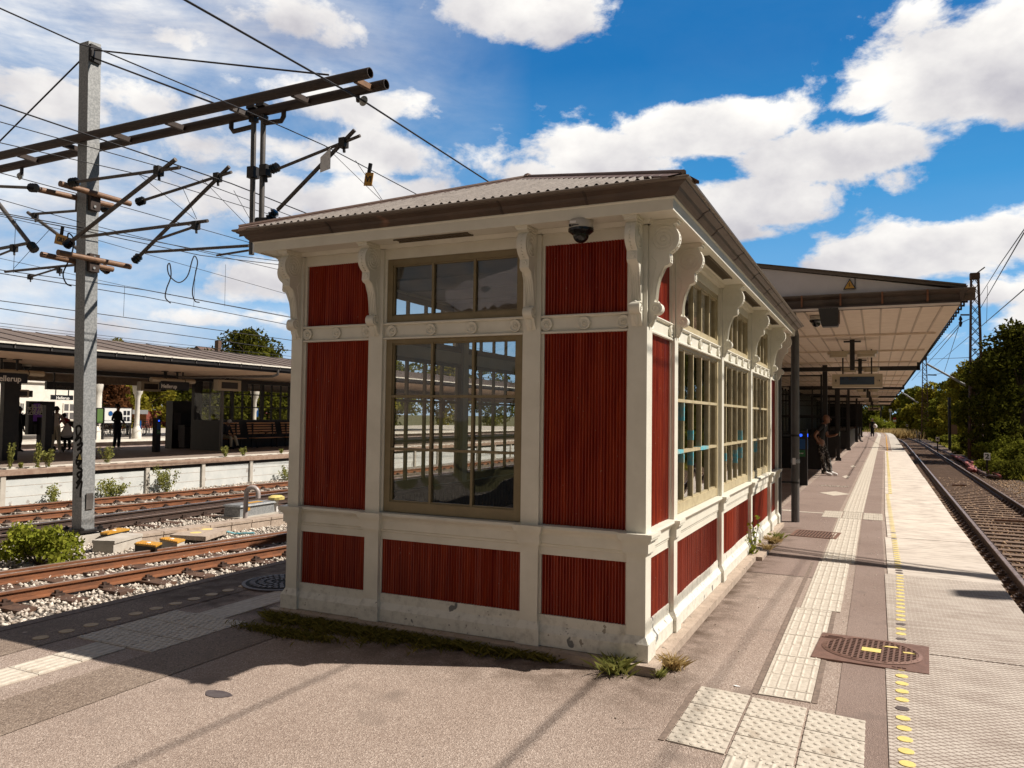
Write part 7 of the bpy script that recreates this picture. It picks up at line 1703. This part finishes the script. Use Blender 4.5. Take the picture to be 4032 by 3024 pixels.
t = thing('speed_sign', 'white red striped sign over a yellow plate far beyond the platform end', 'sign', tuple(at(*C8(984, 1200), y=120)))
a, b_ = at(*C8(974, 1182), y=120), at(*C8(993, 1202), y=120); m = MB(); m.box((a[0], 120, b_[2]), (b_[0], 120.05, a[2])); m.build('white_plate', m_cwhite, t)
m = MB(); m.bar((a[0], 119.97, a[2]-.05), (b_[0], 119.97, b_[2]+.5), .05, .3); m.build('red_stripe', m_redp, t)
a, b_ = at(*C8(976, 1204), y=120), at(*C8(991, 1216), y=120); m = MB(); m.box((a[0], 120, b_[2]), (b_[0], 120.05, a[2])); m.build('yellow_plate', m_signy, t); m = MB(); m.box(((a[0]+b_[0])/2-.06, 120.05, -1), ((a[0]+b_[0])/2+.06, 120.1, a[2]+.5)); m.build('post', m_dark, t)
a, b_ = at(*C8(948, 1122), y=130), at(*C8(966, 1143), y=130); m = MB(); m.box((a[0], 130, b_[2]), (b_[0], 130.1, a[2])); m.box(((a[0]+b_[0])/2-.06, 130.1, -1), ((a[0]+b_[0])/2+.06, 130.2, a[2])); tag(m.build('white_signal_panel', m_cwhite), 'white square panel in front of the far trees at the platform end', 'sign')
p = at(*K7(435, 635), y=90); q = at(*K7(415, 595), y=90); m = MB(); m.tube([p+np.array([0, 0, -.6]), q], .05, 6); tag(m.build('leaning_pole', m_galv), 'short pale leaning pole among grass near number 6', 'pole')
# loose cables and red ducts along the track
def groundline(label, pts, r, mat, name='cable_run', z=-.60, cat='cable'):
    P = [at(*K7(*p), z=z) for p in pts]; Q = []
    for i in range(len(P)-1):
        for t in np.linspace(0, 1, 9)[:-1]: Q.append(P[i]*(1-t)+P[i+1]*t+np.array([rng.normal(0, .02), 0, rng.normal(0, .012)]))
    Q.append(P[-1]); m = MB(); m.tube(Q, r, 7); tag(m.build(name, mat), label, cat)
groundline('brown twisted cable run beside the right track', [(395, 650), (470, 685), (560, 725), (640, 755), (720, 790), (800, 835), (860, 870), (930, 925), (1000, 950), (1090, 965)], .055, m_cabled)
groundline('second brown cable run lying close to the rail ballast', [(420, 668), (520, 705), (610, 748), (700, 790), (790, 845), (880, 900), (980, 960)], .05, m_cabled, z=-.66)
groundline('red cable duct loop lying by the right track, upper strand', [(700, 790), (760, 805), (830, 830), (870, 855)], .075, m_cable, 'cable_duct', -.55)
groundline('red cable duct loop lying by the right track, lower strand', [(730, 800), (800, 840), (850, 880), (875, 910), (830, 895)], .085, m_cable, 'cable_duct', -.55)
groundline('short red duct crossing between the two strands', [(800, 825), (815, 860), (860, 870), (855, 895)], .07, m_cable, 'cable_duct', -.55)
groundline('dull red hose curve near the lower right of the track', [(985, 915), (1040, 935), (1080, 955)], .05, m_cable, 'cable_duct', -.55)
# mast and cross beam standing right of the view: they cast the stripes on the platform
t = thing('catenary_mast', 'lattice cross beam mast beside the right track', 'mast', (9.2, 6.6, -.8))
m = MB(); m.tube([(3.35, 7.2, 6.0), (9.3, 6.5, 6.0)], .11, 10); m.build('cross_beam', m_steelbrown, t)
m = MB(); m.box((9.1, 6.4, -.8), (9.4, 6.7, 8.5)); m.build('column', m_galv, t)
for dz, y0 in ((6.5, 7.45), (6.75, 7.72), (6.95, 8.03)):
    m = MB(); m.tube([(4.6, y0+.42, dz), (9.2, y0-1.15, dz)], .028, 6); m.build('tie_rod', m_wire, t)
cable('thick feeder wire high above the right platform', [(5.55, -30, 6.6), (5.65, 2, 6.2), (5.75, 6.9, 6.15)], .0085, m_wire, 'overhead_wire', 'overhead wire')
cable('second feeder wire high above the platform, seen only as a shadow', [(2.9, -30, 5.7), (3.05, -1, 5.7), (3.36, 7.15, 5.95)], .011, m_wire, 'overhead_wire', 'overhead wire')
cable('contact wire above the right track before the masts', [(3.9, -30, 4.9), (3.9, 4, 4.9)], .012, m_wire, 'overhead_wire', 'overhead wire')

# ------------------------------------------------------------------ canopy standing behind the viewpoint (seen mirrored in the panes)
OC = thing('old_canopy', 'older white canopy with scalloped valance behind the viewpoint', 'canopy', (-1.5, -20, 0))
y0, y1 = -42., -8.2
m = MB(); m.hexa([(-6.2, y0, 3.95), (-1.5, y0, 5.0), (-1.5, y1, 5.0), (-6.2, y1, 3.95), (-6.2, y0, 4.02), (-1.5, y0, 5.07), (-1.5, y1, 5.07), (-6.2, y1, 4.02)]); m.hexa([(-1.5, y0, 5.0), (3.2, y0, 3.95), (3.2, y1, 3.95), (-1.5, y1, 5.0), (-1.5, y0, 5.07), (3.2, y0, 4.02), (3.2, y1, 4.02), (-1.5, y1, 5.07)]); m.build('roof', m_gable, OC)
m = MB(); y = y1-.6
while y > y0: m.bar((-6.2, y, 3.92), (-1.5, y, 4.97), .06, .09); m.bar((-1.5, y, 4.97), (3.2, y, 3.92), .06, .09); y -= 1.1
m.build('rafter', m_int, OC)
m = MB(); x = -6.2
while x < 3.1: m.prism([(x, 4.15), (x, 3.78), (x+.08, 3.70), (x+.16, 3.62), (x+.24, 3.70), (x+.32, 3.78), (x+.32, 4.15)], y1, y1+.03, lambda a, z, t_: (a, t_, z)); x += .325
y = y0
for xx in (-6.2, 3.2):
    y = y0
    while y < y1: m.prism([(y, 4.1), (y, 3.78), (y+.08, 3.70), (y+.16, 3.62), (y+.24, 3.70), (y+.32, 3.78), (y+.32, 4.1)], xx-.015, xx+.015, lambda a, z, t_: (t_, a, z)); y += .325
m.prism([(-6.2, 4.0), (3.2, 4.0), (-1.5, 5.02)], y1, y1+.025, lambda a, z, t_: (a, t_, z)); m.build('valance', m_gable, OC)
for yy in (-10, -17, -24, -31):
    m = MB(); m.lathe((-1.5, yy, 0), [(.2, 0), (.2, .5), (.11, .7), (.10, 3.2), (.18, 3.4), (.2, 5.0)], 14); 
    for s in (-1, 1): m.tube([(-1.5+s*.1, yy, 3.1), (-1.5+s*.9, yy, 3.9), (-1.5+s*2.4, yy, 4.35), (-1.5+s*4.2, yy, 4.1)], .05, 8)
    m.build('iron_column', m_whitep, OC, smooth=True)
tl = []
for k, (x, y, h, lb) in enumerate(((8, -14, 9, 'tree standing right of the old canopy'), (12, -26, 12, 'tall tree behind the old canopy'), (-12, -30, 10, 'round tree left behind the old canopy'), (18, -8, 10, 'tree on the far right behind the viewpoint'))):
    tree(lb, (x, y, -1), h, h*.45, h*.45, l_mid, .3, 1800, 14)

# ------------------------------------------------------------------ vegetation, right
def treepx(label, ut, vt, y, rx_, mat, leaf, n, low=.12, nc=30, ry_=None, rr=.3):
    c = at(ut, vt, y=y); h = c[2]+1.0; return tree(label, (c[0], y, -1.0), h, rx_, ry_ or rx_, mat, leaf, n, nc, None, low, 'tree', rr)
G_ = [
 ('huge dark tree at the right frame edge, its crown highest', 4015, 1235, 46, 3.0, l_dark, .13, 15000, .02, 60),
 ('dark tree crown overlapping the right frame edge behind the tallest', 4120, 1270, 56, 4.0, l_dark, .16, 9000, .02, 44),
 ('dark dense tree just right of the nearest lattice mast', 3925, 1330, 56, 2.6, l_dark, .15, 10000, .02, 44),
 ('sunlit olive tree behind the nearest lattice mast', 3822, 1412, 78, 2.7, l_olive, .17, 8000, .05, 40),
 ('olive tree left of the nearest lattice mast', 3772, 1452, 92, 2.4, l_olive, .18, 6500, .05, 36),
 ('mid green tree between the two lattice masts', 3722, 1486, 104, 2.6, l_mid, .2, 6000, .05, 32),
 ('pale olive tree beside the second lattice mast', 3672, 1500, 118, 2.6, l_olive, .22, 5500, .05, 30),
 ('rounded tree left of the second lattice mast', 3622, 1505, 132, 3.0, l_mid, .25, 5000, .05, 30),
 ('low tree under the canopy end with the far house', 3572, 1522, 150, 3.0, l_mid, .27, 4200, .05, 26),
 ('light tree near the vanishing point of the track', 3530, 1570, 165, 3.6, l_olive, .3, 3600, .05, 24),
 ('dark tree closing the view beyond the platform end', 3470, 1590, 175, 4.5, l_dark, .32, 4200, .02, 26),
 ('darkest tree directly behind the far platform end', 3415, 1592, 185, 5.0, l_dark, .32, 3600, .02, 26)]
for (lb, u, v, y, r_, mt_, lf_, n, lo, nc) in G_: treepx(lb, u, v, y, r_, mt_, lf_, n, lo, nc)
treepx('dark tree filling the gap right of the sunny one', 3880, 1400, 70, 2.6, l_mid, .22, 7000, .0, 36); treepx('low dark tree above the pale parapet wall', 3985, 1500, 52, 2.6, l_dark, .2, 7000, .0, 36)
treepx('dark understorey tree behind the second mast', 3745, 1560, 96, 2.6, l_olive, .26, 4500, .0, 26); treepx('dark understorey tree behind number 4', 3690, 1570, 112, 2.8, l_mid, .28, 4000, .0, 26); treepx('understorey tree by the far house', 3600, 1590, 128, 3., l_olive, .3, 3500, .0, 26)
def bushpx(label, ut, vt, y, rx_, mat, leaf, n, ry_=None, nc=18, zb=-.95): c = at(ut, vt, y=y); return bush(label, (c[0], y, zb), c[2]-zb, rx_, ry_ or rx_, mat, leaf, n, nc)
B_ = [
 ('large sunlit ivy mound at the right frame edge', 3990, 1662, 44, 1.9, l_ivy, .085, 10000), ('second sunlit ivy mound beyond the right frame edge', 4075, 1650, 40, 1.8, l_ivy, .08, 6000),
 ('dark bush below the ivy behind number 2', 3960, 1735, 39, 1.5, l_mid, .07, 4500), ('dark low bush at the lower right frame edge', 4050, 1760, 33, 1.5, l_dark, .06, 4500),
 ('dark bush at the foot of the nearest lattice mast', 3800, 1700, 60, 1.3, l_mid, .11, 3500), ('leafy bush right of the nearest mast foot', 3890, 1690, 52, 1.4, l_mid, .10, 3500),
 ('bright round bush in front of the second lattice mast', 3715, 1636, 96, 2.0, l_ivy, .14, 4000), ('round light bush climbing between the masts', 3670, 1638, 112, 1.9, l_light, .15, 3000), ('dark bush left of the signal post', 3745, 1700, 84, 1.6, l_mid, .12, 3000),
 ('small bush at the second lattice mast foot', 3645, 1680, 118, 1.7, l_mid, .16, 2500), ('yellow green bush near the curved track end', 3575, 1690, 124, 1.8, l_grass, .16, 2500), ('bright leafy bush by the white far panel', 3455, 1618, 120, 2.4, l_light, .16, 2500), ('low bush at the end of the platform', 3440, 1680, 118, 2., l_mid, .16, 2000)]
for q_ in B_: bushpx(*q_)
# grass and dry stalks
n = 26000; yv = 16+95*rng.random(n)**1.1; xv = 6.2+.0115*yv+rng.random(n)**1.4*(4+yv*.05)
P = np.stack([xv, yv, np.full(n, -.80)], 1); V, F = blades(n, P, .10, .42, .05, .7); tag(fastmesh('grass', V, F, l_grass), 'sunny rough grass beside the right track', None, None, 'stuff')
n = 2600; P = np.stack([rng.normal(at(*C8(1000, 1250), y=112)[0], 1.2, n), rng.uniform(108, 118, n), np.full(n, -.8)], 1); V, F = blades(n, P, .6, 1.5, .07, .4); tag(fastmesh('dry_grass', V, F, l_dry), 'tall dry grass stalks where the track curves away', None, None, 'stuff')
b = MB(); b.hexa([(6.4, -14, -1.05), (40, -14, -1.05), (40, 140, -1.05), (7.9, 140, -1.05), (6.9, -14, -.80), (40, -14, -.5), (40, 140, -.5), (8.4, 140, -.80)]); tag(b.build('verge', m_ground), None, None, None, 'structure')
a, b_ = at(*C8(1540, 1195), y=62), at(*C8(1800, 1228), y=62); m = MB(); m.box((a[0]-1, 62, -.9), (b_[0]+6, 62.3, a[2])); m.box((a[0]-1, 61.9, a[2]), (b_[0]+6, 62.4, a[2]+.12)); tag(m.build('parapet_wall', m_conc), 'pale parapet wall between the bushes at the right edge', 'wall')
HS = thing('house', 'pale grey gabled house between trees at the canopy end', 'house', tuple(at(*C8(1020, 1060), y=230)*np.array([1, 1, 0]))); a, b_ = at(*C8(1003, 1090), y=230), at(*C8(1048, 1050), y=230)
m = MB(); m.box((a[0], 230, -1), (b_[0], 238, b_[2])); m.build('wall', m_gable, HS); m = MB(); m.prism([(a[0]-.4, b_[2]), (b_[0]+.4, b_[2]), ((a[0]+b_[0])/2, at(*C8(1025, 1020), y=230)[2])], 229.5, 238.5, lambda x, z, t_: (x, t_, z)); m.build('roof', m_lip, HS)
m = MB(); m.box(((a[0]+b_[0])/2-.8, 229.95, b_[2]-2.6), ((a[0]+b_[0])/2+.4, 230, b_[2]-1)); m.build('window', m_cgrey, HS)

# ------------------------------------------------------------------ vegetation, left
def treex(label, ut, vt, x, r_, mat, leaf, n, low=.1, nc=30, rr=.3): c = at(ut, vt, x=x); return tree(label, (x, c[1], -1.), c[2]+1, r_, r_, mat, leaf, n, nc, None, low, 'tree', rr)
treex('pointed dark evergreen tree above the far canopy near the pavilion', 972, 1278, -60, 5.6, l_dark, .22, 11000, .15, 60, .26)
treex('broad green tree right part beside the evergreen', 1020, 1330, -58, 4.4, l_mid, .22, 5000, .15, 40, .26)
treex('olive tree top peeping over the roof right of the mast', 448, 1322, -78, 4.2, l_olive, .3, 3500, .3, 30)
treex('small olive tree top between mast and evergreen', 768, 1362, -78, 3.8, l_olive, .3, 2500, .3, 24)
treex('round tree top over the roof left of the mast', 100, 1292, -85, 4.4, l_olive, .3, 2500, .3, 24)
treex('dark purple brown tree behind the map boards', 430, 1470, -58, 2.6, leafmat('copper_foliage', (.04, .018, .01), (.12, .05, .02), .2), .2, 4000, .05)
treex('sunlit olive tree behind the standing man', 480, 1480, -60, 2.6, l_olive, .2, 5000, .05); treex('bright tree right of the white column', 590, 1480, -62, 3.4, l_olive, .2, 6000, .05)
for k, (u, v, x, mt_) in enumerate(((650, 1500, -64, l_mid), (720, 1480, -66, l_dark), (820, 1500, -58, l_dark), (880, 1490, -60, l_mid), (940, 1480, -62, l_dark), (1010, 1490, -60, l_mid), (1080, 1480, -58, l_dark), (1160, 1470, -60, l_mid), (1260, 1400, -60, l_mid), (1400, 1390, -60, l_olive), (1560, 1385, -62, l_mid), (1750, 1380, -64, l_olive), (1950, 1380, -66, l_mid))):
    treex(['leafy tree seen through the far shelter, first from the left', 'second dark tree seen through the shelter end', 'third tree seen through the shelter panes', 'fourth tree seen through the shelter panes', 'fifth dark tree seen through the shelter panes', 'sixth tree seen above the benches', 'seventh dark tree above the last bench', 'tree hidden behind the left pavilion edge', 'first tree seen through the pavilion window', 'second olive tree seen through the pavilion window', 'third tree seen through the pavilion window', 'fourth olive tree seen through the pavilion window', 'fifth tree seen through the pavilion window'][k], u, v, x, 3.4 if k < 8 else 6.5, mt_, .24 if k < 8 else .34, 2600 if k < 8 else 4500, .02, 24)
# foreground bush and weeds
p = at(150, 2225, z=-.86); bush('bright green leafy bush growing in the gravel at the left frame edge', (p[0], p[1], -.86), .78, .98, .62, l_light, .042, 3400, 24)
def weed(label, c, z, h, r_, mat=l_weed, n=260, leaf=.03, plane=None, cat='weed'):
    if z < -.5: plane = -18.35
    p = at(*c, z=z) if plane is None else at(*c, x=plane); t = thing('weed', label, cat, (p[0], p[1], z)); C = []; s = MB()
    for k in range(9):
        a = random.random()*6.28; q = random.random()*r_; hh = h*random.uniform(.6, 1.05); tip = np.array([p[0]+q*math.cos(a), p[1]+q*math.sin(a), z+hh]); b0 = np.array([p[0]+q*.25*math.cos(a), p[1]+q*.25*math.sin(a), z]); s.tube([b0, (b0+tip)/2+np.array([0, 0, .04*h]), tip], [.006, .005, .002], 4)
        for _ in range(n//9): tt_ = random.random()**.7; C.append(b0+(tip-b0)*tt_+rng.normal(0, r_*.13, 3)*np.array([1, 1, .6]))
    s.build('stem', mat, t); V, F = leaves(np.maximum(np.array(C), [-1e9, -1e9, z]), leaf); fastmesh('leaves', V, F, mat, t)
weed('bushy grey-green weed against the far wall right of the mast', C2(715, 1540), -.9, .55, .6, n=1200, leaf=.035); weed('tall weed against the far wall between two posts', C2(1085, 1500), -.9, .75, .42, n=1000, leaf=.035); weed('weed at the wall left of the mast', C2(340, 1570), -.9, .5, .3, n=400, leaf=.035); weed('weed by the wall at the pavilion edge', C2(1850, 1425), -.9, .55, .3, n=400, leaf=.035)
for lb, c, h, r_ in (('leaning weed sprig on the far platform edge at the left', C2(60, 1378), .7, .16), ('tall weed sprig on the far platform edge left of the mast', C2(245, 1370), .72, .16), ('bushy weed sprig beside the mast on the far platform edge', C2(312, 1366), .5, .2), ('flowering weed on the far platform edge right of the mast', C2(695, 1340), .5, .3), ('thin weed on the platform edge below the bench', C2(1462, 1300), .4, .18), ('small round weed on the far platform edge', C2(1578, 1292), .35, .14), ('tiny weed at the far end of the platform edge', C2(1820, 1278), .15, .12), ('tiny tuft on the far platform edge at the left', C2(133, 1372), .14, .08)): weed(lb, c, .012, h, r_, n=240, leaf=.035)
# bushes behind pavilion left windows (yellow-green bush on gravel)
p = at(1950, 1850, z=-.85); bush('yellow green bush on the gravel seen through the pavilion windows', (-8.6, 12.5, -.86), .9, 1.2, 2.2, l_light, .05, 2600, 24)
# grass at the foot of the front wall, in two stretches
n = 6500; xs = rng.uniform(-3.02, -.55, n); dens = np.clip(1.15-np.abs((xs+2.1)/1.7), .2, 1)
ys_ = -.09-np.abs(rng.normal(0, .13, n))*dens*(.75+.4*np.sin(xs*9)*np.sin(xs*23+1)); hh = np.where(rng.random(n) < dens, 1, 0).astype(bool)
P = np.stack([xs, ys_, np.zeros(n)], 1)[hh]; V, F = blades(len(P), P, .012, .07, .005, 2.0); tag(fastmesh('grass', V, F, l_grassd), 'mossy dark grass growing along the foot of the front wall', None, None, 'stuff')
n = 1800; P = np.stack([rng.normal(-2.55, .20, n), rng.normal(-.42, .035, n)-.0, np.zeros(n)], 1); V, F = blades(n, P, .01, .045, .007, 1.5); tag(fastmesh('grass', V, F, l_grassd), 'thin mossy patch on asphalt off the left front corner', None, None, 'stuff')
def tuft(label, x, y, r_, h, mat, n=260):
    P = np.stack([rng.normal(x, r_*.35, n), rng.normal(y, r_*.35, n), np.full(n, .002)], 1); V, F = blades(n, P, h*.3, h*.8, .0035, 1.5); o = fastmesh('grass_tuft', V, F, mat); tag(o, label, 'tuft')
p = at(*crop(2400, 2400, .1808)(150, 1350), z=0); tuft('sunlit weed tuft at the front corner of the plinth', p[0], p[1]-.02, .11, .14, l_weed, 260)
p = at(*crop(2400, 2400, .1808)(1370, 1290), z=0); tuft('round yellow grass tuft on the asphalt right of the plinth corner', p[0], p[1], .07, .11, l_dry, 300)
p = at(*crop(2400, 2400, .1808)(1080, 1470), z=0); tuft('little green tuft tight against the plinth corner', p[0], p[1], .04, .07, l_weed, 120)
N8 = crop(2850, 1900, .1808)
p = at(*N8(1060, 1330), z=0); tuft('yellow tuft by the step of the plinth near the grate', p[0], p[1], .09, .13, l_dry, 200); p = at(*N8(1150, 1230), z=0); tuft('yellow green tuft on the asphalt before the grate', p[0], p[1], .09, .12, l_weed, 180); p = at(*N8(930, 1490), z=0); tuft('dry tuft in the corner of the plinth step', p[0], p[1], .05, .12, l_dry, 120)
p = at(*N8(630, 1650), z=.0); t = thing('sapling', 'small leafy sapling growing from the plinth joint by the wall', 'sapling', (p[0]-.02, p[1], .0))
m = MB(); base_ = Vector((p[0]-.02, p[1], .0)); C = []
for k, (dx_, dy_, h_) in enumerate(((-.02, .02, .40), (.05, .28, .46), (-.05, -.1, .22), (.05, -.1, .18), (.02, .1, .3))):
    tip = base_+Vector((dx_, dy_, h_)); m.tube([base_, (base_+tip)/2+Vector((.02, 0, .03)), tip], [.006, .004, .002], 5)
    for _ in range(20): tt_ = random.uniform(.15, 1); C.append(np.array(base_+(tip-base_)*tt_)+rng.normal(0, .022, 3))
m.build('stem', m_trunk, t); V, F = leaves(np.array(C), .03); fastmesh('leaves', V, F, l_light, t)
